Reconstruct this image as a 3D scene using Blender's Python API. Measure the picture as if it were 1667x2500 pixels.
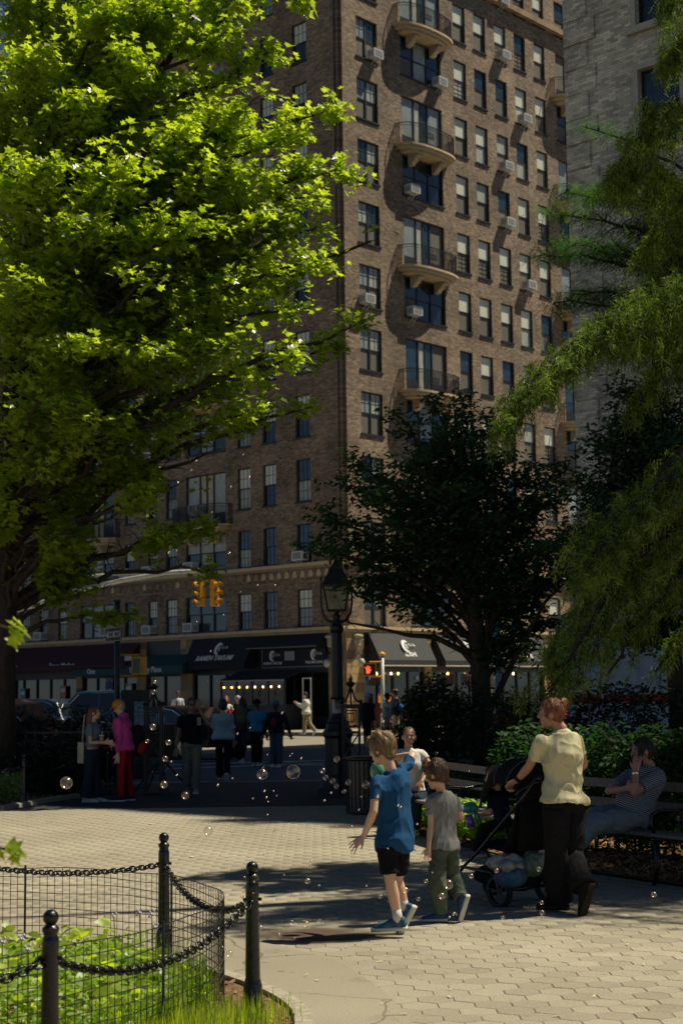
import bpy, math, random
import numpy as np
from mathutils import Vector, Matrix, noise
random.seed(7); NR = np.random.default_rng(11)
S = bpy.context.scene
for o in list(bpy.data.objects): bpy.data.objects.remove(o)
COL = S.collection
rad = math.radians
# ------------------------------------------------ camera
F = 3790.7; PITCH = rad(6.7008); ROLL = rad(-0.7567); EYE = 1.7
fw = np.array([0, math.cos(PITCH), math.sin(PITCH)]); rt0 = np.array([1., 0, 0]); up0 = np.cross(rt0, fw)
RT = math.cos(ROLL)*rt0+math.sin(ROLL)*up0; UP = -math.sin(ROLL)*rt0+math.cos(ROLL)*up0
cam_d = bpy.data.cameras.new('camera'); cam = bpy.data.objects.new('camera', cam_d); COL.objects.link(cam)
S.camera = cam
cam_d.sensor_fit = 'HORIZONTAL'; cam_d.sensor_width = 24; cam_d.lens = F/1667*24
cam_d.clip_start = .1; cam_d.clip_end = 2000
cam.matrix_world = Matrix(((RT[0], UP[0], -fw[0], 0), (RT[1], UP[1], -fw[1], 0), (RT[2], UP[2], -fw[2], EYE), (0, 0, 0, 1)))
cam_d.dof.use_dof = True; cam_d.dof.focus_distance = 12.2; cam_d.dof.aperture_fstop = 4.5
# ------------------------------------------------ light
SUN_EL = rad(60.0); SUN_AZ = rad(75.0)      # azimuth clockwise from +Y
W = bpy.data.worlds.new('World'); S.world = W; W.use_nodes = True
nt = W.node_tree; bg = nt.nodes['Background']
sky = nt.nodes.new('ShaderNodeTexSky'); sky.sky_type = 'NISHITA'; sky.sun_disc = False
sky.sun_elevation = SUN_EL; sky.sun_rotation = SUN_AZ; sky.altitude = 2000; sky.air_density = 0.7; sky.dust_density = 0.1; sky.ozone_density = 2.0
nt.links.new(sky.outputs[0], bg.inputs[0]); bg.inputs[1].default_value = 0.05
sd = bpy.data.lights.new('sun', 'SUN'); sd.energy = 5.0; sd.angle = rad(0.55); sd.color = (1.0, .91, .71)
sun = bpy.data.objects.new('sun', sd); COL.objects.link(sun)
sv = Vector((math.sin(SUN_AZ)*math.cos(SUN_EL), math.cos(SUN_AZ)*math.cos(SUN_EL), math.sin(SUN_EL)))
sun.rotation_euler = sv.to_track_quat('Z', 'Y').to_euler()
S.view_settings.view_transform = 'Standard'; S.view_settings.look = 'None'
S.view_settings.exposure = 0.08; S.view_settings.gamma = 1
try:
    S.cycles.max_bounces = 5; S.cycles.transparent_max_bounces = 12; S.cycles.diffuse_bounces = 1
    S.cycles.transmission_bounces = 4; S.cycles.glossy_bounces = 2
    S.cycles.caustics_reflective = False; S.cycles.caustics_refractive = False
    S.cycles.sample_clamp_indirect = 3.0
except Exception: pass

# ------------------------------------------------ survey helpers: picture measurement -> world point
def ray(x, y): return fw+(x-833.5)/F*RT-(y-1250)/F*UP
def gp(x, y, h=0.):
    d = ray(x, y); t = (h-EYE)/d[2]; return np.array([0, 0, EYE])+t*d
def at(x, y, Y):
    d = ray(x, y); return np.array([0, 0, EYE])+d*(Y/d[1])
TH = rad(46.719); CB = np.array([.113, 70.07, 0.])
dR = np.array([math.cos(TH), math.sin(TH), 0]); nR = np.array([math.sin(TH), -math.cos(TH), 0])
dL = np.array([-math.sin(TH), math.cos(TH), 0]); nL = np.array([-math.cos(TH), -math.sin(TH), 0])
ZV = np.array([0, 0, 1.])

# ------------------------------------------------ materials
def new_mat(name):
    m = bpy.data.materials.new(name); m.use_nodes = True
    return m, m.node_tree, m.node_tree.nodes['Principled BSDF']
def rgb(c): return (c[0], c[1], c[2], 1)
def mat(name, c, rough=.7, metal=0., var=.25, scale=8., bump=0., bscale=60., spec=.5, coat=0., c2=None, trans=0., stretch=None, emit=None, estr=0., detail=4):
    m, t, b = new_mat(name); N = t.nodes.new; L = t.links.new
    tc = N('ShaderNodeTexCoord'); src = tc.outputs['Object']
    if stretch:
        mp = N('ShaderNodeMapping'); mp.inputs['Scale'].default_value = stretch; L(src, mp.inputs[0]); src = mp.outputs[0]
    nz = N('ShaderNodeTexNoise'); nz.inputs['Scale'].default_value = scale; nz.inputs['Detail'].default_value = detail; L(src, nz.inputs['Vector'])
    mx = N('ShaderNodeMix'); mx.data_type = 'RGBA'
    a = tuple(v*(1-var) for v in c); e = tuple(min(1, v*(1+var)) for v in c) if c2 is None else c2
    mx.inputs[6].default_value = rgb(a); mx.inputs[7].default_value = rgb(e)
    mr = N('ShaderNodeMapRange'); mr.inputs[1].default_value = .3; mr.inputs[2].default_value = .7; L(nz.outputs[0], mr.inputs[0])
    L(mr.outputs[0], mx.inputs[0]); L(mx.outputs[2], b.inputs['Base Color'])
    b.inputs['Roughness'].default_value = rough; b.inputs['Metallic'].default_value = metal
    b.inputs['Specular IOR Level'].default_value = spec; b.inputs['Coat Weight'].default_value = coat
    if trans: b.inputs['Transmission Weight'].default_value = trans
    if bump:
        n2 = N('ShaderNodeTexNoise'); n2.inputs['Scale'].default_value = bscale; n2.inputs['Detail'].default_value = 5; L(src, n2.inputs['Vector'])
        bp = N('ShaderNodeBump'); bp.inputs['Strength'].default_value = bump; bp.inputs['Distance'].default_value = .02
        L(n2.outputs[0], bp.inputs['Height']); L(bp.outputs[0], b.inputs['Normal'])
    if emit:
        b.inputs['Emission Color'].default_value = rgb(emit); b.inputs['Emission Strength'].default_value = estr
    return m
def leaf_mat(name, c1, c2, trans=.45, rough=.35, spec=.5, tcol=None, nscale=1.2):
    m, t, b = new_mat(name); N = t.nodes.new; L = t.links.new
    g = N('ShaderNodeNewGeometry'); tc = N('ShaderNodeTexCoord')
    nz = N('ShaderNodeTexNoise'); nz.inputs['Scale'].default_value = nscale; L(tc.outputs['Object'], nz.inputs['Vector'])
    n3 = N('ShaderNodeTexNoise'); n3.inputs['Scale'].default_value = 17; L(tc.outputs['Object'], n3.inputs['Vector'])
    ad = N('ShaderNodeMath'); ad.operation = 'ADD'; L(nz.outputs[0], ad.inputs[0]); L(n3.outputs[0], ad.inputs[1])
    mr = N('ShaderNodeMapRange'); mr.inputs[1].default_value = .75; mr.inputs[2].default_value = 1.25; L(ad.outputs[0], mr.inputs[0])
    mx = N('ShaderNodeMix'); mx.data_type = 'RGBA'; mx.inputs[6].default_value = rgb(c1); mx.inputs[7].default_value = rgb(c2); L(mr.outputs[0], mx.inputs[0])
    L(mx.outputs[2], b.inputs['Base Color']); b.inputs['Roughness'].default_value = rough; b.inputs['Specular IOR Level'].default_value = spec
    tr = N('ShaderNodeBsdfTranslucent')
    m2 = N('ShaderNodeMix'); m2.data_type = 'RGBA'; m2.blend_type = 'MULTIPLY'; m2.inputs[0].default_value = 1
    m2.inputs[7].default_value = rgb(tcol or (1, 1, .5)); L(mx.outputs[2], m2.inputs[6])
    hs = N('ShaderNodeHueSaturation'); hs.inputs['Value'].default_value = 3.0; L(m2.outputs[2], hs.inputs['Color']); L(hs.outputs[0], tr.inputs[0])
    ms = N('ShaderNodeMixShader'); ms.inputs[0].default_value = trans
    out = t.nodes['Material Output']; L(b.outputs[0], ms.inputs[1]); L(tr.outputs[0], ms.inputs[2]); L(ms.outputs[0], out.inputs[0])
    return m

def ground_mat(name, c, lo=.82, hi=1.1, cracks=False, tone=1.):
    m, t, b = new_mat(name); N = t.nodes.new; L = t.links.new
    g = N('ShaderNodeNewGeometry'); pos = g.outputs['Position']
    def nz(scale, det, a, b_, lo_, hi_):
        n = N('ShaderNodeTexNoise'); n.inputs['Scale'].default_value = scale; n.inputs['Detail'].default_value = det; L(pos, n.inputs['Vector'])
        r = N('ShaderNodeMapRange'); r.inputs[1].default_value = a; r.inputs[2].default_value = b_; r.inputs[3].default_value = lo_; r.inputs[4].default_value = hi_; L(n.outputs[0], r.inputs[0]); return r.outputs[0], n
    a, _ = nz(.55, 4, .3, .7, lo, hi); f_, fn = nz(95, 2, .3, .7, .86, 1.12); s, _ = nz(2.6, 6, .60, .72, 1., .80)
    mul = lambda x, y: (lambda q: (L(x, q.inputs[0]), L(y, q.inputs[1]), q.outputs[0])[2])((lambda q: (setattr(q, 'operation', 'MULTIPLY'), q)[1])(N('ShaderNodeMath')))
    v = mul(mul(a, f_), s)
    vo = N('ShaderNodeTexVoronoi'); vo.inputs['Scale'].default_value = 1.7; L(pos, vo.inputs['Vector']); r2 = N('ShaderNodeMapRange'); r2.inputs[1].default_value = .02; r2.inputs[2].default_value = .045; r2.inputs[3].default_value = .62; r2.inputs[4].default_value = 1; L(vo.outputs['Distance'], r2.inputs[0]); v = mul(v, r2.outputs[0])
    if cracks:
        n4 = N('ShaderNodeTexNoise'); n4.inputs['Scale'].default_value = 3; L(pos, n4.inputs['Vector']); ad = N('ShaderNodeMixRGB'); ad.blend_type = 'ADD'; ad.inputs[0].default_value = .25; L(pos, ad.inputs[1]); L(n4.outputs['Color'], ad.inputs[2])
        v2 = N('ShaderNodeTexVoronoi'); v2.feature = 'DISTANCE_TO_EDGE'; v2.inputs['Scale'].default_value = .75; L(ad.outputs[0], v2.inputs['Vector']); r3 = N('ShaderNodeMapRange'); r3.inputs[1].default_value = .002; r3.inputs[2].default_value = .009; r3.inputs[3].default_value = .55; r3.inputs[4].default_value = 1; L(v2.outputs['Distance'], r3.inputs[0]); v = mul(v, r3.outputs[0])
    mx = N('ShaderNodeMix'); mx.data_type = 'RGBA'; mx.blend_type = 'MULTIPLY'; mx.inputs[0].default_value = 1; mx.inputs[6].default_value = rgb(tuple(x*tone for x in c)); L(v, mx.inputs[7]); L(mx.outputs[2], b.inputs['Base Color'])
    b.inputs['Roughness'].default_value = .9; b.inputs['Specular IOR Level'].default_value = .25
    bp = N('ShaderNodeBump'); bp.inputs['Strength'].default_value = .35; bp.inputs['Distance'].default_value = .01; L(fn.outputs[0], bp.inputs['Height']); L(bp.outputs[0], b.inputs['Normal']); return m

# ------------------------------------------------ mesh builders
def rot_to(d):
    return Vector(d).to_track_quat('Z', 'Y').to_matrix()
class MB:
    def __init__(s): s.v = []; s.f = []; s.m = []
    def add(s, V, Fc, mi=0):
        n = len(s.v); s.v.extend([tuple(map(float, p)) for p in V])
        s.f.extend([tuple(i+n for i in f) for f in Fc]); s.m.extend([mi]*len(Fc)); return s
    def box(s, c, d, ax=None, mi=0):
        ax = ax or ((1, 0, 0), (0, 1, 0), (0, 0, 1)); A = [np.array(a, float) for a in ax]; c = np.array(c, float)
        V = [c+A[0]*d[0]/2*i+A[1]*d[1]/2*j+A[2]*d[2]/2*k for i in (-1, 1) for j in (-1, 1) for k in (-1, 1)]
        Fs = [(0, 1, 3, 2), (4, 6, 7, 5), (0, 4, 5, 1), (2, 3, 7, 6), (0, 2, 6, 4), (1, 5, 7, 3)]
        return s.add(V, Fs, mi)
    def b2(s, a, b, mi=0):
        a = np.array(a, float); b = np.array(b, float); return s.box((a+b)/2, np.abs(b-a), None, mi)
    def tube(s, P, R, n=8, mi=0, cap=True, ell=1.0):
        P = [Vector(p) for p in P]; R = list(R) if hasattr(R, '__len__') else [R]*len(P)
        V = []; prev = None
        for i, p in enumerate(P):
            d = (P[min(i+1, len(P)-1)]-P[max(i-1, 0)])
            if d.length < 1e-9: d = Vector((0, 0, 1))
            d.normalize()
            if prev is None:
                x = d.orthogonal().normalized()
            else:
                x = prev-d*prev.dot(d)
                x = x.normalized() if x.length > 1e-6 else d.orthogonal().normalized()
            prev = x; y = d.cross(x)
            for k in range(n):
                a = 2*math.pi*k/n; V.append(p+(x*math.cos(a)+y*math.sin(a)*ell)*R[i])
        Fs = []
        for i in range(len(P)-1):
            for k in range(n):
                k2 = (k+1) % n; Fs.append((i*n+k, i*n+k2, (i+1)*n+k2, (i+1)*n+k))
        if cap: Fs.append(tuple(range(n-1, -1, -1))); Fs.append(tuple((len(P)-1)*n+k for k in range(n)))
        return s.add(V, Fs, mi)
    def lathe(s, prof, c=(0, 0, 0), n=16, mi=0, axis=None):
        M = rot_to(axis) if axis is not None else Matrix.Identity(3); c = Vector(c)
        V = []
        for r, z in prof:
            for k in range(n):
                a = 2*math.pi*k/n; V.append(c+M@Vector((r*math.cos(a), r*math.sin(a), z)))
        Fs = []
        for i in range(len(prof)-1):
            for k in range(n):
                k2 = (k+1) % n; Fs.append((i*n+k, i*n+k2, (i+1)*n+k2, (i+1)*n+k))
        Fs.append(tuple(range(n-1, -1, -1))); Fs.append(tuple((len(prof)-1)*n+k for k in range(n)))
        return s.add(V, Fs, mi)
    def ell(s, c, r, n=12, M=None, mi=0, m=8):
        c = Vector(c); V = []; Fs = []
        for i in range(m+1):
            t = math.pi*i/m
            for k in range(n):
                a = 2*math.pi*k/n
                q = Vector((r[0]*math.sin(t)*math.cos(a), r[1]*math.sin(t)*math.sin(a), r[2]*math.cos(t)))
                V.append(c+(M@q if M else q))
        for i in range(m):
            for k in range(n):
                k2 = (k+1) % n; Fs.append((i*n+k, (i+1)*n+k, (i+1)*n+k2, i*n+k2))
        return s.add(V, Fs, mi)
    def rings(s, secs, n=16, mi=0):
        """secs: list of (center, axis_x vector incl radius, axis_y vector incl radius)"""
        V = []
        for c, ax, ay in secs:
            c = Vector(c); ax = Vector(ax); ay = Vector(ay)
            for k in range(n):
                a = 2*math.pi*k/n; V.append(c+ax*math.cos(a)+ay*math.sin(a))
        Fs = []
        for i in range(len(secs)-1):
            for k in range(n):
                k2 = (k+1) % n; Fs.append((i*n+k, i*n+k2, (i+1)*n+k2, (i+1)*n+k))
        Fs.append(tuple(range(n-1, -1, -1))); Fs.append(tuple((len(secs)-1)*n+k for k in range(n)))
        return s.add(V, Fs, mi)
    def prism(s, poly, z0, z1, mi=0):
        n = len(poly); V = [(p[0], p[1], z0) for p in poly]+[(p[0], p[1], z1) for p in poly]
        Fs = [tuple(range(n-1, -1, -1)), tuple(range(n, 2*n))]+[(i, (i+1) % n, n+(i+1) % n, n+i) for i in range(n)]
        return s.add(V, Fs, mi)
    def extr(s, poly, vec, mi=0):
        """poly: 3d points, extruded along vec"""
        n = len(poly); P = [np.array(p, float) for p in poly]; v = np.array(vec, float)
        Fs = [tuple(range(n-1, -1, -1)), tuple(range(n, 2*n))]+[(i, (i+1) % n, n+(i+1) % n, n+i) for i in range(n)]
        return s.add(P+[p+v for p in P], Fs, mi)
    def mesh(s, name, mats, smooth=False):
        me = bpy.data.meshes.new(name); me.from_pydata(s.v, [], s.f)
        for m in (mats if isinstance(mats, (list, tuple)) else [mats]): me.materials.append(m)
        if any(s.m): me.polygons.foreach_set('material_index', s.m)
        if smooth: me.polygons.foreach_set('use_smooth', [True]*len(me.polygons))
        me.update(); return me
    def build(s, name, mats, parent=None, smooth=False):
        return link(name, s.mesh(name, mats, smooth), parent)
def link(name, me, parent=None):
    o = bpy.data.objects.new(name, me); COL.objects.link(o)
    if parent is not None: o.parent = parent
    return o
def thing(name, label, cat, loc=(0, 0, 0), rz=0, group=None):
    o = bpy.data.objects.new(name, None); COL.objects.link(o); o.empty_display_size = .2
    o.location = tuple(map(float, loc)); o.rotation_euler = (0, 0, rz); return tag(o, label, cat, group)
def tag(o, label=None, cat=None, group=None, kind=None):
    if label: o['label'] = label
    if cat: o['category'] = cat
    if group: o['group'] = group
    if kind: o['kind'] = kind
    return o
def copy_tree(o, parent=None):
    c = o.copy(); COL.objects.link(c)
    if parent is not None: c.parent = parent
    for ch in o.children: copy_tree(ch, c)
    return c
def fast(name, V, T, mats, parent=None, smooth=False, mi=None):
    """numpy triangles -> object"""
    me = bpy.data.meshes.new(name); V = np.asarray(V, np.float32); T = np.asarray(T, np.int32)
    me.vertices.add(len(V)); me.vertices.foreach_set('co', V.ravel())
    k = T.shape[1]; me.loops.add(T.size); me.loops.foreach_set('vertex_index', T.ravel())
    me.polygons.add(len(T)); me.polygons.foreach_set('loop_start', np.arange(0, T.size, k, dtype=np.int32))
    for m in (mats if isinstance(mats, (list, tuple)) else [mats]): me.materials.append(m)
    if mi is not None: me.polygons.foreach_set('material_index', np.asarray(mi, np.int32))
    if smooth: me.polygons.foreach_set('use_smooth', np.ones(len(T), bool))
    me.update(calc_edges=True); return link(name, me, parent)
def scatter(tv, tt, P, U, Vv, size):
    """template verts tv (n,3) tris tt; frames with axes U (x), Vv (y), cross (z)"""
    U = U/np.linalg.norm(U, axis=1, keepdims=True); Wn = np.cross(U, Vv); Wn /= np.linalg.norm(Wn, axis=1, keepdims=True)+1e-9
    Vy = np.cross(Wn, U); sz = np.asarray(size).reshape(-1, 1, 1)
    tv = np.asarray(tv, float)
    X = (tv[None, :, 0:1]*U[:, None]+tv[None, :, 1:2]*Vy[:, None]+tv[None, :, 2:3]*Wn[:, None])*sz+P[:, None]
    n = len(tv); T = (np.asarray(tt)[None]+(np.arange(len(P))*n)[:, None, None]).reshape(-1, np.asarray(tt).shape[1])
    return X.reshape(-1, 3), T
def textobj(s, org, right, upv, size, m, parent=None, shear=0., bold=0., depth=.004, name='lettering', align='CENTER'):
    c = bpy.data.curves.new('t', 'FONT'); c.body = s; c.size = size; c.shear = shear; c.offset = bold; c.extrude = depth
    c.align_x = align; c.resolution_u = 2
    o = bpy.data.objects.new('t', c); COL.objects.link(o)
    dg = bpy.context.evaluated_depsgraph_get(); dg.update()
    me = bpy.data.meshes.new_from_object(o.evaluated_get(dg)); bpy.data.objects.remove(o)
    r = Vector(right).normalized(); u = Vector(upv).normalized(); n = r.cross(u)
    M = Matrix(((r[0], u[0], n[0], org[0]), (r[1], u[1], n[1], org[1]), (r[2], u[2], n[2], org[2]), (0, 0, 0, 1)))
    me.transform(M); me.materials.clear(); me.materials.append(m)
    return link(name, me, parent)
def shade_smooth(o, ang=40):
    me = o.data; me.polygons.foreach_set('use_smooth', [True]*len(me.polygons)); me.set_sharp_from_angle(angle=rad(ang)); return o
def cut(o, x):
    """local frame point to world for things rotated about z"""
    return o.matrix_world @ Vector(x)
# ------------------------------------------------ palette
M = {}
M['black_iron'] = mat('black painted iron', (.012, .012, .013), .38, var=.3, scale=20, bump=.15, bscale=90)
M['dark_metal'] = mat('dark metal', (.02, .022, .025), .45, var=.3)
M['stone'] = mat('carved limestone', (.62, .47, .28), .8, var=.14, scale=3, bump=.2, bscale=14)
M['stone_block'] = mat('brown sandstone', (.30, .19, .11), .85, var=.35, scale=1.4, bump=.5, bscale=12, c2=(.42, .29, .17))
M['frame'] = mat('window frame paint', (.018, .024, .028), .5, var=.2)
M['white_enamel'] = mat('white enamel', (.74, .75, .72), .45, var=.06)
M['grille'] = mat('grille grey', (.25, .26, .26), .5, var=.2, scale=60)
M['awning_black'] = mat('black awning canvas', (.033, .033, .033), .75, var=.15, scale=3, bump=.1)
M['awning_red'] = mat('burgundy awning canvas', (.05, .01, .018), .75, var=.2)
M['awning_green'] = mat('green awning canvas', (.008, .06, .055), .7, var=.2)
M['awning_navy'] = mat('navy awning canvas', (.01, .014, .02), .8, var=.2)
M['white_print'] = mat('white print', (.78, .78, .76), .6, var=.05)
M['yellow_print'] = mat('amber signal paint', (.80, .36, .015), .45, var=.12)
M['glass_dark'] = mat('dark shop glass', (.01, .012, .014), .06, var=.3, spec=.8)
M['warm_bulb'] = mat('lit bulb', (1, .7, .3), .5, emit=(1, .55, .16), estr=9)
M['interior'] = mat('shop interior', (.03, .02, .015), .8, var=.5, scale=2)
M['wood_dark'] = mat('dark wood', (.09, .045, .02), .6, var=.4, stretch=(1, 8, 8), scale=6)
M['bark'] = mat('bark', (.05, .036, .026), .9, var=.4, scale=14, bump=1.0, bscale=26, stretch=(1, 1, .35))
M['asphalt'] = mat('road asphalt', (.055, .080, .098), .85, var=.22, scale=2.5, bump=.25, bscale=80)
M['concrete'] = mat('pavement concrete', (.32, .29, .225), .85, var=.14, scale=1.5, bump=.25, bscale=60)
M['kerb'] = mat('granite kerb', (.38, .34, .26), .8, var=.25, scale=18, bump=.3, bscale=60)
M['road_paint'] = mat('road paint', (.62, .63, .6), .7, var=.18, scale=20)
M['mulch'] = mat('brown mulch', (.13, .068, .032), .95, var=.5, scale=30, bump=1., bscale=45, c2=(.30, .17, .085))
M['soil'] = mat('dark soil', (.05, .032, .018), .95, var=.4, scale=10, bump=.8, bscale=30)
M['tyre'] = mat('rubber', (.012, .012, .012), .8, var=.2)
M['chrome'] = mat('chrome', (.6, .6, .6), .15, metal=1, var=.05)
M['car_glass'] = mat('car glass', (.012, .02, .025), .04, var=.1, spec=1.)

def brick_mat(name, cols, mortar, rough=.85, bs=(.21, .075), dirt=1.):
    m, t, b = new_mat(name); N = t.nodes.new; L = t.links.new
    tc = N('ShaderNodeTexCoord'); uv = tc.outputs['UV']
    br = N('ShaderNodeTexBrick'); L(uv, br.inputs['Vector'])
    br.inputs['Scale'].default_value = 1; br.inputs['Brick Width'].default_value = bs[0]; br.inputs['Row Height'].default_value = bs[1]
    br.inputs['Mortar Size'].default_value = .009; br.inputs['Mortar Smooth'].default_value = .1; br.inputs['Bias'].default_value = -.15
    br.inputs['Color1'].default_value = rgb(cols[0]); br.inputs['Color2'].default_value = rgb(cols[1]); br.inputs['Mortar'].default_value = rgb(mortar)
    # a second random tone per brick
    b2 = N('ShaderNodeTexBrick'); mp = N('ShaderNodeMapping'); mp.inputs['Location'].default_value = (bs[0]*37, bs[1]*52, 0); L(uv, mp.inputs[0]); L(mp.outputs[0], b2.inputs['Vector'])
    b2.inputs['Scale'].default_value = 1; b2.inputs['Brick Width'].default_value = bs[0]; b2.inputs['Row Height'].default_value = bs[1]; b2.inputs['Mortar Size'].default_value = 0
    b2.inputs['Color1'].default_value = (.62, .60, .60, 1); b2.inputs['Color2'].default_value = (1.28, 1.25, 1.18, 1); b2.inputs['Bias'].default_value = .1
    mu = N('ShaderNodeMix'); mu.data_type = 'RGBA'; mu.blend_type = 'MULTIPLY'; mu.inputs[0].default_value = 1; L(br.outputs[0], mu.inputs[6]); L(b2.outputs[0], mu.inputs[7])
    # large soft patches where the wall was rebuilt in paler brick, and grime
    nz = N('ShaderNodeTexNoise'); nz.inputs['Scale'].default_value = .42; nz.inputs['Detail'].default_value = 3; L(uv, nz.inputs['Vector'])
    mr = N('ShaderNodeMapRange'); mr.inputs[1].default_value = .3; mr.inputs[2].default_value = .7; mr.inputs[3].default_value = .68; mr.inputs[4].default_value = 1.3; L(nz.outputs[0], mr.inputs[0])
    m2 = N('ShaderNodeMix'); m2.data_type = 'RGBA'; m2.blend_type = 'MULTIPLY'; m2.inputs[0].default_value = dirt; L(mu.outputs[2], m2.inputs[6]); L(mr.outputs[0], m2.inputs[7])
    vo = N('ShaderNodeTexBrick'); L(uv, vo.inputs['Vector']); vo.inputs['Scale'].default_value = 1; vo.inputs['Brick Width'].default_value = 1.74; vo.inputs['Row Height'].default_value = 1.02
    vo.inputs['Mortar Size'].default_value = 0; vo.inputs['Color1'].default_value = (0, 0, 0, 1); vo.inputs['Color2'].default_value = (1, 1, 1, 1); vo.inputs['Bias'].default_value = -.62; vo.offset = .37
    m3 = N('ShaderNodeMix'); m3.data_type = 'RGBA'; L(vo.outputs[0], m3.inputs[0]); L(m2.outputs[2], m3.inputs[6])
    m4 = N('ShaderNodeMix'); m4.data_type = 'RGBA'; m4.inputs[0].default_value = .45; L(m2.outputs[2], m4.inputs[6]); m4.inputs[7].default_value = rgb(tuple(v*1.5 for v in cols[1])); L(m4.outputs[2], m3.inputs[7])
    L(m3.outputs[2], b.inputs['Base Color']); b.inputs['Roughness'].default_value = rough
    bp = N('ShaderNodeBump'); bp.inputs['Strength'].default_value = .7; bp.inputs['Distance'].default_value = .02; bp.invert = True
    L(br.outputs['Fac'], bp.inputs['Height']); L(bp.outputs[0], b.inputs['Normal'])
    return m
M['brick'] = brick_mat('brown brick', ((.165, .117, .083), (.345, .252, .172)), (.27, .215, .15))
M['brick_red'] = brick_mat('red brick', ((.16, .045, .028), (.27, .08, .05)), (.3, .2, .15))
M['brick_grey'] = brick_mat('grey brick', ((.60, .545, .42), (.76, .69, .54)), (.48, .44, .35), bs=(.24, .08))

def facade(name, org, d, n, width, z0, z1, openings, m, parent, reveal=.22, u0=0.):
    """brick wall sheet with window openings cut out and their reveals; uv in metres"""
    xs = sorted(set([u0, width]+[a for o in openings for a in (o[0], o[1])])); zs = sorted(set([z0, z1]+[a for o in openings for a in (o[2], o[3])]))
    V = []; Fs = []; UV = []
    def q(pts, uvs):
        k = len(V); V.extend(pts); Fs.append((k, k+1, k+2, k+3)); UV.extend(uvs)
    def P(s, z, dep=0): return tuple(org+d*s+ZV*z+n*dep)
    import bisect
    opened = set()
    for a, b_, c, e in openings:
        i0 = xs.index(a); i1 = xs.index(b_); j0 = zs.index(c); j1 = zs.index(e)
        for i in range(i0, i1):
            for j in range(j0, j1): opened.add((i, j))
    flip = np.dot(np.cross(d, ZV), n) < 0
    for i in range(len(xs)-1):
        for j in range(len(zs)-1):
            if (i, j) in opened: continue
            a, b_, c, e = xs[i], xs[i+1], zs[j], zs[j+1]
            pts = [P(a, c), P(b_, c), P(b_, e), P(a, e)]; uv = [(a, c), (b_, c), (b_, e), (a, e)]
            if flip: pts.reverse(); uv.reverse()
            q(pts, uv)
    r = -reveal
    for a, b_, c, e in openings:
        q([P(a, c), P(a, e), P(a, e, r), P(a, c, r)], [(a, c), (a, e), (a-r, e), (a-r, c)])
        q([P(b_, e), P(b_, c), P(b_, c, r), P(b_, e, r)], [(b_, e), (b_, c), (b_+r, c), (b_+r, e)])
        q([P(a, e), P(b_, e), P(b_, e, r), P(a, e, r)], [(a, e), (b_, e), (b_, e-r), (a, e-r)])
        q([P(b_, c), P(a, c), P(a, c, r), P(b_, c, r)], [(b_, c), (a, c), (a, c+r), (b_, c+r)])
    me = bpy.data.meshes.new(name); me.from_pydata(V, [], Fs); me.materials.append(m)
    ul = me.uv_layers.new(name='UVMap'); ul.data.foreach_set('uv', np.array(UV, np.float32).ravel())
    me.update(); return link(name, me, parent)

# ------------------------------------------------ window kit (local frame: x right, y out of the wall, z up; origin = opening's lower left)
M['blind'] = mat('window blind behind glass', (.72, .73, .58), .35, var=.08, stretch=(1, 1, .2), scale=3, spec=.8)
M['blind_grey'] = mat('grey shade behind glass', (.28, .32, .31), .3, var=.15, scale=2, spec=.8)
M['screen'] = mat('insect screen', (.155, .14, .115), .7, var=.1, scale=3)
M['pane_dark'] = mat('dark window glass', (.02, .03, .036), .08, var=.4, scale=1.2, spec=.9)
M['pane_teal'] = mat('window glass with sky tint', (.03, .055, .065), .12, var=.4, scale=1.5, spec=.9)
M['curtain'] = mat('net curtain behind glass', (.42, .45, .39), .45, var=.35, scale=7, stretch=(3, 1, .3), spec=.7)
M['curtain_warm'] = mat('warm curtain behind glass', (.60, .46, .27), .45, var=.35, scale=5, stretch=(3, 1, .4), spec=.7)
WIN_CACHE = {}
def pane_mesh(w, h, m, muntin=(0, 0)):
    k = ('p', round(w, 3), round(h, 3), m, muntin)
    if k not in WIN_CACHE:
        b = MB().b2((0, -.012, 0), (w, 0, h), 0)
        for i in range(1, muntin[0]): b.b2((w*i/muntin[0]-.012, 0, 0), (w*i/muntin[0]+.012, .014, h), 1)
        for i in range(1, muntin[1]): b.b2((0, 0, h*i/muntin[1]-.012), (w, .0135, h*i/muntin[1]+.012), 1)
        WIN_CACHE[k] = b.mesh('pane', [M[m], M['frame']])
    return WIN_CACHE[k]
def sash_mesh(w, h, split):
    """outer frame, meeting rail, mullions"""
    k = ('s', round(w, 3), round(h, 3), split)
    if k not in WIN_CACHE:
        b = MB(); t = .055
        b.b2((0, -.09, 0), (t, 0, h)).b2((w-t, -.09, 0), (w, 0, h)).b2((t, -.09, h-t), (w-t, 0, h)).b2((t, -.09, 0), (w-t, 0, t))
        for i in range(1, split): b.b2((w*i/split-.05, -.09, t), (w*i/split+.05, .003, h-t))
        for i in range(split):
            a = w*i/split+(t if i == 0 else .05); c = w*(i+1)/split-(t if i == split-1 else .05)
            b.b2((a, -.075, h*.5-.03), (c, -.01, h*.5+.03))
        b.b2((-.02, -.24, -.02), (w+.02, -.2, h+.02))     # dark room behind
        WIN_CACHE[k] = b.mesh('window', [M['frame']])
    return WIN_CACHE[k]
def sill_mesh(w):
    k = ('l', round(w, 3))
    if k not in WIN_CACHE: WIN_CACHE[k] = MB().b2((-.06, -.2, -.09), (w+.06, .06, -.004)).mesh('sill', [M['dark_metal']])
    return WIN_CACHE[k]
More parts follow.
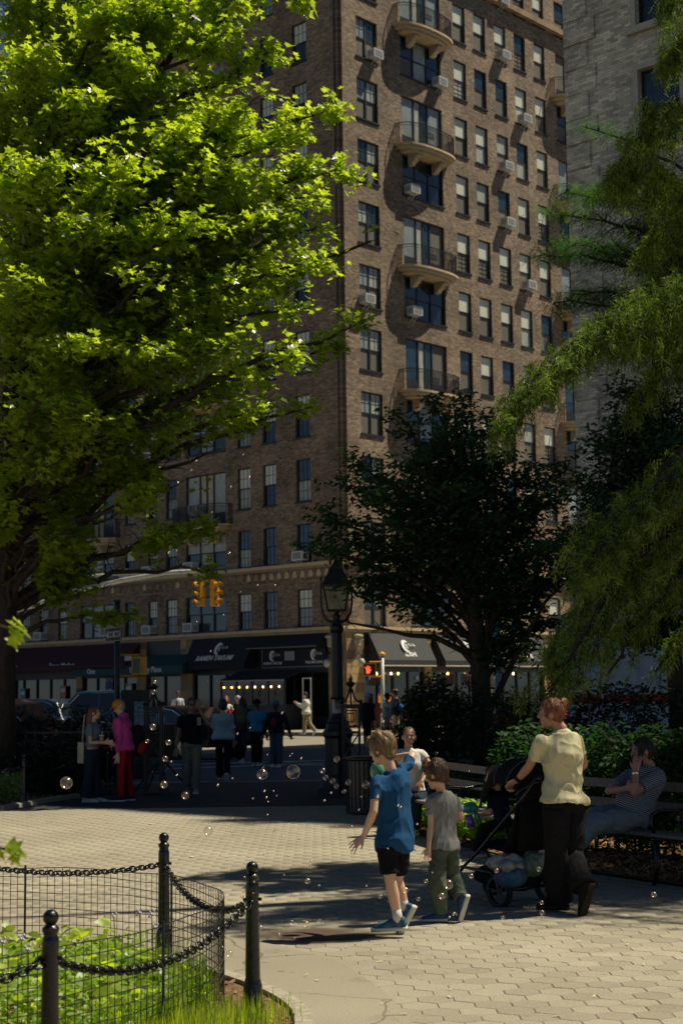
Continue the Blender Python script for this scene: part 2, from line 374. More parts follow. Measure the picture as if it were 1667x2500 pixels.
def window(parent, org, d, n, s, z, w, h, split, kinds, muntin=((0, 0), (0, 0)), sill=True):
    """kinds: per bay (upper, lower)"""
    d = np.array(d); n = np.array(n)
    right = d if np.dot(np.cross(d, ZV), n) < 0 else -d      # seen from outside: right x up = out
    s0 = s if np.allclose(right, d) else s+w
    p = org+d*s0+ZV*z-n*.10
    o = link('window', sash_mesh(w, h, split), parent)
    yy = n
    o.matrix_local = Matrix(((right[0], yy[0], 0, p[0]), (right[1], yy[1], 0, p[1]), (0, 0, 1, p[2]), (0, 0, 0, 1)))
    t = .055
    for i in range(split):
        a = w*i/split+(t if i == 0 else .05); c = w*(i+1)/split-(t if i == split-1 else .05)
        u, l = kinds[i % len(kinds)]
        pu = link('pane', pane_mesh(c-a, h*.5-t-.03, u, muntin[0]), o); pu.location = (a, -.03, h*.5+.03)
        pl = link('pane', pane_mesh(c-a, h*.5-t-.03, l, muntin[1]), o); pl.location = (a, -.055, t)
    if sill:
        sl = link('sill', sill_mesh(w), o); sl.location = (0, .10, 0)
    return o
def door_mesh(w, h):
    k = ('d', w, h)
    if k not in WIN_CACHE:
        b = MB(); t = .06
        b.b2((0, -.09, 0), (t, 0, h)).b2((w-t, -.09, 0), (w, 0, h)).b2((t, -.09, h-t), (w-t, 0, h)).b2((t, -.09, 0), (w-t, 0, t))
        for x in (.33, .5, .67): b.b2((w*x-.05, -.09, t), (w*x+.05, .003, h-t))
        b.b2((t, -.09, t), (w*.33-.05, -.004, .62), 0).b2((w*.67+.05, -.09, t), (w-t, -.004, .62), 0)
        b.b2((-.02, -.24, -.02), (w+.02, -.2, h+.02))
        WIN_CACHE[k] = b.mesh('balcony_door', [M['frame']])
    return WIN_CACHE[k]
def balcony_door(parent, org, d, n, s, z, w, h, mats):
    right = d if np.dot(np.cross(d, ZV), n) < 0 else -d; s0 = s if np.allclose(right, d) else s+w
    p = org+d*s0+ZV*z-n*.10; o = link('balcony_door', door_mesh(w, h), parent)
    o.matrix_local = Matrix(((right[0], n[0], 0, p[0]), (right[1], n[1], 0, p[1]), (0, 0, 1, p[2]), (0, 0, 0, 1)))
    xs = [(.06, w*.33-.05, .62), (w*.33+.05, w*.5-.05, .06), (w*.5+.05, w*.67-.05, .06), (w*.67+.05, w-.06, .62)]
    for (a, c, zz), m in zip(xs, mats):
        q = link('pane', pane_mesh(c-a, h-.06-zz, m, (0, 0)), o); q.location = (a, -.04, zz)
    return o
# balcony: bowed stone slab with two scrolled brackets and a wrought iron rail
def bow(u, w=4.1, dep=1.05): return dep*(1-(abs(2*u/w-1))**2.6)**.5*.72+dep*.28
def slab_mesh():
    b = MB(); w = 4.1; N_ = 20
    for (z0, z1, k) in ((-.10, 0, 1.0), (-.22, -.10, .93), (-.36, -.22, .80)):
        poly = [(-.0+w*(1-k)/2, .0)]+[(w*(1-k)/2+w*k*i/N_, bow(w*i/N_)*k) for i in range(N_+1)]+[(w-w*(1-k)/2, 0.)]
        b.prism(poly[::-1], z0, z1-(.0 if z1 == 0 else .0005))
    return b.mesh('balcony', [M['stone']])
def bracket_mesh():
    b = MB()
    pts = [(0, -.002, 0), (0, .62, 0), (0, .64, -.12), (0, .5, -.2), (0, .42, -.34), (0, .3, -.38), (0, .2, -.5), (0, -.002, -.52)]
    b.extr(pts, (.3, 0, 0)); b.ell((.15, .54, -.13), (.17, .09, .09), 8, m=6)
    return b.mesh('bracket', [M['stone']])
def railing_mesh():
    b = MB(); w = 3.95; N_ = 64; H_ = 1.0
    def pt(u, z): return (.07+u*w, max(.0, bow(u*4.1)*.93), z)
    path = [(.07, 0, 0)]
    for z, r in ((H_, .024), (.1, .014), (H_-.14, .012)):
        b.tube([(.07, 0, z)]+[pt(i/24, z) for i in range(25)]+[(w+.07, 0, z)], r, 4)
    for i in range(N_+1):
        u = i/N_; x, y, _ = pt(u, 0); b.tube([(x, y, 0), (x, y, H_)], .0075 if i % 8 else .015, 4, cap=False)
    for i in range(8):      # side returns
        y = bow(0)*.93*i/8
        for x in (.07, w+.07): b.tube([(x, y, 0), (x, y, H_)], .0075, 4, cap=False)
    for i in range(9, 56, 1):   # scroll row at mid height in the centre bays
        if 34 < i < 48:
            u = i/N_; x, y, _ = pt(u, 0)
            b.tube([(x, y, .35), (x+.03, y, .45), (x-.02, y, .55), (x+.02, y, .68)], .014, 4)
    return b.mesh('railing', [M['black_iron']])
SLAB, BRK, RAIL = slab_mesh(), bracket_mesh(), railing_mesh()
def balcony(parent, org, d, n, s, z):
    right = d if np.dot(np.cross(d, ZV), n) < 0 else -d; s0 = s if np.allclose(right, d) else s+4.1
    p = org+d*s0+ZV*z; o = link('balcony', SLAB, parent)
    o.matrix_local = Matrix(((right[0], n[0], 0, p[0]), (right[1], n[1], 0, p[1]), (0, 0, 1, p[2]), (0, 0, 0, 1)))
    r = link('railing', RAIL, o); r.location = (0, 0, .0)
    for x in (1.0, 2.8):
        k = link('bracket', BRK, o); k.location = (x, 0, -.3605)
    return o

# ------------------------------------------------ the brown brick apartment building on the corner
bld = thing('apartment_building', 'tall brown brick apartment block on the corner with curved stone balconies', 'building')
HEAD0 = 12.67; FH = 3.05; KTOP = 10
def pick(a): return random.choice(a)
Rcols = [8.65, 10.34, 12.12, 13.85, 15.64]
openR = []; winR = []
for k in range(-2, KTOP+1):
    head = HEAD0+FH*k; hh = 2.0
    if k == -1: hh = 1.8; head = 9.62
    if k == -2: hh = 1.75; head = 6.57
    sill = head-hh
    winR.append((1.27, sill, 1.5, hh, 2, k)); openR.append((1.27, 2.77, sill, head))
    for t0 in (4.5, 17.65):
        if k >= 0 and k % 2 == 0 and k < 9:
            winR.append((t0, head-2.6, 3.1, 2.6, 0, k)); openR.append((t0, t0+3.1, head-2.6, head))
        else:
            winR.append((t0, sill, 3.1, hh, 3, k)); openR.append((t0, t0+3.1, sill, head))
    for c in Rcols+[22.2, 24.0]:
        winR.append((c, sill, 1.0, hh, 1, k)); openR.append((c, c+1.0, sill, head))
facade('brick_wall', CB, dR, nR, 27, 4.76, 44.5, openR, M['brick'], bld, u0=.28)
for s_, z_, w_, h_, sp, k in winR:
    if sp == 0:
        balcony_door(bld, CB, dR, nR, s_, z_, w_, h_, [pick(['pane_dark', 'blind_grey', 'screen']), 'pane_teal', 'curtain', pick(['screen', 'pane_teal', 'blind_grey'])])
        balcony(bld, CB, dR, nR, s_-.58, z_-.06)
    elif sp == 3:
        window(bld, CB, dR, nR, s_, z_, w_, h_, 3, [('pane_dark', 'pane_dark'), (pick(['blind_grey', 'pane_dark', 'curtain']),)*2, ('pane_teal', 'screen')])
    elif sp == 2:
        window(bld, CB, dR, nR, s_, z_, w_, h_, 2, [(pick(['pane_teal', 'blind_grey', 'curtain']), 'screen'), (pick(['pane_teal', 'blind_grey', 'curtain']), 'screen')], ((2, 2), (0, 0)))
    else:
        window(bld, CB, dR, nR, s_, z_, w_, h_, 1, [(pick(['blind', 'blind', 'pane_teal', 'blind', 'curtain']), pick(['screen', 'screen', 'screen', 'screen', 'curtain']))], ((0, 0), pick([(0, 0), (0, 0), (0, 0), (2, 4)])))
Lsing = [(2.1, .95), (4.4, .9), (6.18, .9), (11.6, .85), (13.12, .73), (14.9, .85), (20.7, .8), (22.4, .85), (24.1, .85)]
Ltrip = [(7.95, 2.95), (16.67, 2.85)]
openL = []; winL = []
for k in range(-2, KTOP+1):
    head = HEAD0+FH*k; hh = 2.0
    if k == -1: hh = 1.8; head = 9.62
    if k == -2: hh = 1.75; head = 6.57
    for c, w_ in Lsing: winL.append((c, head-hh, w_, hh, 1, k)); openL.append((c, c+w_, head-hh, head))
    for c, w_ in Ltrip:
        h2 = 2.6 if (k >= 0 and k % 2 == 0 and k < 9) else hh
        winL.append((c, head-h2, w_, h2, 0 if h2 == 2.6 else 3, k)); openL.append((c, c+w_, head-h2, head))
facade('brick_wall', CB, dL, nL, 26.6, 4.76, 44.5, openL, M['brick'], bld, u0=.30)
for s_, z_, w_, h_, sp, k in winL:
    if sp == 0:
        balcony_door(bld, CB, dL, nL, s_, z_, w_, h_, [pick(['curtain', 'pane_teal']), 'curtain_warm', pick(['curtain', 'curtain_warm']), 'curtain'])
        balcony(bld, CB, dL, nL, s_-.58, z_-.06)
    elif sp == 3:
        a = pick(['curtain_warm', 'curtain', 'blind_grey', 'pane_teal'])
        window(bld, CB, dL, nL, s_, z_, w_, h_, 3, [(a, 'pane_dark'), (a, a), (pick([a, 'curtain']), 'pane_dark')])
    else:
        window(bld, CB, dL, nL, s_, z_, w_, h_, 1, [(pick(['blind', 'blind', 'curtain', 'pane_teal']), pick(['pane_teal', 'pane_dark', 'blind_grey', 'curtain']))], ((3, 2), (3, 2)))
# corner: re-entrant notch with a narrow nib
def slabL(s0, s1, z0, z1, d0, d1, m, name='trim', parent=bld):
    b = MB(); b.box(CB+dL*(s0+s1)/2+nL*(d0+d1)/2+ZV*(z0+z1)/2, (s1-s0, d1-d0, z1-z0), (dL, nL, ZV)); return b.build(name, m, parent)
def slabR(s0, s1, z0, z1, d0, d1, m, name='trim', parent=bld):
    b = MB(); b.box(CB+dR*(s0+s1)/2+nR*(d0+d1)/2+ZV*(z0+z1)/2, (s1-s0, d1-d0, z1-z0), (dR, nR, ZV)); return b.build(name, m, parent)
CI = CB+dR*.12+dL*.12
facade('corner_nib', CI, dL, nL, .18, 4.76, 44.5, [], M['brick'], bld)
facade('corner_nib', CI, dR, nR, .16, 4.76, 44.5, [], M['brick'], bld)
facade('corner_nib', CB+dL*.30, dR, nR, .12, 4.76, 44.5, [], M['brick'], bld)
facade('corner_nib', CB+dR*.28, dL, nL, .12, 4.76, 44.5, [], M['brick'], bld)
# roof, back
b = MB(); b.prism([(CB+dR*.2+dL*.5)[:2], (CB+dR*27+dL*.5)[:2], (CB+dR*27+dL*26.6)[:2], (CB+dL*26.6+dR*.2)[:2]], 44.4, 44.6); b.build('roof', M['dark_metal'], bld)
b = MB(); b.box(CB+dR*27+dL*13+ZV*22.2, (.3, 26, 44.4), (dR, dL, ZV)); b.box(CB+dL*26.7+dR*13.5+ZV*22.2, (.3, 27, 44.4), (dL, dR, ZV)); b.build('back_wall', M['brick_grey'], bld)
b = MB()
for q in range(-1, 12):
    b.box(CB+dR*13.5+dL*13+ZV*(HEAD0+FH*q+.4), (26, 25, .2), (dR, dL, ZV))
b.build('floor_slab', M['dark_metal'], bld)
# string courses and cornices
slabR(.0, 27.3, 38.1, 38.42, .0, .32, M['stone_block'], 'string_course')
slabL(.3, 26.6, 38.1, 38.42, .0, .32, M['stone_block'], 'string_course')
def cornice(sl, z, h, out, m=None, L_=26.6):
    sl(-.1, L_, z, z+h, .0, out, m or M['stone'], 'cornice')
for sl in (slabL, slabR):
    cornice(sl, 7.60, .16, .26); cornice(sl, 7.50, .098, .14, M['brick'])
    cornice(sl, 4.62, .14, .24); cornice(sl, 4.50, .118, .12)
# dentils and small pointed arches under the upper cornice
for dd, nn in ((dL, nL), (dR, nR)):
    b = MB()
    for i in range(175): b.box(CB+dd*(.1+i*.15)+nn*.15+ZV*4.56, (.07, .06, .09), (dd, nn, ZV))
    b.build('dentils', M['stone'], bld)
    for i in range(47 if dd is dL else 30):
        s_ = 1.1+.52*i
        pts = [(-.13, 0), (.13, 0), (.15, .14), (.08, .27), (0, .34), (-.08, .27), (-.15, .14)]
        P3 = [CB+dd*(s_+a)+ZV*(7.12+c)+nn*.004 for a, c in pts]
        b = MB(); b.extr(P3 if np.dot(np.cross(dd, ZV), nn) > 0 else P3[::-1], nn*.03); b.build('arch_panel', M['stone'] if (i < 9 or i % 5 == 0) else M['stone_block'], bld)
    b = MB(); b.box(CB+dd*13.5+nn*.02+ZV*6.92, (26.8, .05, .1), (dd, nn, ZV)); b.build('band', M['stone_block'], bld)

# ground floor: stone piers as blocks, dark shop fronts between
def stone_pier(d, n, s0, s1, z0=.15, z1=4.5, dep=.08):
    b = MB(); b.box(CB+d*(s0+s1)/2-n*.15+ZV*(z0+z1)/2, (s1-s0-.02, .4, z1-z0), (d, n, ZV)); b.build('pier', M['stone_block'], bld)
    z = z0; i = 0
    while z < z1-.1:
        h = min(pick([.33, .4, .46]), z1-z); sp = [s0, s1] if (s1-s0) < .8 or i % 3 == 2 else [s0, s0+(s1-s0)*pick([.35, .5, .62]), s1]
        for a, c in zip(sp[:-1], sp[1:]):
            bb = MB(); bb.box(CB+d*(a+c)/2+n*(.075+random.uniform(0, .012))+ZV*(z+h/2), (c-a-.014, .05, h-.014), (d, n, ZV)); bb.build('stone', STN[random.randrange(4)], bld)
        z += h; i += 1
STN = [M['stone_block'], mat('tan sandstone', (.46, .30, .15), .85, var=.2, scale=2, bump=.4, bscale=14), mat('ochre sandstone', (.40, .27, .13), .85, var=.25, scale=2, bump=.4, bscale=14), mat('dark sandstone', (.17, .12, .09), .9, var=.3, scale=2, bump=.4, bscale=14)]
for s0, s1 in ((-.06, 1.1), (5.35, 5.85), (9.95, 10.5), (14.9, 16.4), (20.8, 21.6)): stone_pier(dR, nR, s0, s1)
for s0, s1 in ((.06, 1.0), (10.3, 11.2), (13.9, 14.6), (19.2, 19.7), (25.9, 26.6)): stone_pier(dL, nL, s0, s1)
def shopfront(d, n, s0, s1, nb, mglass='glass_dark'):
    w = s1-s0
    b = MB(); b.box(CB+d*(s0+s1)/2-n*.32+ZV*2.3, (w, .06, 4.3), (d, n, ZV)); b.build('shop_interior', M['interior'], bld)
    b = MB()
    b.box(CB+d*(s0+s1)/2-n*.06+ZV*.42, (w, .1, .55), (d, n, ZV)); b.box(CB+d*(s0+s1)/2-n*.06+ZV*3.6, (w, .1, 1.8), (d, n, ZV))
    for i in range(nb+1): b.box(CB+d*(s0+w*i/nb)-n*.05+ZV*1.7, (.09, .09, 2.0), (d, n, ZV))
    b.build('shop_front', M['dark_metal'], bld)
    for i in range(nb):
        b = MB(); b.box(CB+d*(s0+w*(i+.5)/nb)-n*.09+ZV*1.7, (w/nb-.09, .02, 2.0), (d, n, ZV)); b.build('pane', M[mglass], bld)
for s0, s1, nb in ((1.1, 5.35, 4), (5.85, 9.95, 4), (10.5, 14.9, 4), (16.4, 20.8, 3), (21.6, 27, 4)): shopfront(dR, nR, s0, s1, nb)
for s0, s1, nb in ((1.0, 10.3, 8), (11.2, 13.9, 2), (14.6, 19.2, 4), (19.7, 25.9, 5)): shopfront(dL, nL, s0, s1, nb)
# orange wood blinds inside the sushi shop windows
for s0 in (1.6, 6.6, 8.4):
    b = MB()
    for i in range(9): b.box(CB+dR*(s0+.14*i)+nR*.01+ZV*2.35, (.05, .02, .55), (dR, nR, ZV))
    b.build('wood_slats', M['wood_dark'], bld)
# street corner lamps on the pier
for (dd, nn, s_) in ((dR, nR, .55), (dL, nL, .75)):
    wl = thing('wall_lamp', 'globe wall lamp on the %s side of the corner stone pier' % ('sushi shop' if dd is dR else 'ramen shop'), 'lamp', CB+dd*s_+nn*.45+ZV*3.1)
    MB().ell((0, 0, 0), (.16, .16, .2), 12).build('globe', mat('frosted globe', (.5, .48, .42), .3, var=.05), wl, True)
    b = MB(); b.tube([(0, 0, .2), (0, 0, .34), tuple(-nn*.2+ZV*.5), tuple(-nn*.35+ZV*.3)], .025, 6); b.build('bracket', M['black_iron'], wl)
    orn = MB(); orn.ell(tuple(-nn*.28+ZV*1.0), (.2, .2, .3), 10); orn.ell(tuple(-nn*.2+ZV*1.2), (.24, .24, .1), 10); orn.ell(tuple(-nn*.24+ZV*.8), (.16, .16, .1), 10); orn.build('ornament', M['kerb'], wl, True)
# buildings next door
nb = thing('brick_building', 'plain red brick building beside the corner block at far left', 'building')
ops = [(1+2.4*i, 2.1+2.4*i, 6+3.1*j, 7.9+3.1*j) for i in range(7) for j in range(8)]
NB = CB+dL*27.6+nL*1.5
facade('brick_wall', NB, dL, nL, 18, 0, 31, ops, M['brick_red'], nb)
for o in ops: window(nb, NB, dL, nL, o[0], o[2], 1.1, 1.9, 1, [('blind_grey', 'pane_teal')])
b = MB(); b.box(NB+dL*9+dR*5.1+ZV*15.5, (18, 9.6, 31), (dL, dR, ZV)); b.build('body', M['brick_red'], nb)
b = MB()
b.box(NB+dL*9+nL*.1+ZV*4.4, (18, .2, .5), (dL, nL, ZV)); b.build('cornice', M['stone'], nb)
for i in range(9):
    b = MB(); b.box(NB+dL*(.4+2.1*i)+nL*.1+ZV*2.1, (.45, .2, 4.0), (dL, nL, ZV)); b.build('pilaster', mat('grey painted pilaster', (.18, .21, .23), .7) if i == 0 else bpy.data.materials['grey painted pilaster'], nb)

# grey brick building with toothed quoins on the right, whose shade falls across the park
gb = thing('office_building', 'pale grey brick building with toothed corner quoins at right', 'building')
GC = np.array([6.62, 43., 0]); gd = -dL*1.0; gn = nL      # face runs toward the viewer's right
GH = 42.5
gops = []; PSM = mat('pale stone', (.52, .47, .36), .8, var=.1)
for j in range(-1, 11):
    z_ = 6.35+3.42*j if j >= 0 else 2.0
    for i in range(13):
        gops.append((2.45+3.1*i, 3.75+3.1*i, z_, z_+(2.15 if j >= 0 else 2.4)))
facade('brick_wall', GC, gd, gn, 42, 0, GH, gops, M['brick_grey'], gb)
facade('brick_wall', GC, dR, -dL*-1.0, 24, 0, GH, [], M['brick_grey'], gb)
for o in gops: 
    window(gb, GC, gd, gn, o[0], o[2], 1.3, o[3]-o[2], 1, [('pane_teal', 'pane_dark')], sill=False)
for io, o in enumerate(gops):
    if o[0] > 10: continue
    for (a, c, e, f_) in ((o[0]-.16, o[0]-.002, o[2], o[3]), (o[1]+.002, o[1]+.16, o[2], o[3]), (o[0]-.16, o[1]+.16, o[3]+.002, o[3]+.16), (o[0]-.3, o[1]+.3, o[2]-.2, o[2]-.002)):
        b = MB(); b.box(GC+gd*(a+c)/2+gn*(.05 if e > o[2]-.1 else .09)+ZV*(e+f_)/2, (c-a, .1 if e > o[2]-.1 else .18, f_-e), (gd, gn, ZV)); b.build('window_surround', PSM, gb)
z = 4.6; i = 0
while z < GH-1:
    w_ = .78 if i % 2 == 0 else 1.05
    b = MB(); b.box(GC+gd*w_/2+gn*.02+ZV*(z+.36), (w_-.0, .07, .56+.12), (gd, gn, ZV)); q = b.build('quoin', M['brick_grey'], gb)
    ul = q.data.uv_layers.new(name='UVMap')
    for lp in q.data.loops:
        co = q.data.vertices[lp.vertex_index].co; ul.data[lp.index].uv = (Vector(co-Vector(GC)).dot(Vector(gd)), co.z)
    z += .74; i += 1
b = MB(); b.box(GC+gd*21+gn*.14+ZV*4.4, (42.4, .28, .4), (gd, gn, ZV)); b.box(GC+gd*21+gn*.05+ZV*.5, (42.2, .1, 1.0), (gd, gn, ZV)); b.build('base_course', bpy.data.materials['pale stone'], gb)
b = MB(); b.prism([GC[:2], (GC+gd*42)[:2], (GC+gd*42+dR*24)[:2], (GC+dR*24)[:2]], GH, GH+.3)
b.build('roof', M['dark_metal'], gb)
b = MB(); b.box(GC+gd*42+dR*12+ZV*GH/2, (.3, 24, GH), (gd, dR, ZV)); b.box(GC+gd*21+dR*24+ZV*GH/2, (42, .3, GH), (gd, dR, ZV)); b.build('back_wall', M['brick_grey'], gb)
b = MB(); b.box(GC+dR*.5+gd*21+ZV*GH/2, (.1, 41.5, GH-.5), (dR, gd, ZV)); b.build('inner_wall', M['interior'], gb)
# ------------------------------------------------ ground, road, pavements
def sheet(name, poly, z, m, th=.0):
    n = len(poly)
    me = bpy.data.meshes.new(name); me.from_pydata([(p[0], p[1], z) for p in poly], [], [tuple(range(n))]); me.materials.append(m); me.update()
    o = link(name, me); 
    if me.polygons[0].normal.z < 0: me.flip_normals()
    return tag(o, kind='structure')
gm = mat('ground asphalt', (.09, .09, .088), .9, var=.2, scale=1, bump=.2, bscale=60)
sheet('ground', [(-400, -100), (400, -100), (400, 600), (-400, 600)], -.02, gm)
# Waverly-like street along the corner block: park edge at Y~31, far kerb before the building
def off(pt, d, s): return (pt[0]+d[0]*s, pt[1]+d[1]*s)
sheet('road', [(-70, 31.2), (70, 31.2), (120, 120), (-120, 120)], -.012, M['asphalt'])
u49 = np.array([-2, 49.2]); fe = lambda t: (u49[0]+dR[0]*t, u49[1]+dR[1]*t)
sheet('road_painted_sun', [fe(-60), fe(60), (120, 160), (-150, 160), (-150, 6)][:4], -.008, mat('roadway with painted sunlight', (.25, .225, .175), .85, var=.15, scale=1.2, bump=.2, bscale=60))  # sunlight painted as a pale road sheet beyond the building's shadow edge
# pavement round the corner block: kerb line 5 m out from the facades
def pave(name, pts, z0, z1, m):
    b = MB(); b.prism(pts, z0, z1); o = b.build(name, m); return tag(o, kind='structure')
K = CB+nL*4.9+nR*4.6
c1 = (K+dL*70); c2 = (K+dR*70); i2 = CB+dR*70+nR*.2; i1 = CB+dL*70+nL*.2
pave('pavement', [K[:2]+nR[:2]*0, c2[:2], (CB+dR*70-nR*10)[:2], (CB+dL*70-nL*10)[:2], c1[:2]], -.02, .15, M['concrete'])
for a_, d_ in ((K, dL), (K, dR)):
    n_ = nL if d_ is dL else nR
    b = MB(); b.box(a_+d_*35-n_*.08+ZV*.067, (70, .16, .175), (d_, n_, ZV)); tag(b.build('kerb', M['kerb']), kind='structure')
# grey building pavement
K2 = GC+nL*4.0
pave('pavement', [(GC+dL*3.5+nL*3)[:2], (GC+dL*3.5+dR*60)[:2], (GC+dR*60)[:2], (GC+gd*40)[:2], (GC+gd*40+nL*3)[:2]], -.02, .145, M['concrete'])
# crosswalk bars and stop lines (painted)
def paint(p, q, w, name='crosswalk_line'):
    p = np.array(p[:2]); q = np.array(q[:2]); t = (q-p)/np.linalg.norm(q-p); n_ = np.array([-t[1], t[0]])*w/2
    return sheet(name, [p-n_, q-n_, q+n_, p+n_], -.004, M['road_paint'])
for (xa, ya, xb, yb) in ((400, 1868, 830, 1855), (400, 1877, 830, 1862.5), (395, 1858, 560, 1857), (690, 1866, 830, 1870), (640, 1860, 760, 1861), (820, 1790, 1000, 1790), (820, 1800, 1000, 1797)):
    paint(gp(xa, ya), gp(xb, yb), .26 if ya > 1850 else .4)
for k in range(9):
    p = gp(905, 1806)+np.array([k*1.1, .35*k, 0]); paint(p, p+np.array([.5, 2.6, 0]), .45)
# park path: poured base, hexagonal asphalt pavers, smooth concrete apron round the bed
path_m = mat('path base', (.24, .215, .165), .95, var=.2, scale=6)
sheet('path', [(-45, -20), (45, -20), (45, 31.2), (-45, 31.2)], -.004, path_m)
kerb_line = gp(300, 1912); tag(MB().b2((-30, 31.0, -.01), (30, 31.16, .012)).build('kerb', M['kerb']), kind='structure')
# bed outline (curved nose pointing right) -> concrete apron outside it
def smooth_curve(P, n=8):
    P = [np.array(p, float) for p in P]; o = []
    for i in range(len(P)-1):
        a = P[max(i-1, 0)]; b_ = P[i]; c = P[i+1]; d = P[min(i+2, len(P)-1)]
        for k in range(n):
            t = k/n; o.append(.5*((2*b_)+(c-a)*t+(2*a-5*b_+4*c-d)*t*t+(-a+3*b_-3*c+d)*t**3))
    o.append(P[-1]); return o
sheet('asphalt_path_shade', [(-45, 24.0), (45, 24.0), (45, 30.99), (-45, 30.99)], .010, mat('asphalt path with painted shade', (.028, .032, .034), .85, var=.2, scale=3, bump=.2, bscale=70))  # asphalt sheet whose near-black colour paints in the building's shade
bed_edge = smooth_curve([(-9, 11.6), (-6, 11.55), (-4, 11.45), (-2.6, 11.2), (-1.5, 10.5), (-.75, 9.5), (-.38, 8.75), (-.27, 8.1), (-.34, 7.3), (-.62, 6.3), (-1.2, 5.2), (-2.0, 4.2), (-3.5, 3.0), (-6, 2.2), (-9, 2)])
apron = smooth_curve([(-9, 12.4), (-4, 12.2), (-2.2, 11.9), (-1.0, 11.3), (-.2, 10.35), (.1, 9.5), (.28, 8.6), (.35, 7.6), (.2, 6.3), (-.3, 5), (-1.2, 3.9), (-3, 2.2), (-9, 1)])
apron_m = ground_mat('smooth concrete apron', (.34, .305, .225), .84, 1.08, True)
sheet('concrete_apron', [p for p in apron], .022, apron_m)
b = MB()
for i in range(len(bed_edge)-1):
    p, q = bed_edge[i], bed_edge[i+1]; t = (q-p)/np.linalg.norm(q-p); n_ = np.array([-t[1], t[0]])
    p3 = lambda v, z: (v[0], v[1], z)
    a0, a1, b0, b1 = p-n_*.0, p+n_*.09, q-n_*.0, q+n_*.09
    b.add([p3(a0, .0), p3(a1, .0), p3(b1, .0), p3(b0, .0), p3(a0, .055), p3(a1, .055), p3(b1, .055), p3(b0, .055)], [(4, 5, 6, 7), (0, 4, 7, 3), (1, 2, 6, 5)])
tag(b.build('bed_kerb', M['kerb']), kind='structure')
sheet('mulch_ground', [p for p in bed_edge], .030, M['mulch'])
# paver shading variants
PV = [ground_mat('hexagonal asphalt paver %s' % w, (.37, .33, .245), tone=k) for w, k in (('light', 1.07), ('mid', .99), ('dull', .88), ('worn', 1.0))]
def hexv(r, z0, z1, ts=.965, dz=.004):
    top = [(r*ts*math.sin(math.pi/3*k), r*ts*math.cos(math.pi/3*k), z1) for k in range(6)]
    mid = [(r*math.sin(math.pi/3*k), r*math.cos(math.pi/3*k), z1-dz) for k in range(6)]
    bot = [(r*math.sin(math.pi/3*k), r*math.cos(math.pi/3*k), z0) for k in range(6)]
    V = top+mid+bot; Fs = [(5, 4, 3, 2, 1, 0)]+[(i, (i+1) % 6, 6+(i+1) % 6, 6+i) for i in range(6)]+[(6+i, 6+(i+1) % 6, 12+(i+1) % 6, 12+i) for i in range(6)]
    return V, Fs
FL = .2; RR = FL/math.sqrt(3)
hv, hf = hexv(RR*.99, -.003, .016)
pm = []
for m_ in PV:
    me = bpy.data.meshes.new('paver'); me.from_pydata(hv, [], hf); me.materials.append(m_); me.update(); pm.append(me)
from bisect import bisect_left
def inpoly(x, y, P):
    c = False; n = len(P); j = n-1
    for i in range(n):
        if (P[i][1] > y) != (P[j][1] > y) and x < (P[j][0]-P[i][0])*(y-P[i][1])/(P[j][1]-P[i][1])+P[i][0]: c = not c
        j = i
    return c
path_o = thing('paver_field', None, None); path_o['kind'] = 'structure'
del_lab = [k for k in ('label', 'category') if k in path_o.keys()]
near = []; far_c = []
ROT = rad(1.0); cr, sr = math.cos(ROT), math.sin(ROT)
bench_line = lambda y: (.62+(y-19.3)*.09 if y > 19.3 else .62+(19.3-y)*.30 if y > 15.3 else 1.82+(15.3-y)*.58)      # right-hand edge of the paving (bench front)
for j in range(-5, 150):
    y0 = 5.2+j*FL*.866
    half = y0*.23+1.0
    for i in range(int(-half/FL)-12, int(half/FL)+12):
        x = i*FL+(j % 2)*FL/2; X = x*cr-(y0-8)*sr; Y = x*sr+y0*cr
        if Y < 4.2 or Y > 24.0: continue
        if abs(X) > Y*.26+1.6: continue
        if X > bench_line(Y)+.12 and Y > 9.8: continue
        if X < .7 and Y < 12.8 and all(inpoly(X+a_, Y+b_, apron) for a_, b_ in ((.13, 0), (-.13, 0), (0, .13), (0, -.13))): continue
        sx, sy = (X/Y*F+833, 1695+1.7*F/Y)
        vis = 0 < sx < 1667 and sy < 2510
        (near if vis and Y < 11.6 else far_c).append((X, Y))
near.sort(key=lambda p: p[1]); far_c += near[298:]; near = near[:298]
for X, Y in near:
    o = link('paver', pm[random.randrange(4)], path_o); o.location = (X, Y, random.uniform(-.0015, .0015)); o.rotation_euler = (random.uniform(-.006, .006), random.uniform(-.006, .006), ROT)
fc = np.array(far_c)
hv4 = np.array(hexv(RR*.997, -.003, .016, .982, .002)[0]); U_ = np.tile([[cr, sr, 0]], (len(fc), 1)); V_ = np.tile([[-sr, cr, 0]], (len(fc), 1))
tri = []
for f_ in hf:
    for k in range(1, len(f_)-1): tri.append((f_[0], f_[k], f_[k+1]))
P_ = np.column_stack([fc, NR.uniform(-.0015, .0015, len(fc))])
VV, TT = scatter(hv4, tri, P_, U_, V_, np.ones(len(fc)))
PB = [ground_mat('hexagonal asphalt paver bulk %s' % w, (.37, .33, .245), tone=k) for w, k in (('a', 1.0), ('b', .985), ('c', .97), ('d', 1.01))]
q = fast('paver_bulk', VV, TT, PB, path_o, mi=np.repeat(NR.integers(0, 4, len(fc)), len(tri))); q['kind'] = 'stuff'
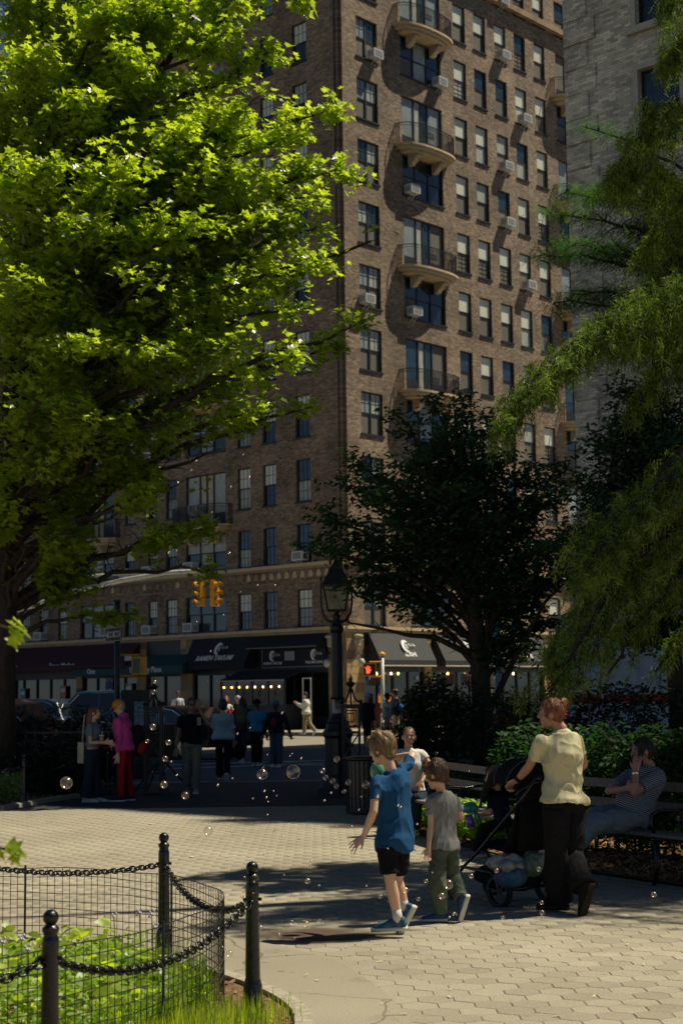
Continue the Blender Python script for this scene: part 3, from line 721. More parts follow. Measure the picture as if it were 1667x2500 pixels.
# mulch beds behind the benches and at far left
def bl(y, o=0): return (bench_line(y)+o, y)
bedR = [bl(30.5, .3), bl(24, .2), bl(18.9, .1), bl(15.3, .1), bl(12, .1), bl(9.8, .1), (12, 8), (30, 6), (30, 30.8), (2, 30.8)]
sheet('mulch_ground', bedR, .034, M['mulch'])
bedL = [gp(-250, 1985)[:2], gp(0, 1982)[:2], gp(110, 1962)[:2], gp(190, 1950)[:2], (-4.4, 30.9), (-25, 30.9), (-25, 20)]
sheet('mulch_ground', bedL, .036, M['mulch'])
b = MB()
for p, q in zip(bedL[:3], bedL[1:4]): b.tube([(p[0], p[1], .03), (q[0], q[1], .03)], .06, 6)
tag(b.build('bed_kerb', M['kerb']), kind='structure')
# loose chips and litter of leaves on the mulch and paving (stuff)
def litter(name, n, fn, c, size, z=.02, tilt=.5):
    P = np.array([fn() for _ in range(n)]); P = np.column_stack([P, np.full(n, z)+NR.uniform(0, .012, n)])
    a = NR.uniform(0, 6.28, n); U = np.column_stack([np.cos(a), np.sin(a), NR.normal(0, tilt, n)]); V = np.column_stack([-np.sin(a), np.cos(a), NR.normal(0, tilt, n)])
    tv = [(-.5, -.2, 0), (.5, -.2, 0), (.5, .2, .05), (-.5, .2, 0)]
    X, T = scatter(tv, [(0, 1, 2, 3)], P, U, V, NR.uniform(.5, 1.5, n)*size); o = fast(name, X, T, c); return tag(o, kind='stuff')
def inbed():
    while True:
        x = random.uniform(-7, 0); y = random.uniform(3, 11.5)
        if inpoly(x, y, bed_edge): return (x, y)
def inbr():
    y = random.uniform(10.5, 24); return (bench_line(y)+.15+abs(random.gauss(0, 1.4)), y)
def inbl():
    while True:
        x = random.uniform(-8, -4); y = random.uniform(23, 28)
        if inpoly(x, y, bedL): return (x, y)
chip = mat('bark chips', (.30, .17, .08), .9, var=.5, scale=40)
litter('bark_chips', 5000, inbed, chip, .035, .036); litter('bark_chips', 7000, inbr, chip, .07, .045); litter('bark_chips', 2500, inbl, chip, .08, .045)
litter('fallen_leaves', 260, lambda: (random.uniform(-4, 2.2), 8+14*random.random()**1.2), mat('dry petal litter', (.55, .50, .25), .8, var=.3, scale=20), .028, .02, .15)
# brown stain on the paving beside the boy
def blob(name, c, rx, ry, z, m):
    n = 40; pts = [(c[0]+rx*math.cos(a)*(1+.18*noise.noise(Vector((math.cos(a)*2, math.sin(a)*2, 3)))), c[1]+ry*math.sin(a)*(1+.18*noise.noise(Vector((math.cos(a)*2, math.sin(a)*2, 9))))) for a in [2*math.pi*i/n for i in range(n)]]
    return sheet(name, pts, z, m)
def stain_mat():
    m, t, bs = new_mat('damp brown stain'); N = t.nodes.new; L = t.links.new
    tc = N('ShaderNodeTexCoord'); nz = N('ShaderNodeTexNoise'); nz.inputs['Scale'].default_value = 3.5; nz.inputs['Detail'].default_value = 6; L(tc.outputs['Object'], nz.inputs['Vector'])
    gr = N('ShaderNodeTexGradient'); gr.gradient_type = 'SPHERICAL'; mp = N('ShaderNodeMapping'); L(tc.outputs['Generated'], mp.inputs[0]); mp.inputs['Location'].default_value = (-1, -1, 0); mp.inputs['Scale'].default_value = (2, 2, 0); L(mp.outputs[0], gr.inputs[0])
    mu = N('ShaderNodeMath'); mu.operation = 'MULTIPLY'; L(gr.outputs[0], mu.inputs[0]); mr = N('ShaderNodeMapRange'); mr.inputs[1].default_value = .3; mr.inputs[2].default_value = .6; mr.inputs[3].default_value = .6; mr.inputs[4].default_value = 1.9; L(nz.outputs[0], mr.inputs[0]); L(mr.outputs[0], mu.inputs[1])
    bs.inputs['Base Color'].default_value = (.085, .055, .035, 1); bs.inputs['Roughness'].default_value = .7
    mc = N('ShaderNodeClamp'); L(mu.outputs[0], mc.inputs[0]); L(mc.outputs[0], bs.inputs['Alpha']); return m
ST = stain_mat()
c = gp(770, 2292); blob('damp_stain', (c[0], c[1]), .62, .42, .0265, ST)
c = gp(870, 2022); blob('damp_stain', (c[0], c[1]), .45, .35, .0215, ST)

# ------------------------------------------------ awnings and signs of the corner block
def awning(d, n, s0, s1, zt, zb, dep, m, label, val=.24, nrib=0, edge=None):
    right = d if np.dot(np.cross(d, ZV), n) > 0 else -d; so = s0 if np.allclose(right, d) else s1
    o = thing('awning', label, 'awning'); w = s1-s0; org = CB+d*so
    P = lambda x, y, z: org+right*x+n*y+ZV*z
    b = MB()
    t = .02
    def plate(pts, vec): b.extr(pts, vec)
    plate([P(0, .2, zt), P(w, .2, zt), P(w, dep+.2, zb+val), P(0, dep+.2, zb+val)], -ZV*t)
    plate([P(0, dep+.2, zb+val-.001), P(w, dep+.2, zb+val-.001), P(w, dep+.2, zb), P(0, dep+.2, zb)], -n*t)
    for x in (.002, w-.002-t): plate([P(x, .2, zt-.02), P(x, dep+.17, zb+val-.03), P(x, dep+.17, zb+.002), P(x, .1, zb+.002)], right*t)
    b.build('canvas', m, o)
    if edge:
        b = MB(); b.tube([P(0, dep+.2, zb-.02), P(w, dep+.2, zb-.02)], .035, 6); b.build('front_bar', edge, o)
    up = (P(0, .2, zt)-P(0, dep+.2, zb+val)); up /= np.linalg.norm(up)
    nn_ = np.cross(right, up)
    return o, P, right, up, nn_
def logo(P0, right, up, size, m, parent, kana=True):
    """thick crescent with a small inner mark and brush kana beside it"""
    nn_ = np.cross(right, up); b = MB(); n = 22; V = []
    for i in range(n+1):
        a = math.radians(45+250*i/n); wd = .30*math.sin(math.pi*(i+.8)/(n+1.6))**.8+.02
        ro, ri = .5, .5-wd
        V.append((ro*math.cos(a)*.82, ro*math.sin(a))); V.append((ri*math.cos(a)*.82+.02, ri*math.sin(a)-.02))
    pts = [P0+(right*x+up*y)*size+nn_*.012 for x, y in V]
    b.add(pts, [(2*i, 2*i+2, 2*i+3, 2*i+1) for i in range(n)])
    for (x0, y0, x1, y1) in ((.0, -.18, .02, .16), (.02, .16, .16, .12), (.16, .12, .12, -.2), (-.02, .0, .12, .02), (.05, -.2, .2, -.12)):
        a_ = np.array([x0, y0]); c_ = np.array([x1, y1]); t = (c_-a_)/np.linalg.norm(c_-a_); w_ = np.array([-t[1], t[0]])*.025
        b.add([P0+(right*q[0]+up*q[1])*size+nn_*.014 for q in (a_-w_, c_-w_, c_+w_, a_+w_)], [(0, 1, 2, 3)])
    if kana:
        ox = .42
        for (x0, y0, x1, y1) in ((0, .16, .16, .18), (.07, .24, .02, .0), (.12, .1, .2, .09), (.12, .01, .22, .0), (.40, .2, .30, .1), (.30, .1, .41, -.02), (.5, .16, .6, .17), (.6, .17, .52, .0), (.52, .02, .68, .06), (.65, .12, .62, -.04)):
            a_ = np.array([x0+ox-.1, y0]); c_ = np.array([x1+ox-.1, y1]); t = (c_-a_)/np.linalg.norm(c_-a_); w_ = np.array([-t[1], t[0]])*.022
            b.add([P0+(right*q[0]+up*q[1])*size+nn_*.014 for q in (a_-w_, c_-w_, c_+w_, a_+w_)], [(0, 1, 2, 3)])
    return b.build('logo', m, parent)
WP = M['white_print']; bar = mat('awning bar', (.42, .38, .3), .5)
o, P, r_, u_, n_ = awning(dR, nR, 1.33, 5.25, 4.46, 2.98, .7, M['awning_black'], 'black awning lettered SUSHI beside the corner stone pier', edge=bar)
q = P(2.05, .62, 3.88); logo(q, r_, u_, .66, WP, o); textobj('SUSHI', P(2.25, .80, 3.40)+n_*.01, r_, u_, .31, WP, o, 0, .010)
o, P, r_, u_, n_ = awning(dR, nR, 5.92, 9.85, 4.46, 2.98, .7, M['awning_black'], 'black awning lettered RAMEN behind the dark tree', edge=bar)
q = P(2.0, .62, 3.88); logo(q, r_, u_, .66, WP, o); textobj('RAMEN', P(2.1, .80, 3.40)+n_*.01, r_, u_, .31, WP, o, 0, .010)
o, P, r_, u_, n_ = awning(dR, nR, 10.5, 14.6, 4.46, 2.98, .7, M['awning_black'], 'third black awning from the corner pier, right of the blue pole', edge=bar)
q = P(2.0, .62, 3.88); logo(q, r_, u_, .66, WP, o); textobj('SUSHI', P(2.1, .80, 3.40)+n_*.01, r_, u_, .31, WP, o, 0, .010)
o, P, r_, u_, n_ = awning(dL, nL, 5.75, 10.16, 4.48, 2.96, .65, M['awning_navy'], 'navy black awning lettered RAMEN TAKUMI left of the lamp post')
q = P(2.35, .62, 3.95); logo(q, r_, u_, .66, WP, o); textobj('RAMEN TAKUMI', P(2.15, .80, 3.40)+n_*.01, r_, u_, .36, WP, o, .3, .010)
o, P, r_, u_, n_ = awning(dL, nL, 1.05, 5.65, 4.46, 3.90, .6, M['awning_navy'], 'short plain black awning above the restaurant sign board', val=.1)
b = MB(); b.tube([P(0, .83, 3.88), P(4.6, .83, 3.88)], .02, 5); b.build('front_bar', M['grille'], o)
o, P, r_, u_, n_ = awning(dL, nL, 14.3, 25.8, 4.44, 3.15, .9, M['awning_red'], 'long burgundy awning of the corner market at left')
textobj('Space Market', P(6.1, 1.06, 3.28), r_, ZV, .40, WP, o, 0, .006); textobj('1 University Place', P(1.5, 1.06, 3.30), r_, ZV, .26, WP, o, 0, .002)
o, P, r_, u_, n_ = awning(dL, nL, 9.9, 18.6, 3.78, 2.80, .9, M['awning_green'], 'dark green entrance awning with white address lettering', val=.45)
textobj('One', P(1.5, 1.125, 2.92), r_, ZV, .38, WP, o, 0, .008); textobj('University Place', P(5.9, 1.125, 2.92), r_, ZV, .38, WP, o, 0, .008)
for s_ in (9.2, 8.55, 7.9, 7.25, 6.6): logo(CB+dL*s_+nL*.02+ZV*2.42, -dL, ZV, .17, WP, bld, False)
for s_ in (1.55, 4.9, 6.2, 9.3, 10.8, 11.9, 13.0, 14.2): logo(CB+dR*s_+nR*.02+ZV*2.42, dR, ZV, .17, WP, bld, False)
for s_ in (1.9, 2.9, 3.4, 7.0, 8.8, 12.2): bb = MB(); bb.ell(CB+dR*s_+nR*.12+ZV*2.62, (.05, .05, .06), 8, m=6); bb.build('bulb', M['warm_bulb'], bld)
# sign board with two logos
sb = thing('sign_board', 'black sign board with two white crescent logos under the plain awning', 'sign')
b = MB(); b.box(CB+dL*3.1+nL*.2+ZV*3.42, (4.1, .12, .82), (dL, nL, ZV)); b.build('board', M['awning_navy'], sb)
b = MB(); b.box(CB+dL*3.1+nL*.2+ZV*2.99, (4.16, .14, .03), (dL, nL, ZV)); b.box(CB+dL*5.17+nL*.2+ZV*3.42, (.03, .14, .86), (dL, nL, ZV)); b.build('edge', M['grille'], sb)
for s_, tx in ((4.45, 'RAMEN TAKUMI'), (1.75, 'TAKUMI SUSHI')):
    logo(CB+dL*s_+nL*.27+ZV*3.52, -dL, ZV, .5, WP, sb); textobj(tx, CB+dL*(s_+.0)+nL*.27+ZV*3.12, -dL, ZV, .17, WP, sb, 0, .002)
b = MB()
for i in range(6): b.box(CB+dL*(3.6-i*.11)+nL*.27+ZV*3.5, (.045, .01, .42), (dL, nL, ZV))
b.build('bar_mark', WP, sb)
# glazed street vestibule in front of the ramen shop
vb = thing('dining_shed', 'black glazed dining enclosure on the pavement under the restaurant sign', 'dining enclosure')
VO = CB+dL*6.3+nL*.9; vd = -dL
def vbox(x0, x1, y0, y1, z0, z1, m, name, par=vb):
    b = MB(); b.box(VO+vd*(x0+x1)/2+nL*(y0+y1)/2+ZV*(z0+z1)/2, (x1-x0, y1-y0, z1-z0), (vd, nL, ZV)); return b.build(name, m, par)
vbox(0, 4.3, .0, 1.0, .15, 1.28, M['dark_metal'], 'dado')
b = MB(); b.extr([VO+vd*0+nL*1.1+ZV*2.36, VO+vd*4.35+nL*1.1+ZV*2.36, VO+vd*4.35+nL*-.3+ZV*2.82, VO+nL*-.3+ZV*2.82], ZV*.04); b.build('roof', M['awning_navy'], vb)
vbox(-.03, 4.38, 1.1, 1.14, 2.34, 2.40, bar, 'gutter')
for i in range(5): vbox(i*1.05, i*1.05+.1, .92, 1.0, 1.28, 2.36, M['dark_metal'], 'post')
for i in range(4):
    g = vbox(i*1.05+.1, i*1.05+1.05, .94, .96, 1.28, 2.34, mat('smoked glass', (.03, .03, .03), .1, spec=.7) if i == 0 else bpy.data.materials['smoked glass'], 'pane')
    if i: vbox(i*1.05+.2, i*1.05+.95, .965, .972, 1.32, 2.2, mat('frosted panel', (.10, .095, .08), .6) if i == 1 else bpy.data.materials['frosted panel'], 'frosted_panel')
    if i: logo(VO+vd*(i*1.05+.57)+nL*.975+ZV*1.8, vd, ZV, .3, M['black_iron'], vb, False)
    for x in (.25, .78):
        bb = MB(); bb.ell(VO+vd*(i*1.05+x)+nL*.99+ZV*2.08, (.035, .035, .045), 8, m=6); bb.build('bulb', M['warm_bulb'], vb)
fd = thing('display_frame', 'tall pale metal folding door frame left of the lamp post base', 'door frame')
b = MB(); FO = CB+dL*1.35+nL*1.4
for x in (0, .5): b.box(FO-dL*x+ZV*1.3, (.04, .04, 2.3), (dL, nL, ZV))
for z in (.17, .95, 1.5, 2.43): b.box(FO-dL*.25+ZV*z, (.5, .04, .04), (dL, nL, ZV))
b.build('frame', M['white_enamel'], fd)
# posters in the market window
ps = thing('window_poster', 'purple and white NYU poster in the green awning shop window', 'poster')
b = MB(); b.box(CB+dL*16.9+nL*.08+ZV*2.35, (.62, .02, 1.1), (dL, nL, ZV)); b.build('sheet', mat('purple print', (.09, .05, .16), .6), ps)
textobj('NYU', CB+dL*16.9+nL*.1+ZV*2.5, -dL, ZV, .3, WP, ps); textobj('10', CB+dL*16.9+nL*.1+ZV*1.88, -dL, ZV, .4, WP, ps)
for s_, z_, c_, nm in ((20.9, 1.9, (.55, .18, .08), 'orange poster in the market window under the burgundy awning'), (15.3, 1.95, (.5, .42, .2), 'yellow poster in the window behind the sign pole'), (24.6, 1.8, (.1, .35, .3), 'green and white poster at the far left market window')):
    p_ = thing('window_poster', nm, 'poster'); b = MB(); b.box(CB+dL*s_+nL*.07+ZV*z_, (.5, .02, .9), (dL, nL, ZV)); b.build('sheet', mat('poster print', c_, .6, var=.5, scale=5), p_)
    b = MB(); b.box(CB+dL*s_+nL*.085+ZV*(z_+.2), (.36, .01, .2), (dL, nL, ZV)); b.build('print_block', WP, p_)

# ------------------------------------------------ air conditioners
def ac_meshes():
    b = MB().b2((-.33, 0, 0), (.33, .48, .42)); body = b.mesh('casing', [M['white_enamel']])
    g = MB(); 
    g.b2((-.27, .482, .05), (.27, .487, .37))
    gm_ = g.mesh('grille', [M['grille']])
    s = MB()
    for sd_ in (-1, 1):
        for i in range(3): s.box((sd_*.333, .12+.11*i, .2), (.006, .06, .26))
    sm_ = s.mesh('side_vent', [M['grille']])
    k = MB().tube([(-.1, .05, -.28), (-.1, .42, -.01)], .018, 4).tube([(.12, .05, -.28), (.12, .42, -.01)], .018, 4); km = k.mesh('support', [M['white_enamel']])
    return body, gm_, sm_, km
ACM = ac_meshes()
ORD = ['ground', 'first', 'second', 'third', 'fourth', 'fifth', 'sixth', 'seventh', 'eighth', 'ninth', 'tenth', 'eleventh', 'twelfth', 'thirteenth']
def ac(d, n, s_, z_, label):
    right = d if np.dot(np.cross(d, ZV), n) < 0 else -d
    p = CB+d*s_+ZV*z_-n*.02; o = thing('air_conditioner', label, 'air conditioner', p, math.atan2(right[1], right[0]), 'white window air conditioners on the corner block')
    for nm, me in zip(('casing', 'grille', 'side_vent', 'support'), ACM): link(nm, me, o)
def sillz(k): return (HEAD0+FH*k-2.0 if k >= 0 else (7.83 if k == -1 else 4.82))+.05
for s_, k, w in ((2.4, 7, 'twin window column by the corner'), (1.55, 3, 'twin window column by the corner'), (7.25, 7, 'triple window just below a balcony'), (4.95, 5, 'triple window left side, under a balcony'), (4.95, 3, 'triple window left side, under a balcony'),
                 (12.62, 8, 'third narrow window column'), (14.35, 7, 'fourth narrow window column'), (12.62, 6, 'third narrow window column'), (12.62, 5, 'third narrow window column'), (14.35, 4, 'fourth narrow window column'),
                 (19.0, 7, 'far right triple window in balcony shade'), (12.62, 9, 'third narrow window column'), (10.84, 1, 'second narrow window column'), (7.2, -2, 'triple window above the black awnings')):
    ac(dR, nR, s_, sillz(k), 'air conditioner, sunlit front, %s floor, %s' % (ORD[k+2+1], w))
for s_, k, w in ((2.6, -1, 'window nearest the corner'), (13.5, 1, 'narrow window left of the triple window'), (13.5, -1, 'narrow window left of the triple window'), (10.3, -1, 'left bay of the triple window'), (10.3, -2, 'left bay of the triple window'), (13.5, -2, 'narrow window left of the triple window'),
                 (16.95, -2, 'second triple window by the one way sign'), (22.8, -2, 'narrow window above the burgundy awning'), (20.9, -1, 'narrow window behind the maple'), (15.3, -1, 'window behind the maple leaves'), (9.9, 0, 'balcony window'), (11.9, 8, 'top window behind the maple')):
    ac(dL, nL, s_, sillz(k), 'air conditioner, shaded front, %s floor, %s' % (ORD[k+2+1], w))
# ------------------------------------------------ bollards, chain and wire guard of the flower bed
def post_mesh(h=.82):
    k = h/.82
    pr = [(.078, 0), (.078, .17*k), (.070, .185*k), (.066, .20*k), (.062, .20*k), (.054, .56*k), (.056, .57*k), (.050, .585*k), (.056, .60*k), (.055, .66*k), (.052, .672*k), (.046, .68*k), (.046, .69*k), (.056, .70*k), (.056, .712*k), (.036, .722*k), (.034, .73*k)]
    for i in range(9):
        a = math.pi*(.12+.88*i/8); pr.append((max(.001, .052*math.sin(a)), .772*k-.052*math.cos(a)))
    pr = [(r*.64, z*1.05 if z < .72*k else .758*k+(z-.722*k)*.64) for r, z in pr]
    b = MB().lathe(pr, (0, 0, 0), 20); b.tube([(-.05, 0, .625*k), (.05, 0, .625*k)], .009, 8)
    return b.mesh('post', [M['gloss_black']], True)
M['gloss_black'] = mat('glossy black paint', (.005, .005, .006), .24, var=.4, scale=30, bump=.25, bscale=60, spec=.6)
PM = post_mesh()
def bollard(p, label):
    o = link('bollard', PM); shade_smooth(o, 35); o.location = (p[0], p[1], 0); tag(o, label, 'bollard', 'black ball topped bollards round the planting beds'); return o
posts = {'n': (-1.235, 6.63), 'm': (-1.18, 10.25), 'r': (-.50, 8.42), 'f': (-5.08, 24.9), 'fl': (-7.6, 22.6), 'l': (-3.05, 11.35), 'nl': (-2.6, 5.2), 'fr': (-6.6, 28.4)}
for k, l in (('n', 'nearest black ball topped bollard at lower left, inside the bed corner'), ('m', 'black ball topped bollard at the back of the flower bed, with two chains'), ('r', 'black ball topped bollard on the bed nose, hole with light through it'), ('f', 'small far black bollard beside the left mulch bed in front of the dark hedge'),
             ('fl', 'far bollard off the left edge by the mulch bed'), ('l', 'bollard left of the flower bed beyond the picture edge'), ('nl', 'bollard nearest the viewer beyond the left edge'), ('fr', 'far bollard behind the woman in the grey tee')): bollard(posts[k], l)
def link_mesh(L=.05, w=.017, r=.0055):
    P = []
    for i in range(12):
        a = 2*math.pi*i/12; x = w*math.cos(a); y = w*math.sin(a)+(L/2-w)*(1 if math.sin(a) > .01 else (-1 if math.sin(a) < -.01 else 0)); P.append((x, y, 0))
    P.append(P[0]); P.append(P[1])
    return MB().tube(P, r, 5, cap=False).mesh('chain_link', [M['gloss_black']], True)
LK = link_mesh()
def chain(a, b_, sag, label, zt=.62, sc=1.0, dead=False):
    A = Vector((a[0], a[1], zt)); B = Vector((b_[0], b_[1], zt)); L_ = (B-A).length; n = int((L_*(1+2.2*(sag/L_)**2))/(.036*sc))
    o = thing('chain', label, 'chain', A, 0, 'chains hung between the bollards')
    pts = []
    for i in range(n+1):
        t = i/n; p = (B-A)*t; p.z -= 4*sag*t*(1-t); pts.append(p)
    if dead:
        MB().tube(pts, .012, 5).build('chain_run', M['gloss_black'], o); return
    for i in range(n):
        d = (pts[i+1]-pts[i]).normalized(); k = link('chain_link', LK, o)
        q = d.to_track_quat('Y', 'Z').to_matrix().to_4x4() @ Matrix.Rotation((math.pi/2 if i % 2 else 0)+.5+random.uniform(-.2, .2), 4, 'Y')
        k.matrix_local = Matrix.Translation((pts[i]+pts[i+1])/2) @ q @ Matrix.Scale(sc, 4)
chain(posts['l'], posts['m'], .10, 'black chain along the back of the flower bed, left of the back bollard', sc=1.08)
chain(posts['m'], posts['r'], .15, 'black chain sagging from the back bollard to the bed nose bollard', sc=1.08)
chain(posts['r'], posts['n'], .17, 'black chain from the bed nose bollard toward the nearest bollard', sc=1.08)
chain(posts['n'], posts['nl'], .12, 'black chain from the nearest bollard out of the left edge', sc=1.08)
chain(posts['fl'], posts['f'], .13, 'far chain left of the small bollard, sun glinting on its links', sc=1.7)
chain(posts['f'], posts['fr'], .16, 'far chain right of the small bollard in front of the dark hedge', sc=1.7)
# wire mesh guard
wire_m = mat('black coated wire', (.02, .02, .02), .35, var=.2, spec=.6)
fence_path = smooth_curve([(-6, 10.55), (-4, 10.6), (-2.9, 10.55), (-2.2, 10.42), (-1.6, 10.25), (-1.1, 9.85), (-.80, 9.3), (-.68, 8.8), (-.72, 8.3), (-.88, 7.8), (-1.1, 7.35), (-1.42, 6.95), (-1.8, 6.6), (-2.3, 6.3), (-3.2, 6.0)], 10)
def resample(P, step):
    P = np.array(P); s = np.concatenate([[0], np.cumsum(np.linalg.norm(np.diff(P, axis=0), axis=1))]); n = int(s[-1]/step); t = np.linspace(0, s[-1], n+1)
    return np.column_stack([np.interp(t, s, P[:, 0]), np.interp(t, s, P[:, 1])])
wf = thing('wire_fence', 'low black wire mesh guard curving round the flower bed', 'fence')
fp = resample(fence_path, .052)
b = MB()
for j in range(12):
    z = .02+j*.052
    b.tube([(p[0], p[1], z+.006*math.sin(i*.35+j)) for i, p in enumerate(fp)], .0028 if j < 11 else .0034, 4, cap=False)
q = b.build('horizontal_wires', wire_m, wf); q['kind'] = 'stuff'
b = MB()
for p in fp: b.tube([(p[0], p[1], 0), (p[0]+random.uniform(-.003, .003), p[1], .595)], .0026, 4, cap=False)
q = b.build('vertical_wires', wire_m, wf); q['kind'] = 'stuff'
for i in (30, 75, 98, 140):
    if i < len(fp): MB().tube([(fp[i][0], fp[i][1], 0), (fp[i][0], fp[i][1], .61)], .008, 6).build('stake', M['dark_metal'], wf)
# far bed wire
wf2 = thing('wire_fence', 'low wire guard in front of the dark hedge at far left', 'fence')
b = MB()
for z in (.05, .25, .45, .6): b.tube([(-8.5, 22.9, z), (-5.4, 25.4, z), (-6.2, 28.6, z)], .004, 4)
b.build('wires', wire_m, wf2)

# ------------------------------------------------ lamp post with lantern
lp = thing('street_lamp', 'tall black iron park lamp post with a four sided lantern beside the gate', 'street lamp', (-.11, 26.9, 0))
IR = M['black_iron']
MB().lathe([(.36, 0), (.36, .12), (.30, .16), (.28, .30), (.24, .34), (.23, .95), (.26, 1.0), (.26, 1.06), (.215, 1.12), (.19, 1.2), (.2, 1.23), (.15, 1.27), (.11, 1.35), (.105, 1.6), (.125, 1.63), (.1, 1.66), (.095, 2.75), (.12, 2.80), (.12, 2.86), (.075, 2.92), (.06, 3.0), (.07, 3.05), (.02, 3.1)], (0, 0, 0), 16).build('pole', IR, lp)
b = MB()
for sx in (-1, 1): b.tube([(sx*.03, 0, 2.93), (sx*.16, 0, 2.97), (sx*.245, 0, 3.1), (sx*.27, 0, 3.3), (sx*.265, 0, 3.62)], [.03, .026, .022, .02, .018], 6); b.ell((sx*.265, 0, 3.68), (.02, .02, .06), 6, m=5)
b.build('arm', IR, lp)
def frustum(b, w0, w1, z0, z1, mi=0):
    V = [(sx*w0, sy*w0, z0) for sx, sy in ((-1, -1), (1, -1), (1, 1), (-1, 1))]+[(sx*w1, sy*w1, z1) for sx, sy in ((-1, -1), (1, -1), (1, 1), (-1, 1))]
    return b.add(V, [(3, 2, 1, 0), (4, 5, 6, 7), (0, 1, 5, 4), (1, 2, 6, 5), (2, 3, 7, 6), (3, 0, 4, 7)], mi)
b = MB(); frustum(b, .14, .15, 3.12, 3.15); frustum(b, .245, .25, 3.54, 3.58); frustum(b, .25, .12, 3.58, 3.84); frustum(b, .13, .09, 3.84, 3.90); frustum(b, .09, .02, 3.9, 4.02); b.ell((0, 0, 4.06), (.035, .035, .05), 8, m=6)
for sx, sy in ((-1, -1), (1, -1), (1, 1), (-1, 1)): b.tube([(sx*.145, sy*.145, 3.13), (sx*.225, sy*.225, 3.56)], .014, 5)
b.tube([(0, 0, 3.1), (0, 0, 3.25)], .05, 8)
b.build('lantern_frame', IR, lp)
lg = mat('lantern glass', (.16, .17, .12), .25, var=.6, scale=5, spec=.7)
for a in range(4):
    R_ = Matrix.Rotation(a*math.pi/2, 3, 'Z'); V = [R_@Vector(v) for v in ((-.135, -.135, 3.16), (.135, -.135, 3.16), (.21, -.215, 3.54), (-.21, -.215, 3.54))]
    MB().add(V, [(0, 1, 2, 3)]).add([v*1.0+Vector((0, 0, 0)) for v in V], [(3, 2, 1, 0)] if False else []).build('pane', lg, lp)
stk = thing('sticker', 'black and white portrait sticker on the lamp post', 'sticker', (-.11, 26.9, 1.52))
b = MB(); 
for i in range(5):
    a0 = math.radians(-150+i*18-0); a1 = a0+math.radians(18); r = .112
    b.add([(r*math.cos(a0), r*math.sin(a0), -.14), (r*math.cos(a1), r*math.sin(a1), -.14), (r*math.cos(a1), r*math.sin(a1), .12), (r*math.cos(a0), r*math.sin(a0), .12)], [(0, 1, 2, 3)])
b.build('paper', mat('pale sticker paper', (.5, .5, .5), .6), stk)
MB().ell((0, -.118, 0), (.055, .006, .085), 14).build('face_print', mat('grey ink', (.22, .22, .22), .7), stk)
b = MB(); b.ell((-.02, -.124, .02), (.012, .004, .006), 8); b.ell((.02, -.124, .02), (.012, .004, .006), 8); b.ell((0, -.124, -.04), (.018, .004, .006), 8); b.ell((0, -.122, .07), (.06, .006, .025), 10); b.build('ink_lines', M['black_iron'], stk)

# ------------------------------------------------ ornamental iron gate piers and park railing
def gate_pier(x, y, label):
    o = thing('gate_pier', label, 'gate pier', (x, y, 0))
    b = MB(); w = .135
    for sx in (-1, 1):
        for sy in (-1, 1): b.b2((sx*w-.02, sy*w-.02, 0), (sx*w+.02, sy*w+.02, 1.5))
    for z in (0.02, .35, .62, 1.05, 1.14, 1.46): b.b2((-w-.015, -w-.015, z), (w+.015, w+.015, z+.03)) if z in (.02, 1.46) else [b.b2((-w, s_*w-.012, z), (w, s_*w+.012, z+.03)) for s_ in (-1, 1)]
    for z0, z1 in ((.38, .62), (.65, 1.05)):
        for s_ in (-1, 1):
            b.tube([(-w, s_*w, z0), (w, s_*w, z1)], .013, 4); b.tube([(w, s_*w, z0), (-w, s_*w, z1)], .013, 4); b.ell((0, s_*w, (z0+z1)/2), (.035, .015, .035), 8, m=6)
    b.build('lattice', IR, o)
    b = MB()
    for (x0, x1, z0, z1) in ((-.1, -.03, 1.17, 1.19), (.03, .1, 1.17, 1.19), (-.1, .1, 1.42, 1.44), (-.1, -.08, 1.17, 1.44), (.08, .1, 1.17, 1.44), (-.06, .06, 1.23, 1.25), (-.06, .06, 1.37, 1.39), (-.06, -.045, 1.23, 1.39), (.045, .06, 1.23, 1.39)): b.b2((x0, -w-.01, z0), (x1, -w+.01, z1))
    b.build('greek_key_panel', IR, o)
    b = MB(); b.b2((-.17, -.17, 1.49), (.17, .17, 1.53))
    for sx in (-1, 1):
        b.tube([(sx*.15, 0, 1.53), (sx*.16, 0, 1.56), (sx*.10, 0, 1.585), (sx*.05, 0, 1.66), (sx*.025, 0, 1.76)], .017, 5); b.ell((sx*.165, 0, 1.575), (.035, .03, .035), 8, m=6)
        b.tube([(0, sx*.15, 1.53), (0, sx*.10, 1.585), (0, sx*.05, 1.66), (0, sx*.025, 1.76)], .017, 5)
    b.build('scroll_top', IR, o)
    MB().lathe([(.03, 1.74), (.05, 1.76), (.045, 1.78), (.02, 1.80), (.05, 1.84), (.082, 1.87), (.085, 1.885), (.05, 1.90), (.02, 1.92), (.035, 1.945), (.03, 1.96), (.008, 1.985), (.015, 2.0), (.002, 2.04)], (0, 0, 0), 12).build('finial', IR, o, True)
    return o
gate_pier(.115, 26.3, 'ornate black iron gate pier with urn finial right of the lamp post')
gate_pier(-3.33, 27.4, 'ornate black iron gate pier in shade behind the speaker board')
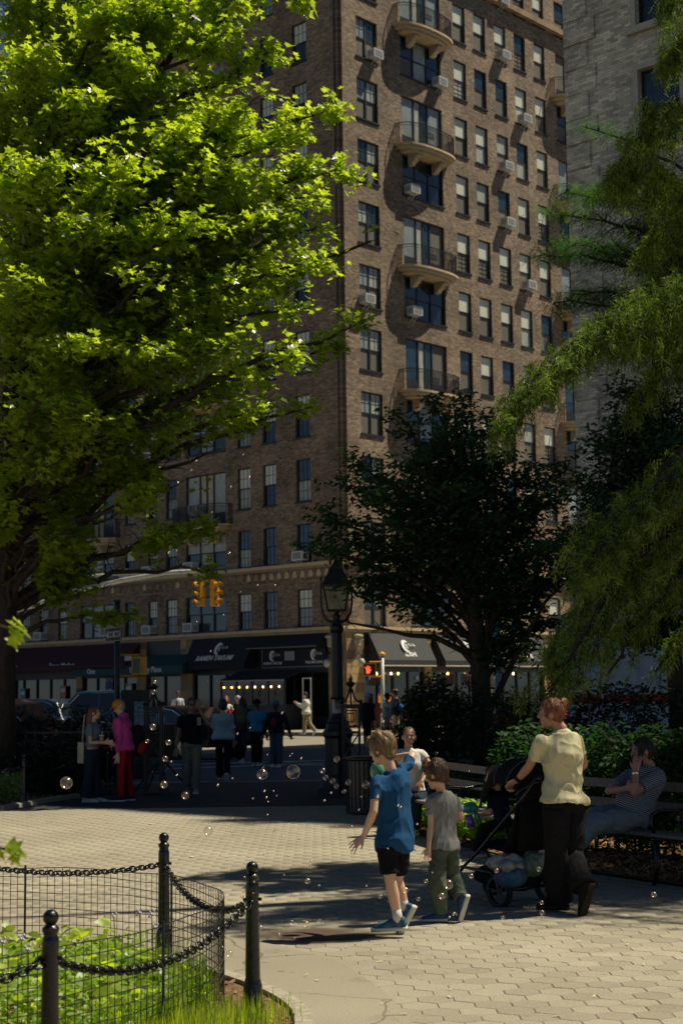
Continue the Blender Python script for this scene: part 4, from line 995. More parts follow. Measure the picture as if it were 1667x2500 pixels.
def railing(x0, y0, x1, y1, label, post_every=8):
    o = thing('iron_railing', label, 'railing'); A = np.array([x0, y0]); B_ = np.array([x1, y1]); L_ = np.linalg.norm(B_-A); n = int(L_/.16); d = (B_-A)/L_
    b = MB()
    for z in (.12, 1.1): b.box((*( (A+B_)/2), z), (L_, .03, .03), ((d[0], d[1], 0), (-d[1], d[0], 0), (0, 0, 1)))
    b.build('rail', IR, o)
    pm_ = MB().tube([(0, 0, 0), (0, 0, 1.1)], .009, 4).lathe([(.012, 1.1), (.02, 1.13), (.008, 1.16), (.014, 1.18), (.001, 1.23)], (0, 0, 0), 6).mesh('picket', [IR])
    for i in range(n+1):
        p = A+d*i*.16; q = link('picket', pm_, o); q.location = (p[0], p[1], 0)
    return o
railing(.33, 26.5, 2.2, 26.9, 'black iron park railing right of the gate pier')
railing(-3.2, 27.3, -3.0, 27.3, 'short return of the black railing by the left gate pier') if False else None
railing(-3.5, 27.4, -12, 27.6, 'black iron park railing behind the dark hedge at left')
# ------------------------------------------------ litter bin
tb = thing('litter_bin', 'black slatted iron litter bin beside the lamp post', 'litter bin', (.30, 22.3, 0))
MB().lathe([(.30, .77), (.33, .775), (.335, .80), (.32, .815), (.22, .80), (.21, .77)], (0, 0, 0), 28).build('rim', M['gloss_black'], tb, True)
MB().lathe([(.235, .05), (.25, .74), (.22, .74), (.21, .06)], (0, 0, 0), 20).build('liner', M['black_iron'], tb)
slat = MB().box((0, 0, .40), (.048, .012, .72)).mesh('slat', [M['gloss_black']])
for i in range(28):
    a = 2*math.pi*i/28; q = link('slat', slat, tb); q.location = (.285*math.cos(a), .285*math.sin(a), 0); q.rotation_euler = (0, 0, a+math.pi/2)
MB().lathe([(.26, .045), (.30, .05), (.30, .10), (.26, .11)], (0, 0, 0), 24).build('foot_ring', IR, tb)
# ------------------------------------------------ benches
weather = mat('weathered bench timber', (.20, .175, .15), .8, var=.3, scale=5, stretch=(6, 1, 6), bump=.4, bscale=40)
def bench(a, b_, label, nseg=2):
    A = Vector((a[0], a[1], 0)); B = Vector((b_[0], b_[1], 0)); L_ = (B-A).length; d = (B-A).normalized(); rz = math.atan2(d.y, d.x)
    o = thing('park_bench', label, 'bench', A, rz)      # local x along bench, sitter faces -y
    sl = MB().b2((0, 0, 0), (L_, .075, .028)).mesh('seat_slat', [weather]); bs_ = MB().b2((0, 0, 0), (L_, .024, .085)).mesh('back_slat', [weather])
    for i in range(5): q = link('seat_slat', sl, o); q.location = (0, -.40+.088*i, .43-.006*i)
    for i, z in enumerate((.55, .715, .86)[-2:] if False else (.60, .78)): q = link('back_slat', bs_, o); q.location = (0, .075+(z-.43)*.22, z); q.rotation_euler = (rad(-12), 0, 0)
    for i in range(nseg+1):
        x = .04+(L_-.08)*i/nseg; 
        b = MB()
        b.tube([(x, -.40, 0), (x, -.34, .2), (x, -.38, .42)], .02, 6); b.tube([(x, .16, 0), (x, .06, .2), (x, .06, .42), (x, .12, .66), (x, .19, .93)], .02, 6)
        b.tube([(x, -.40, .41), (x, .06, .39)], .018, 6)
        b.tube([(x, -.36, .42), (x, -.41, .54), (x, -.40, .62), (x, -.3, .655), (x, -.1, .64), (x, .10, .66)], .016, 6); b.ell((x, .19, .945), (.028, .028, .028), 8, m=6)
        b.build('iron_frame', M['gloss_black'], o, True)
    return o
bench((.95, 19.6), (1.95, 15.7), 'slatted park bench where the woman in the white tee sits', 2)
bench((2.12, 15.5), (3.9, 12.4), 'slatted park bench in deep shade where the man on the phone sits', 2)
bench((.1, 23.6), (.8, 20.0), 'far slatted park bench mostly hidden behind the litter bin', 2) if False else None

# ------------------------------------------------ signal heads, poles and signs in the street
SIG = M['yellow_print']
sig_green = mat('dark green pole paint', (.02, .04, .035), .5)
lens_d = mat('dark lens', (.02, .02, .02), .2, spec=.8)
def signal_head(o, x, y, z, yaw, sc=1.0):
    R_ = Matrix.Rotation(yaw, 3, 'Z')
    def tr(b):
        b.v = [tuple(R_@(Vector(v)*sc)+Vector((x, y, z))) for v in b.v]; return b
    b = MB()
    for k in (-1, 0, 1): b.b2((-.17, -.10, k*.355-.17), (.17, .12, k*.355+.17))
    b.b2((-.05, -.05, .52), (.05, .05, .62)); tr(b).build('housing', SIG, o)
    for k in (-1, 0, 1):
        b = MB(); n = 12
        for i in range(n):
            a0 = math.radians(-30+240*i/n); a1 = math.radians(-30+240*(i+1)/n); r = .15
            P = [(r*math.cos(a), yy, k*.355+r*math.sin(a)) for a, yy in ((a0, -.10), (a1, -.10), (a1, -.34), (a0, -.34))]
            b.add(P, [(0, 1, 2, 3)])
        tr(b).build('visor', SIG, o)
        b = MB().ell((0, -.105, k*.355), (.14, .03, .14), 12); tr(b).build('lens', lens_d, o, True)
tl = thing('traffic_light', 'amber traffic light pair hanging from the long mast arm over the street', 'traffic light')
pale_pole = mat('galvanised mast arm', (.55, .56, .50), .5, metal=.2, var=.12)
A_ = [at(x, y, 63) for x, y in ((-60, 1512), (60, 1482), (148, 1460), (205, 1438), (300, 1416), (400, 1399), (480, 1394), (512, 1390))]
MB().tube(A_, [.15, .14, .13, .12, .11, .1, .085, .07], 8).build('mast_arm', pale_pole, tl, True)
MB().tube([at(-60, 1404, 63), at(200, 1404.5, 63), at(420, 1400, 63)], .045, 6).build('tie_rod', pale_pole, tl)
p0 = at(-60, 1400, 63); MB().tube([(p0[0], p0[1], 0), (p0[0], p0[1], 7.5)], [.16, .12], 10).build('pole', pale_pole, tl)
for px, yw in ((491, rad(-62)), (524, rad(58))):
    c = at(px, 1450, 63); signal_head(tl, c[0], c[1], c[2], yw, .96)
b = MB(); c = at(508, 1425, 63); b.tube([at(512, 1392, 63), at(520, 1402, 63), at(515, 1412, 63)], .05, 6); b.box(at(507, 1418, 63), (.65, .1, .08)); b.build('hanger', SIG, tl)
t2 = thing('traffic_light', 'amber traffic light cut by the left edge of the picture', 'traffic light')
c = at(-3, 1476, 58); signal_head(t2, c[0], c[1], c[2], rad(40), .8); b = MB(); c2_ = at(-35, 1430, 58); b.tube([(c2_[0], 58, 0), (c2_[0], 58, c2_[2])], .1, 8); b.tube([c2_, at(-3, 1440, 58)], .05, 6); b.build('pole', sig_green, t2)
# one way sign and its pole
ow = thing('sign_pole', 'dark green street pole carrying the pedestrian signal box', 'pole', (*at(286, 1700, 34)[:2], 0))
MB().tube([(0, 0, 0), (0, 0, 3.78)], .062, 10).tube([(0, 0, 0), (0, 0, .5)], [.12, .09], 10).build('pole', sig_green, ow, True)
MB().b2((-.08, -.08, 3.78), (.08, .08, 3.82)).build('cap', sig_green, ow)
os_ = thing('one_way_sign', 'black and white ONE WAY arrow sign pointing left on the green pole', 'sign', at(277, 1549, 33.85))
yaw_ = rad(-59); r_ = np.array([math.cos(yaw_), math.sin(yaw_), 0])
r_ = np.array([.5, -.87, .0]); r_ /= np.linalg.norm(r_); u_ = ZV; n_ = np.cross(r_, u_)
b = MB(); b.box((0, 0, 0), (.91, .012, .30), (r_, n_, u_)); b.build('plate', M['awning_black'], os_)
b = MB(); 
for (w_, h_, cx, cz) in ((.89, .008, 0, .142), (.89, .008, 0, -.142), (.008, .28, .44, 0), (.008, .28, -.44, 0)): b.box(r_*cx+u_*cz+n_*.008, (w_, .003, h_), (r_, n_, u_))
b.build('border', WP, os_)
pts = [(-.42, 0), (-.26, .115), (-.29, .062), (.41, .062), (.41, -.062), (-.29, -.062), (-.26, -.115)]
P3 = [r_*x+u_*z+n_*.008 for x, z in pts]
b = MB(); b.add(P3, [(0, 6, 5), (0, 5, 2), (0, 2, 1), (2, 5, 4, 3)]); b.build('arrow', mat('aged reflective white', (.52, .49, .38), .5), os_)
textobj('ONE  WAY', np.array([0, 0, 0])+r_*.05+u_*-.045+n_*.012, r_, u_, .135, M['awning_black'], os_, 0, .003, .001)
pb = thing('pedestrian_signal', 'amber pedestrian signal box on the green sign pole, seen from its side', 'pedestrian signal', at(338, 1626, 34))
MB().b2((-.13, -.17, -.2), (.17, .12, .2)).build('housing', SIG, pb); MB().b2((-.10, -.175, -.16), (.05, -.172, .16)).build('lens', lens_d, pb)
for z in (.24, -.22): MB().tube([(-.52, .02, z), (.02, .02, z), (.02, .02, z*.75)], .022, 6).build('bracket', SIG, pb)
wplt = thing('street_plate', 'small white plate beside the pedestrian signal', 'sign', at(313, 1608, 34)); MB().b2((-.08, -.01, -.05), (.08, 0, .05)).build('plate', WP, wplt)
# walk signal with red hand by the corner pier
ppx = at(934, 1700, 60)
sp = thing('signal_pole', 'pale steel pole with amber cap beside the sushi awning', 'pole', (ppx[0], ppx[1], .15))
MB().tube([(0, 0, 0), (0, 0, 3.0)], .075, 10).build('pole', pale_pole, sp, True); MB().lathe([(.09, 3.0), (.13, 3.03), (.13, 3.08), (.05, 3.14), (.01, 3.17)], (0, 0, 0), 10).build('cap', SIG, sp)
hs_ = thing('pedestrian_signal', 'amber pedestrian signal showing a red hand', 'pedestrian signal', at(902, 1635, 59.6))
MB().b2((-.26, 0, -.25), (.26, .2, .25)).build('housing', SIG, hs_); MB().b2((-.215, -.006, -.205), (.215, -.002, .205)).build('face', M['awning_black'], hs_)
for z in (.29, -.27): MB().tube([(.0, .06, z), (.5, .06, z)], .03, 6).build('bracket', SIG, hs_)
hm = mat('lit red hand', (1, .1, .03), .5, emit=(1, .08, .02), estr=2.0)
b = MB(); b.box((-.06, -.01, -.07), (.13, .006, .15))
for i, (x, l, a) in enumerate(((-.115, .1, .12), (-.08, .14, .04), (-.045, .14, -.02), (-.012, .11, -.1))): b.tube([(x, -.01, .0), (x+a*-.4, -.01, l)], .014, 6)
b.tube([(.0, -.01, -.08), (.055, -.01, .0)], .016, 6); b.build('hand', hm, hs_)
bp_ = thing('signal_pole', 'thick pale blue pole plastered with flyers behind the dark tree', 'pole', (*at(1217, 1700, 52)[:2], 0))
MB().tube([(0, 0, 0), (0, 0, 4.3)], .115, 12).build('pole', mat('pale blue paint', (.18, .32, .42), .6, var=.4, scale=5), bp_, True)
for i in range(5): b = MB(); b.b2((-.09, -.123, 1.2+i*.42), (.09, -.117, 1.5+i*.42)); b.build('flyer', mat('flyer paper', (.45, .47, .45), .7) if i == 0 else bpy.data.materials['flyer paper'], bp_)
gp_ = thing('street_sign', 'green street name plate high on the blue pole', 'sign', at(1245, 1532, 51.8)); MB().b2((-.45, -.01, -.11), (.45, .01, .11)).build('plate', mat('sign green', (.01, .13, .07), .5), gp_)
bs2 = thing('bike_route_sign', 'green bike route sign at the left edge of the picture', 'sign', at(-6, 1605, 41))
MB().b2((-.25, 0, -.3), (.25, .012, .3)).build('plate', mat('sign green bright', (.005, .22, .12), .5), bs2)
b = MB(); 
for s_ in (-1, 1): b.b2((-.24, -.004, s_*.285-.006), (.24, -.001, s_*.285+.006)); b.b2((s_*.235-.006, -.004, -.28), (s_*.235+.006, -.001, .28))
for cx in (-.02, .14):
    n = 14; R0 = .055
    for i in range(n):
        a0, a1 = 2*math.pi*i/n, 2*math.pi*(i+1)/n; b.add([(cx+r*math.cos(a), -.006, .13+r*math.sin(a)) for r, a in ((R0, a0), (R0, a1), (R0-.012, a1), (R0-.012, a0))], [(3, 2, 1, 0)])
for (x0, z0, x1, z1) in ((-.02, .13, .02, .2), (.02, .2, .1, .2), (.1, .2, .14, .13), (.06, .13, .02, .2), (.06, .13, .1, .2), (-.02, .13, .06, .13), (.1, .2, .11, .23)):
    b.tube([(x0, -.006, z0), (x1, -.006, z1)], .006, 4)
b.b2((-.2, -.005, -.24), (.2, -.001, -.16)); b.build('border_and_bicycle', WP, bs2); textobj('Bike Route', (0, -.006, -.07), (1, 0, 0), ZV, .105, WP, bs2, 0, .001, .001)
bpo = thing('sign_pole', 'thin pole holding the bike route sign at the left edge', 'pole', (*at(-2, 1700, 41.1)[:2], 0)); MB().tube([(0, 0, 0), (0, 0, 3.6)], .035, 8).build('pole', sig_green, bpo)
rs = thing('parking_sign', 'small red and white sign above the bike route sign', 'sign', at(-4, 1562, 41)); MB().b2((-.12, -.005, -.2), (.12, .005, .2)).build('plate', WP, rs); MB().b2((-.1, -.008, .02), (.1, -.006, .16)).build('red_panel', mat('sign red', (.5, .02, .02), .5), rs)
# red wooden barrier and orange panel by the sushi shop
br_ = thing('barrier', 'dark red sawhorse barrier on the pavement by the pale pole', 'barrier', (*at(925, 1770, 57)[:2], .0))
redw = mat('faded red paint', (.22, .035, .025), .7)
MB().b2((-.5, -.02, 1.0), (.45, .03, 1.17)).build('top_board', redw, br_); MB().b2((-.5, .0, .5), (-.1, .02, 1.0)).build('sheet', redw, br_); 
for x in (-.48, .32): MB().tube([(x, -.25, 0), (x+.03, 0, 1.05)], .04, 4).tube([(x, .28, 0), (x+.03, 0, 1.05)], .04, 4).build('leg', redw, br_)
ob = thing('counter_panel', 'bright orange panel in the dark sushi shop front', 'panel', CB+dR*2.0+nR*.5+ZV*.15); b = MB(); b.box((0, 0, 1.35), (.9, .05, .42), (dR, nR, ZV)); b.build('panel', mat('orange laminate', (.75, .22, .01), .6), ob); b = MB(); b.box((0, 0, .55), (.95, .3, 1.1), (dR, nR, ZV)); b.build('base', M['wood_dark'], ob)
ob2 = thing('plastic_barrier', 'orange plastic street barrier seen through the hedge', 'barrier', (*at(1165, 1760, 50)[:2], 0)); org_ = mat('orange plastic', (.55, .12, .05), .5)
MB().prism([(-1.1, -.22), (1.1, -.22), (1.1, .22), (-1.1, .22)], 0, .3).prism([(-1.05, -.14), (1.05, -.14), (1.05, .14), (-1.05, .14)], .3, .8).build('body', org_, ob2); MB().b2((-1.1, -.16, .8), (1.1, .16, 1.02)).build('top', org_, ob2)
ob3 = thing('plastic_barrier', 'second orange plastic barrier further right behind the hedge', 'barrier', (*at(1330, 1760, 49)[:2], 0)); MB().b2((-1.1, -.15, 0), (1.1, .15, .9)).b2((-1.15, -.17, .9), (1.15, .17, 1.0)).build('body', org_, ob3)
# white truck with a red stripe behind the hedge on the right
wt = thing('box_truck', 'white box truck with red stripe hidden behind the right hedge', 'truck', (*at(1600, 1780, 33)[:2], 0), rad(-8))
MB().b2((-2.0, 0, .75), (2.6, 2.2, 3.3)).build('box_body', mat('pale blue white paint', (.50, .56, .60), .4, var=.06), wt)
MB().b2((-2.0, -.012, 1.45), (2.6, -.002, 1.62)).build('red_stripe', mat('red stripe', (.5, .02, .015), .5), wt)
for i in range(6): MB().b2((-1.9+i*.8, -.03, .8), (-1.86+i*.8, -.001, 3.25)).build('rib', bpy.data.materials['pale blue white paint'], wt)
for x in (-1.3, 1.9): MB().lathe([(.45, -.12), (.47, 0), (.45, .12)], (x, .2, .47), 18, axis=(0, 1, 0)).build('wheel', M['tyre'], wt)
for z in (1.0, 1.2): MB().b2((-2.02, .1, z), (-2.0, .25, z+.1)).b2((-1.98, -.03, z), (-1.85, -.01, z+.08)).build('tail_light', mat('lit tail lamp', (1, .03, .02), .4, emit=(1, .02, .01), estr=.8) if z == 1.0 else bpy.data.materials['lit tail lamp'], wt)

# ------------------------------------------------ cars
def car(kind, paint, loc, rz, label):
    """local x forward"""
    o = thing(kind, label, 'pickup truck' if kind == 'pickup_truck' else 'car', loc, rz); Lh = 2.3
    if kind == 'pickup_truck':
        side = [(-2.9, .55), (-2.9, 1.12), (-1.05, 1.14), (-1.0, 1.18), (-.9, 1.86), (-.6, 1.93), (.45, 1.92), (.75, 1.86), (1.35, 1.25), (2.55, 1.12), (2.8, .98), (2.88, .6), (2.8, .45), (-2.8, .45)]; hw = .97; wr = .41; wx = (-1.85, 1.85)
        glass = [(-.82, 1.27), (-.78, 1.8), (-.55, 1.85), (.42, 1.84), (.66, 1.79), (1.14, 1.28)]; doors = (-.05, 1.1)
    elif kind == 'suv':
        side = [(-2.3, .5), (-2.35, .95), (-2.2, 1.1), (-1.9, 1.58), (-1.5, 1.68), (.2, 1.7), (.65, 1.6), (1.2, 1.1), (2.1, .98), (2.3, .78), (2.32, .45), (-2.2, .4)]; hw = .92; wr = .36; wx = (-1.45, 1.45)
        glass = [(-1.95, 1.12), (-1.72, 1.5), (-1.4, 1.59), (.15, 1.61), (.55, 1.52), (1.0, 1.1)]; doors = (-.35, .8)
    else:
        side = [(-2.35, .5), (-2.38, .9), (-2.2, 1.0), (-1.7, 1.06), (-1.0, 1.4), (-.5, 1.46), (.2, 1.45), (.6, 1.36), (1.25, .98), (2.1, .85), (2.35, .65), (2.35, .38), (-2.3, .35)]; hw = .9; wr = .33; wx = (-1.42, 1.45)
        glass = [(-1.55, 1.05), (-.95, 1.32), (-.5, 1.38), (.18, 1.37), (.5, 1.29), (1.0, .99)]; doors = (-.4, .75)
    top = max(p[1] for p in side)
    def hwid(z): return hw-(.0 if z < 1.0 else (z-1.0)*.26)
    n = len(side); V = [(x, hwid(z), z) for x, z in side]+[(x, -hwid(z), z) for x, z in side]
    b = MB(); b.add(V, [tuple(range(n)), tuple(range(2*n-1, n-1, -1))]+[(i, n+i, n+(i+1) % n, (i+1) % n) for i in range(n)])
    bo = b.build('body', paint, o); bv = bo.modifiers.new('b', 'BEVEL'); bv.width = .045; bv.segments = 2; bv.limit_method = 'ANGLE'; bv.angle_limit = rad(25)
    for sgn in (1, -1):
        cx = sum(p[0] for p in glass)/len(glass); b = MB()
        for xa, xb in ((-9, doors[0]-.03), (doors[0]+.03, 9)):
            pts = [p for p in glass]
            # clip polygon at x
            out = []
            m_ = len(pts)
            for i in range(m_):
                p, q = pts[i], pts[(i+1) % m_]; ins = lambda t: xa <= t[0] <= xb
                if ins(p): out.append(p)
                for xc in (xa, xb):
                    if (p[0]-xc)*(q[0]-xc) < 0: t = (xc-p[0])/(q[0]-p[0]); out.append((xc, p[1]+(q[1]-p[1])*t))
            if len(out) > 2:
                cxx = sum(p[0] for p in out)/len(out); cz = sum(p[1] for p in out)/len(out); out.sort(key=lambda p: math.atan2(p[1]-cz, p[0]-cxx))
                Vv = [(x, sgn*(hwid(z)+.006), z) for x, z in out]; bb = MB().add(Vv, [tuple(range(len(Vv)))] if sgn < 0 else [tuple(range(len(Vv)-1, -1, -1))]); bb.build('side_window', M['car_glass'], o)
        b = MB(); b.tube([(glass[0][0], sgn*(hwid(1.1)+.01), glass[0][1])]+[(x, sgn*(hwid(z)+.012), z+.015) for x, z in glass[1:]], .012, 4); b.build('window_trim', M['chrome'], o)
        b = MB(); b.b2((doors[0]-.006, sgn*hw, .5), (doors[0]+.006, sgn*(hw+.004), 1.05)); b.b2((-2.0, sgn*hw, .62), (2.0, sgn*(hw+.012), .66)); b.build('door_seam', M['black_iron'], o)
        MB().b2((doors[0]-.3, sgn*hw, .93), (doors[0]-.12, sgn*(hw+.03), .96)).build('door_handle', M['chrome'], o)
        MB().ell((glass[-1][0]-.12, sgn*(hw+.12), 1.08), (.07, .12, .08), 8, m=6).build('mirror', paint, o, True)
        MB().b2((side[-3][0]-.1 if kind != 'x' else 0, sgn*.55-.18, .68), (max(p[0] for p in side)-.0, sgn*.55+.18, .82)).build('headlight', M['blind'], o)
        MB().b2((min(p[0] for p in side)-.006, sgn*.7-.12, .72), (min(p[0] for p in side)+.1, sgn*.7+.12, .92)).build('tail_light', mat('tail lens', (.35, .01, .01), .2) if 'tail lens' not in bpy.data.materials else bpy.data.materials['tail lens'], o)
        for x in wx:
            w = MB().lathe([(wr*.6, -.11), (wr*.97, -.1), (wr, -.05), (wr, .05), (wr*.97, .1), (wr*.6, .11)], (x, sgn*(hw-.08), wr), 22, axis=(0, 1, 0)).build('wheel', M['tyre'], o)
            MB().lathe([(.02, -.115), (wr*.6, -.116), (wr*.62, -.09), (wr*.62, .09), (wr*.6, .116), (.02, .115)], (x, sgn*(hw-.08), wr), 14, axis=(0, 1, 0)).build('rim', M['chrome'], w)
            MB().lathe([(wr*1.02, -.02), (wr*1.12, 0), (wr*1.02, .02)], (x, sgn*(hw-.005), wr+.01), 22, axis=(0, 1, 0)).build('wheel_arch', M['black_iron'], o)
    # windscreens
    fr = [(p, q) for p, q in zip(side, side[1:]) if p[0] > .1 and p[1] > 1.25 and q[1] < p[1]-.2]
    for p, q in fr[:1]:
        a_ = (p[0]+(q[0]-p[0])*.1, p[1]+(q[1]-p[1])*.1); c_ = (p[0]+(q[0]-p[0])*.92, p[1]+(q[1]-p[1])*.92); e = .012
        b = MB().add([(a_[0]+e, hwid(a_[1])-.1, a_[1]+e), (a_[0]+e, -hwid(a_[1])+.1, a_[1]+e), (c_[0]+e, -hwid(c_[1])+.08, c_[1]+e), (c_[0]+e, hwid(c_[1])-.08, c_[1]+e)], [(0, 1, 2, 3)]); b.build('windscreen', M['car_glass'], o)
    rr_ = [(p, q) for p, q in zip(side, side[1:]) if p[0] < -.3 and q[1] > p[1]+.3 and p[1] > .9]
    for p, q in rr_[:1]:
        a_ = (p[0]+(q[0]-p[0])*.12, p[1]+(q[1]-p[1])*.12); c_ = (p[0]+(q[0]-p[0])*.88, p[1]+(q[1]-p[1])*.88); e = .012
        b = MB().add([(a_[0]-e, hwid(a_[1])-.1, a_[1]+e), (a_[0]-e, -hwid(a_[1])+.1, a_[1]+e), (c_[0]-e, -hwid(c_[1])+.12, c_[1]+e), (c_[0]-e, hwid(c_[1])-.12, c_[1]+e)], [(3, 2, 1, 0)]); b.build('rear_window', M['car_glass'], o)
    MB().b2((max(p[0] for p in side)-.02, -.5, .5), (max(p[0] for p in side)+.01, .5, .8)).build('radiator_grille', M['grille'], o)
    return o
pb_blue = mat('deep blue car paint', (.02, .085, .14), .25, var=.05, coat=.6); p_navy = mat('navy car paint', (.015, .03, .06), .25, var=.05, coat=.6)
p_red = mat('red car paint', (.42, .018, .02), .3, var=.05, coat=.5); p_blk = mat('black car paint', (.008, .008, .009), .2, var=.05, coat=.7)
c = at(262, 1760, 50); car('pickup_truck', pb_blue, (c[0], c[1], -.01), math.pi-rad(14), 'deep blue crew cab pickup truck parked in front of the green awning')
c = at(60, 1760, 50.5); car('suv', p_navy, (c[0], c[1], -.01), math.pi-rad(28), 'navy car parked ahead of the blue pickup at left')
c = at(5, 1770, 41); car('suv', p_red, (c[0], c[1], -.01), rad(-14), 'red car behind the dark hedge at the left edge')
c = at(430, 1790, 43.5); car('sedan', p_blk, (c[0]-.2, c[1], -.01), math.pi-rad(38), 'black saloon car stopped behind the man in the black polo')

# speaker board with tripod feet (dark folding stand)
sb2 = thing('speaker_stand', 'dark slatted display board on tripod legs beside the man in the black polo', 'stand', (*gp(392, 1935)[:2], 0), rad(12))
MB().b2((-.26, -.03, .62), (.24, .05, 1.2)).build('panel', M['dark_metal'], sb2)
for i in range(9): MB().b2((-.24+i*.055, -.042, .64), (-.215+i*.055, -.0305, 1.18)).build('slat', M['black_iron'], sb2)
MB().b2((-.28, -.05, 1.2), (.26, .07, 1.23)).build('top_edge', M['grille'], sb2)
for x, y in ((-.5, -.3), (.1, -.5), (.55, .15), (-.2, .4)): MB().tube([(0, 0, .62), (x, y, .02)], .018, 6).build('leg', IR, sb2)
MB().tube([(0, 0, .1), (0, 0, .65)], .025, 8).build('pole', IR, sb2)
hb = thing('utility_cabinet', 'black street cabinet with pale flyers behind the pink hoodie', 'cabinet', (*at(330, 1800, 33)[:2], 0)); MB().b2((-.3, 0, 0), (.3, .45, 1.85)).build('box', M['dark_metal'], hb); MB().b2((-.02, -.01, 1.1), (.22, -.002, 1.6)).build('flyer', mat('flyer print', (.25, .32, .36), .7, var=.6, scale=20), hb)
# ------------------------------------------------ people
def nz3(P, sx, sy, sz, seed):
    r = np.random.default_rng(seed); o = np.zeros(len(P))
    for _ in range(7):
        k = r.normal(0, 1, 3)*np.array([sx, sy, sz]); o += np.sin(P@k+r.uniform(0, 6.28))
    return o/2.6
def remesh(b, voxel, it=4, disp=0., ds=(14, 14, 6), seed=1, fac=.5):
    me = b.mesh('tmp', [M['frame']]); o = bpy.data.objects.new('tmp', me); COL.objects.link(o)
    m = o.modifiers.new('r', 'REMESH'); m.mode = 'VOXEL'; m.voxel_size = voxel
    s_ = o.modifiers.new('s', 'SMOOTH'); s_.iterations = it; s_.factor = fac
    dg = bpy.context.evaluated_depsgraph_get(); dg.update(); e = o.evaluated_get(dg)
    r = bpy.data.meshes.new_from_object(e); bpy.data.objects.remove(o); bpy.data.meshes.remove(me)
    n = len(r.vertices)
    if disp and n:
        P = np.empty(n*3, np.float32); r.vertices.foreach_get('co', P); N_ = np.empty(n*3, np.float32); r.vertices.foreach_get('normal', N_)
        P = P.reshape(-1, 3); N_ = N_.reshape(-1, 3)
        w = nz3(P, *ds, seed); w2 = nz3(P, ds[0]*2.3, ds[1]*2.3, ds[2]*1.6, seed+3); w = np.sign(w)*np.abs(w)**.8; w = .75*w+.45*(1-2*np.abs(np.tanh(w2*1.2)))
        P = P+N_*(w*disp)[:, None]; r.vertices.foreach_set('co', P.astype(np.float32).ravel())
    r.materials.clear(); r.polygons.foreach_set('use_smooth', np.ones(len(r.polygons), bool)); r.update(); return r
V3 = lambda a: np.array(a, float)
def unit(v): v = V3(v); return v/(np.linalg.norm(v)+1e-9)
SK = {'fair': mat('fair skin', (.68, .41, .275), .5, var=.06, scale=5), 'tan': mat('tan skin', (.48, .25, .145), .5, var=.07, scale=5), 'olive': mat('olive skin', (.36, .20, .13), .5, var=.07), 'brown': mat('brown skin', (.12, .06, .035), .5, var=.08)}
for m_ in SK.values(): m_.node_tree.nodes['Principled BSDF'].inputs['Subsurface Weight'].default_value = .12; m_.node_tree.nodes['Principled BSDF'].inputs['Subsurface Radius'].default_value = (.02, .008, .004)
SK['ruddy'] = mat('ruddy skin', (.46, .24, .17), .5, var=.08, scale=6)
def cloth(name, c, var=.10, **k): return mat(name, c, .9, var=var, scale=9, bump=.4, bscale=13, spec=.2, stretch=(1, 1, .7), **k)
def hairm(name, c, c2): return mat(name, c, .45, c2=c2, scale=30, stretch=(1, 1, .18), bump=.8, bscale=45, spec=.5)
HR = {'blond': hairm('sandy blond hair', (.11, .06, .025), (.34, .21, .085)), 'brown': hairm('brown hair', (.045, .022, .012), (.16, .08, .035)), 'auburn': hairm('auburn hair', (.08, .022, .01), (.38, .12, .04)),
      'dark': hairm('dark hair', (.012, .008, .006), (.04, .028, .02)), 'grey': hairm('grey hair', (.4, .4, .38), (.65, .64, .6)), 'red': hairm('long red brown hair', (.10, .03, .015), (.24, .09, .04)), 'pale': hairm('pale blond hair', (.35, .30, .2), (.6, .52, .38))}
EYE_W = mat('eye white', (.6, .58, .55), .3, var=.03); EYE_D = mat('dark iris', (.02, .012, .008), .2); LIP = mat('lips', (.34, .11, .09), .5, var=.05); BROW = mat('eyebrow', (.05, .028, .018), .8)
def headframe(yaw, pitch=0, tilt=0):
    """face direction: yaw measured from +x toward +y (away)"""
    f = V3([math.cos(yaw)*math.cos(pitch), math.sin(yaw)*math.cos(pitch), math.sin(pitch)]); s = unit(np.cross(f, ZV)); u = np.cross(s, f)
    if tilt: s, u = s*math.cos(tilt)+u*math.sin(tilt), u*math.cos(tilt)-s*math.sin(tilt)
    return f, s, u
def eM(f, s, u): return Matrix(((s[0], f[0], u[0]), (s[1], f[1], u[1]), (s[2], f[2], u[2])))
def build_head(b, c, f, s, u, k, far=False):
    Mx = eM(f, s, u); c = V3(c)
    b.ell(c-f*.008*k+u*.012*k, (.075*k, .094*k, .102*k), 16, Mx, m=12)
    b.ell(c+f*.026*k-u*.052*k, (.056*k, .062*k, .066*k), 14, Mx, m=10)
    b.ell(c+f*.062*k-u*.095*k, (.026*k, .024*k, .020*k), 10, Mx)
    b.ell(c+f*.07*k+u*.022*k, (.05*k, .018*k, .016*k), 10, Mx)          # brow
    if not far:
        b.tube([c+f*.078*k+u*.012*k, c+f*.102*k-u*.022*k], [.007*k, .0145*k], 8); b.ell(c+f*.098*k-u*.028*k, (.016*k, .013*k, .010*k), 8, Mx)
        b.ell(c+f*.082*k-u*.062*k, (.024*k, .010*k, .012*k), 8, Mx)
        for q in (-1, 1): b.ell(c+f*.058*k+s*q*.036*k-u*.025*k, (.024*k, .02*k, .022*k), 8, Mx)
    else: b.ell(c+f*.096*k-u*.02*k, (.014*k, .016*k, .022*k), 8, Mx)
    for q in (-1, 1): b.ell(c+s*q*.078*k-f*.006*k-u*.012*k, (.011*k, .021*k, .033*k), 10, Mx)
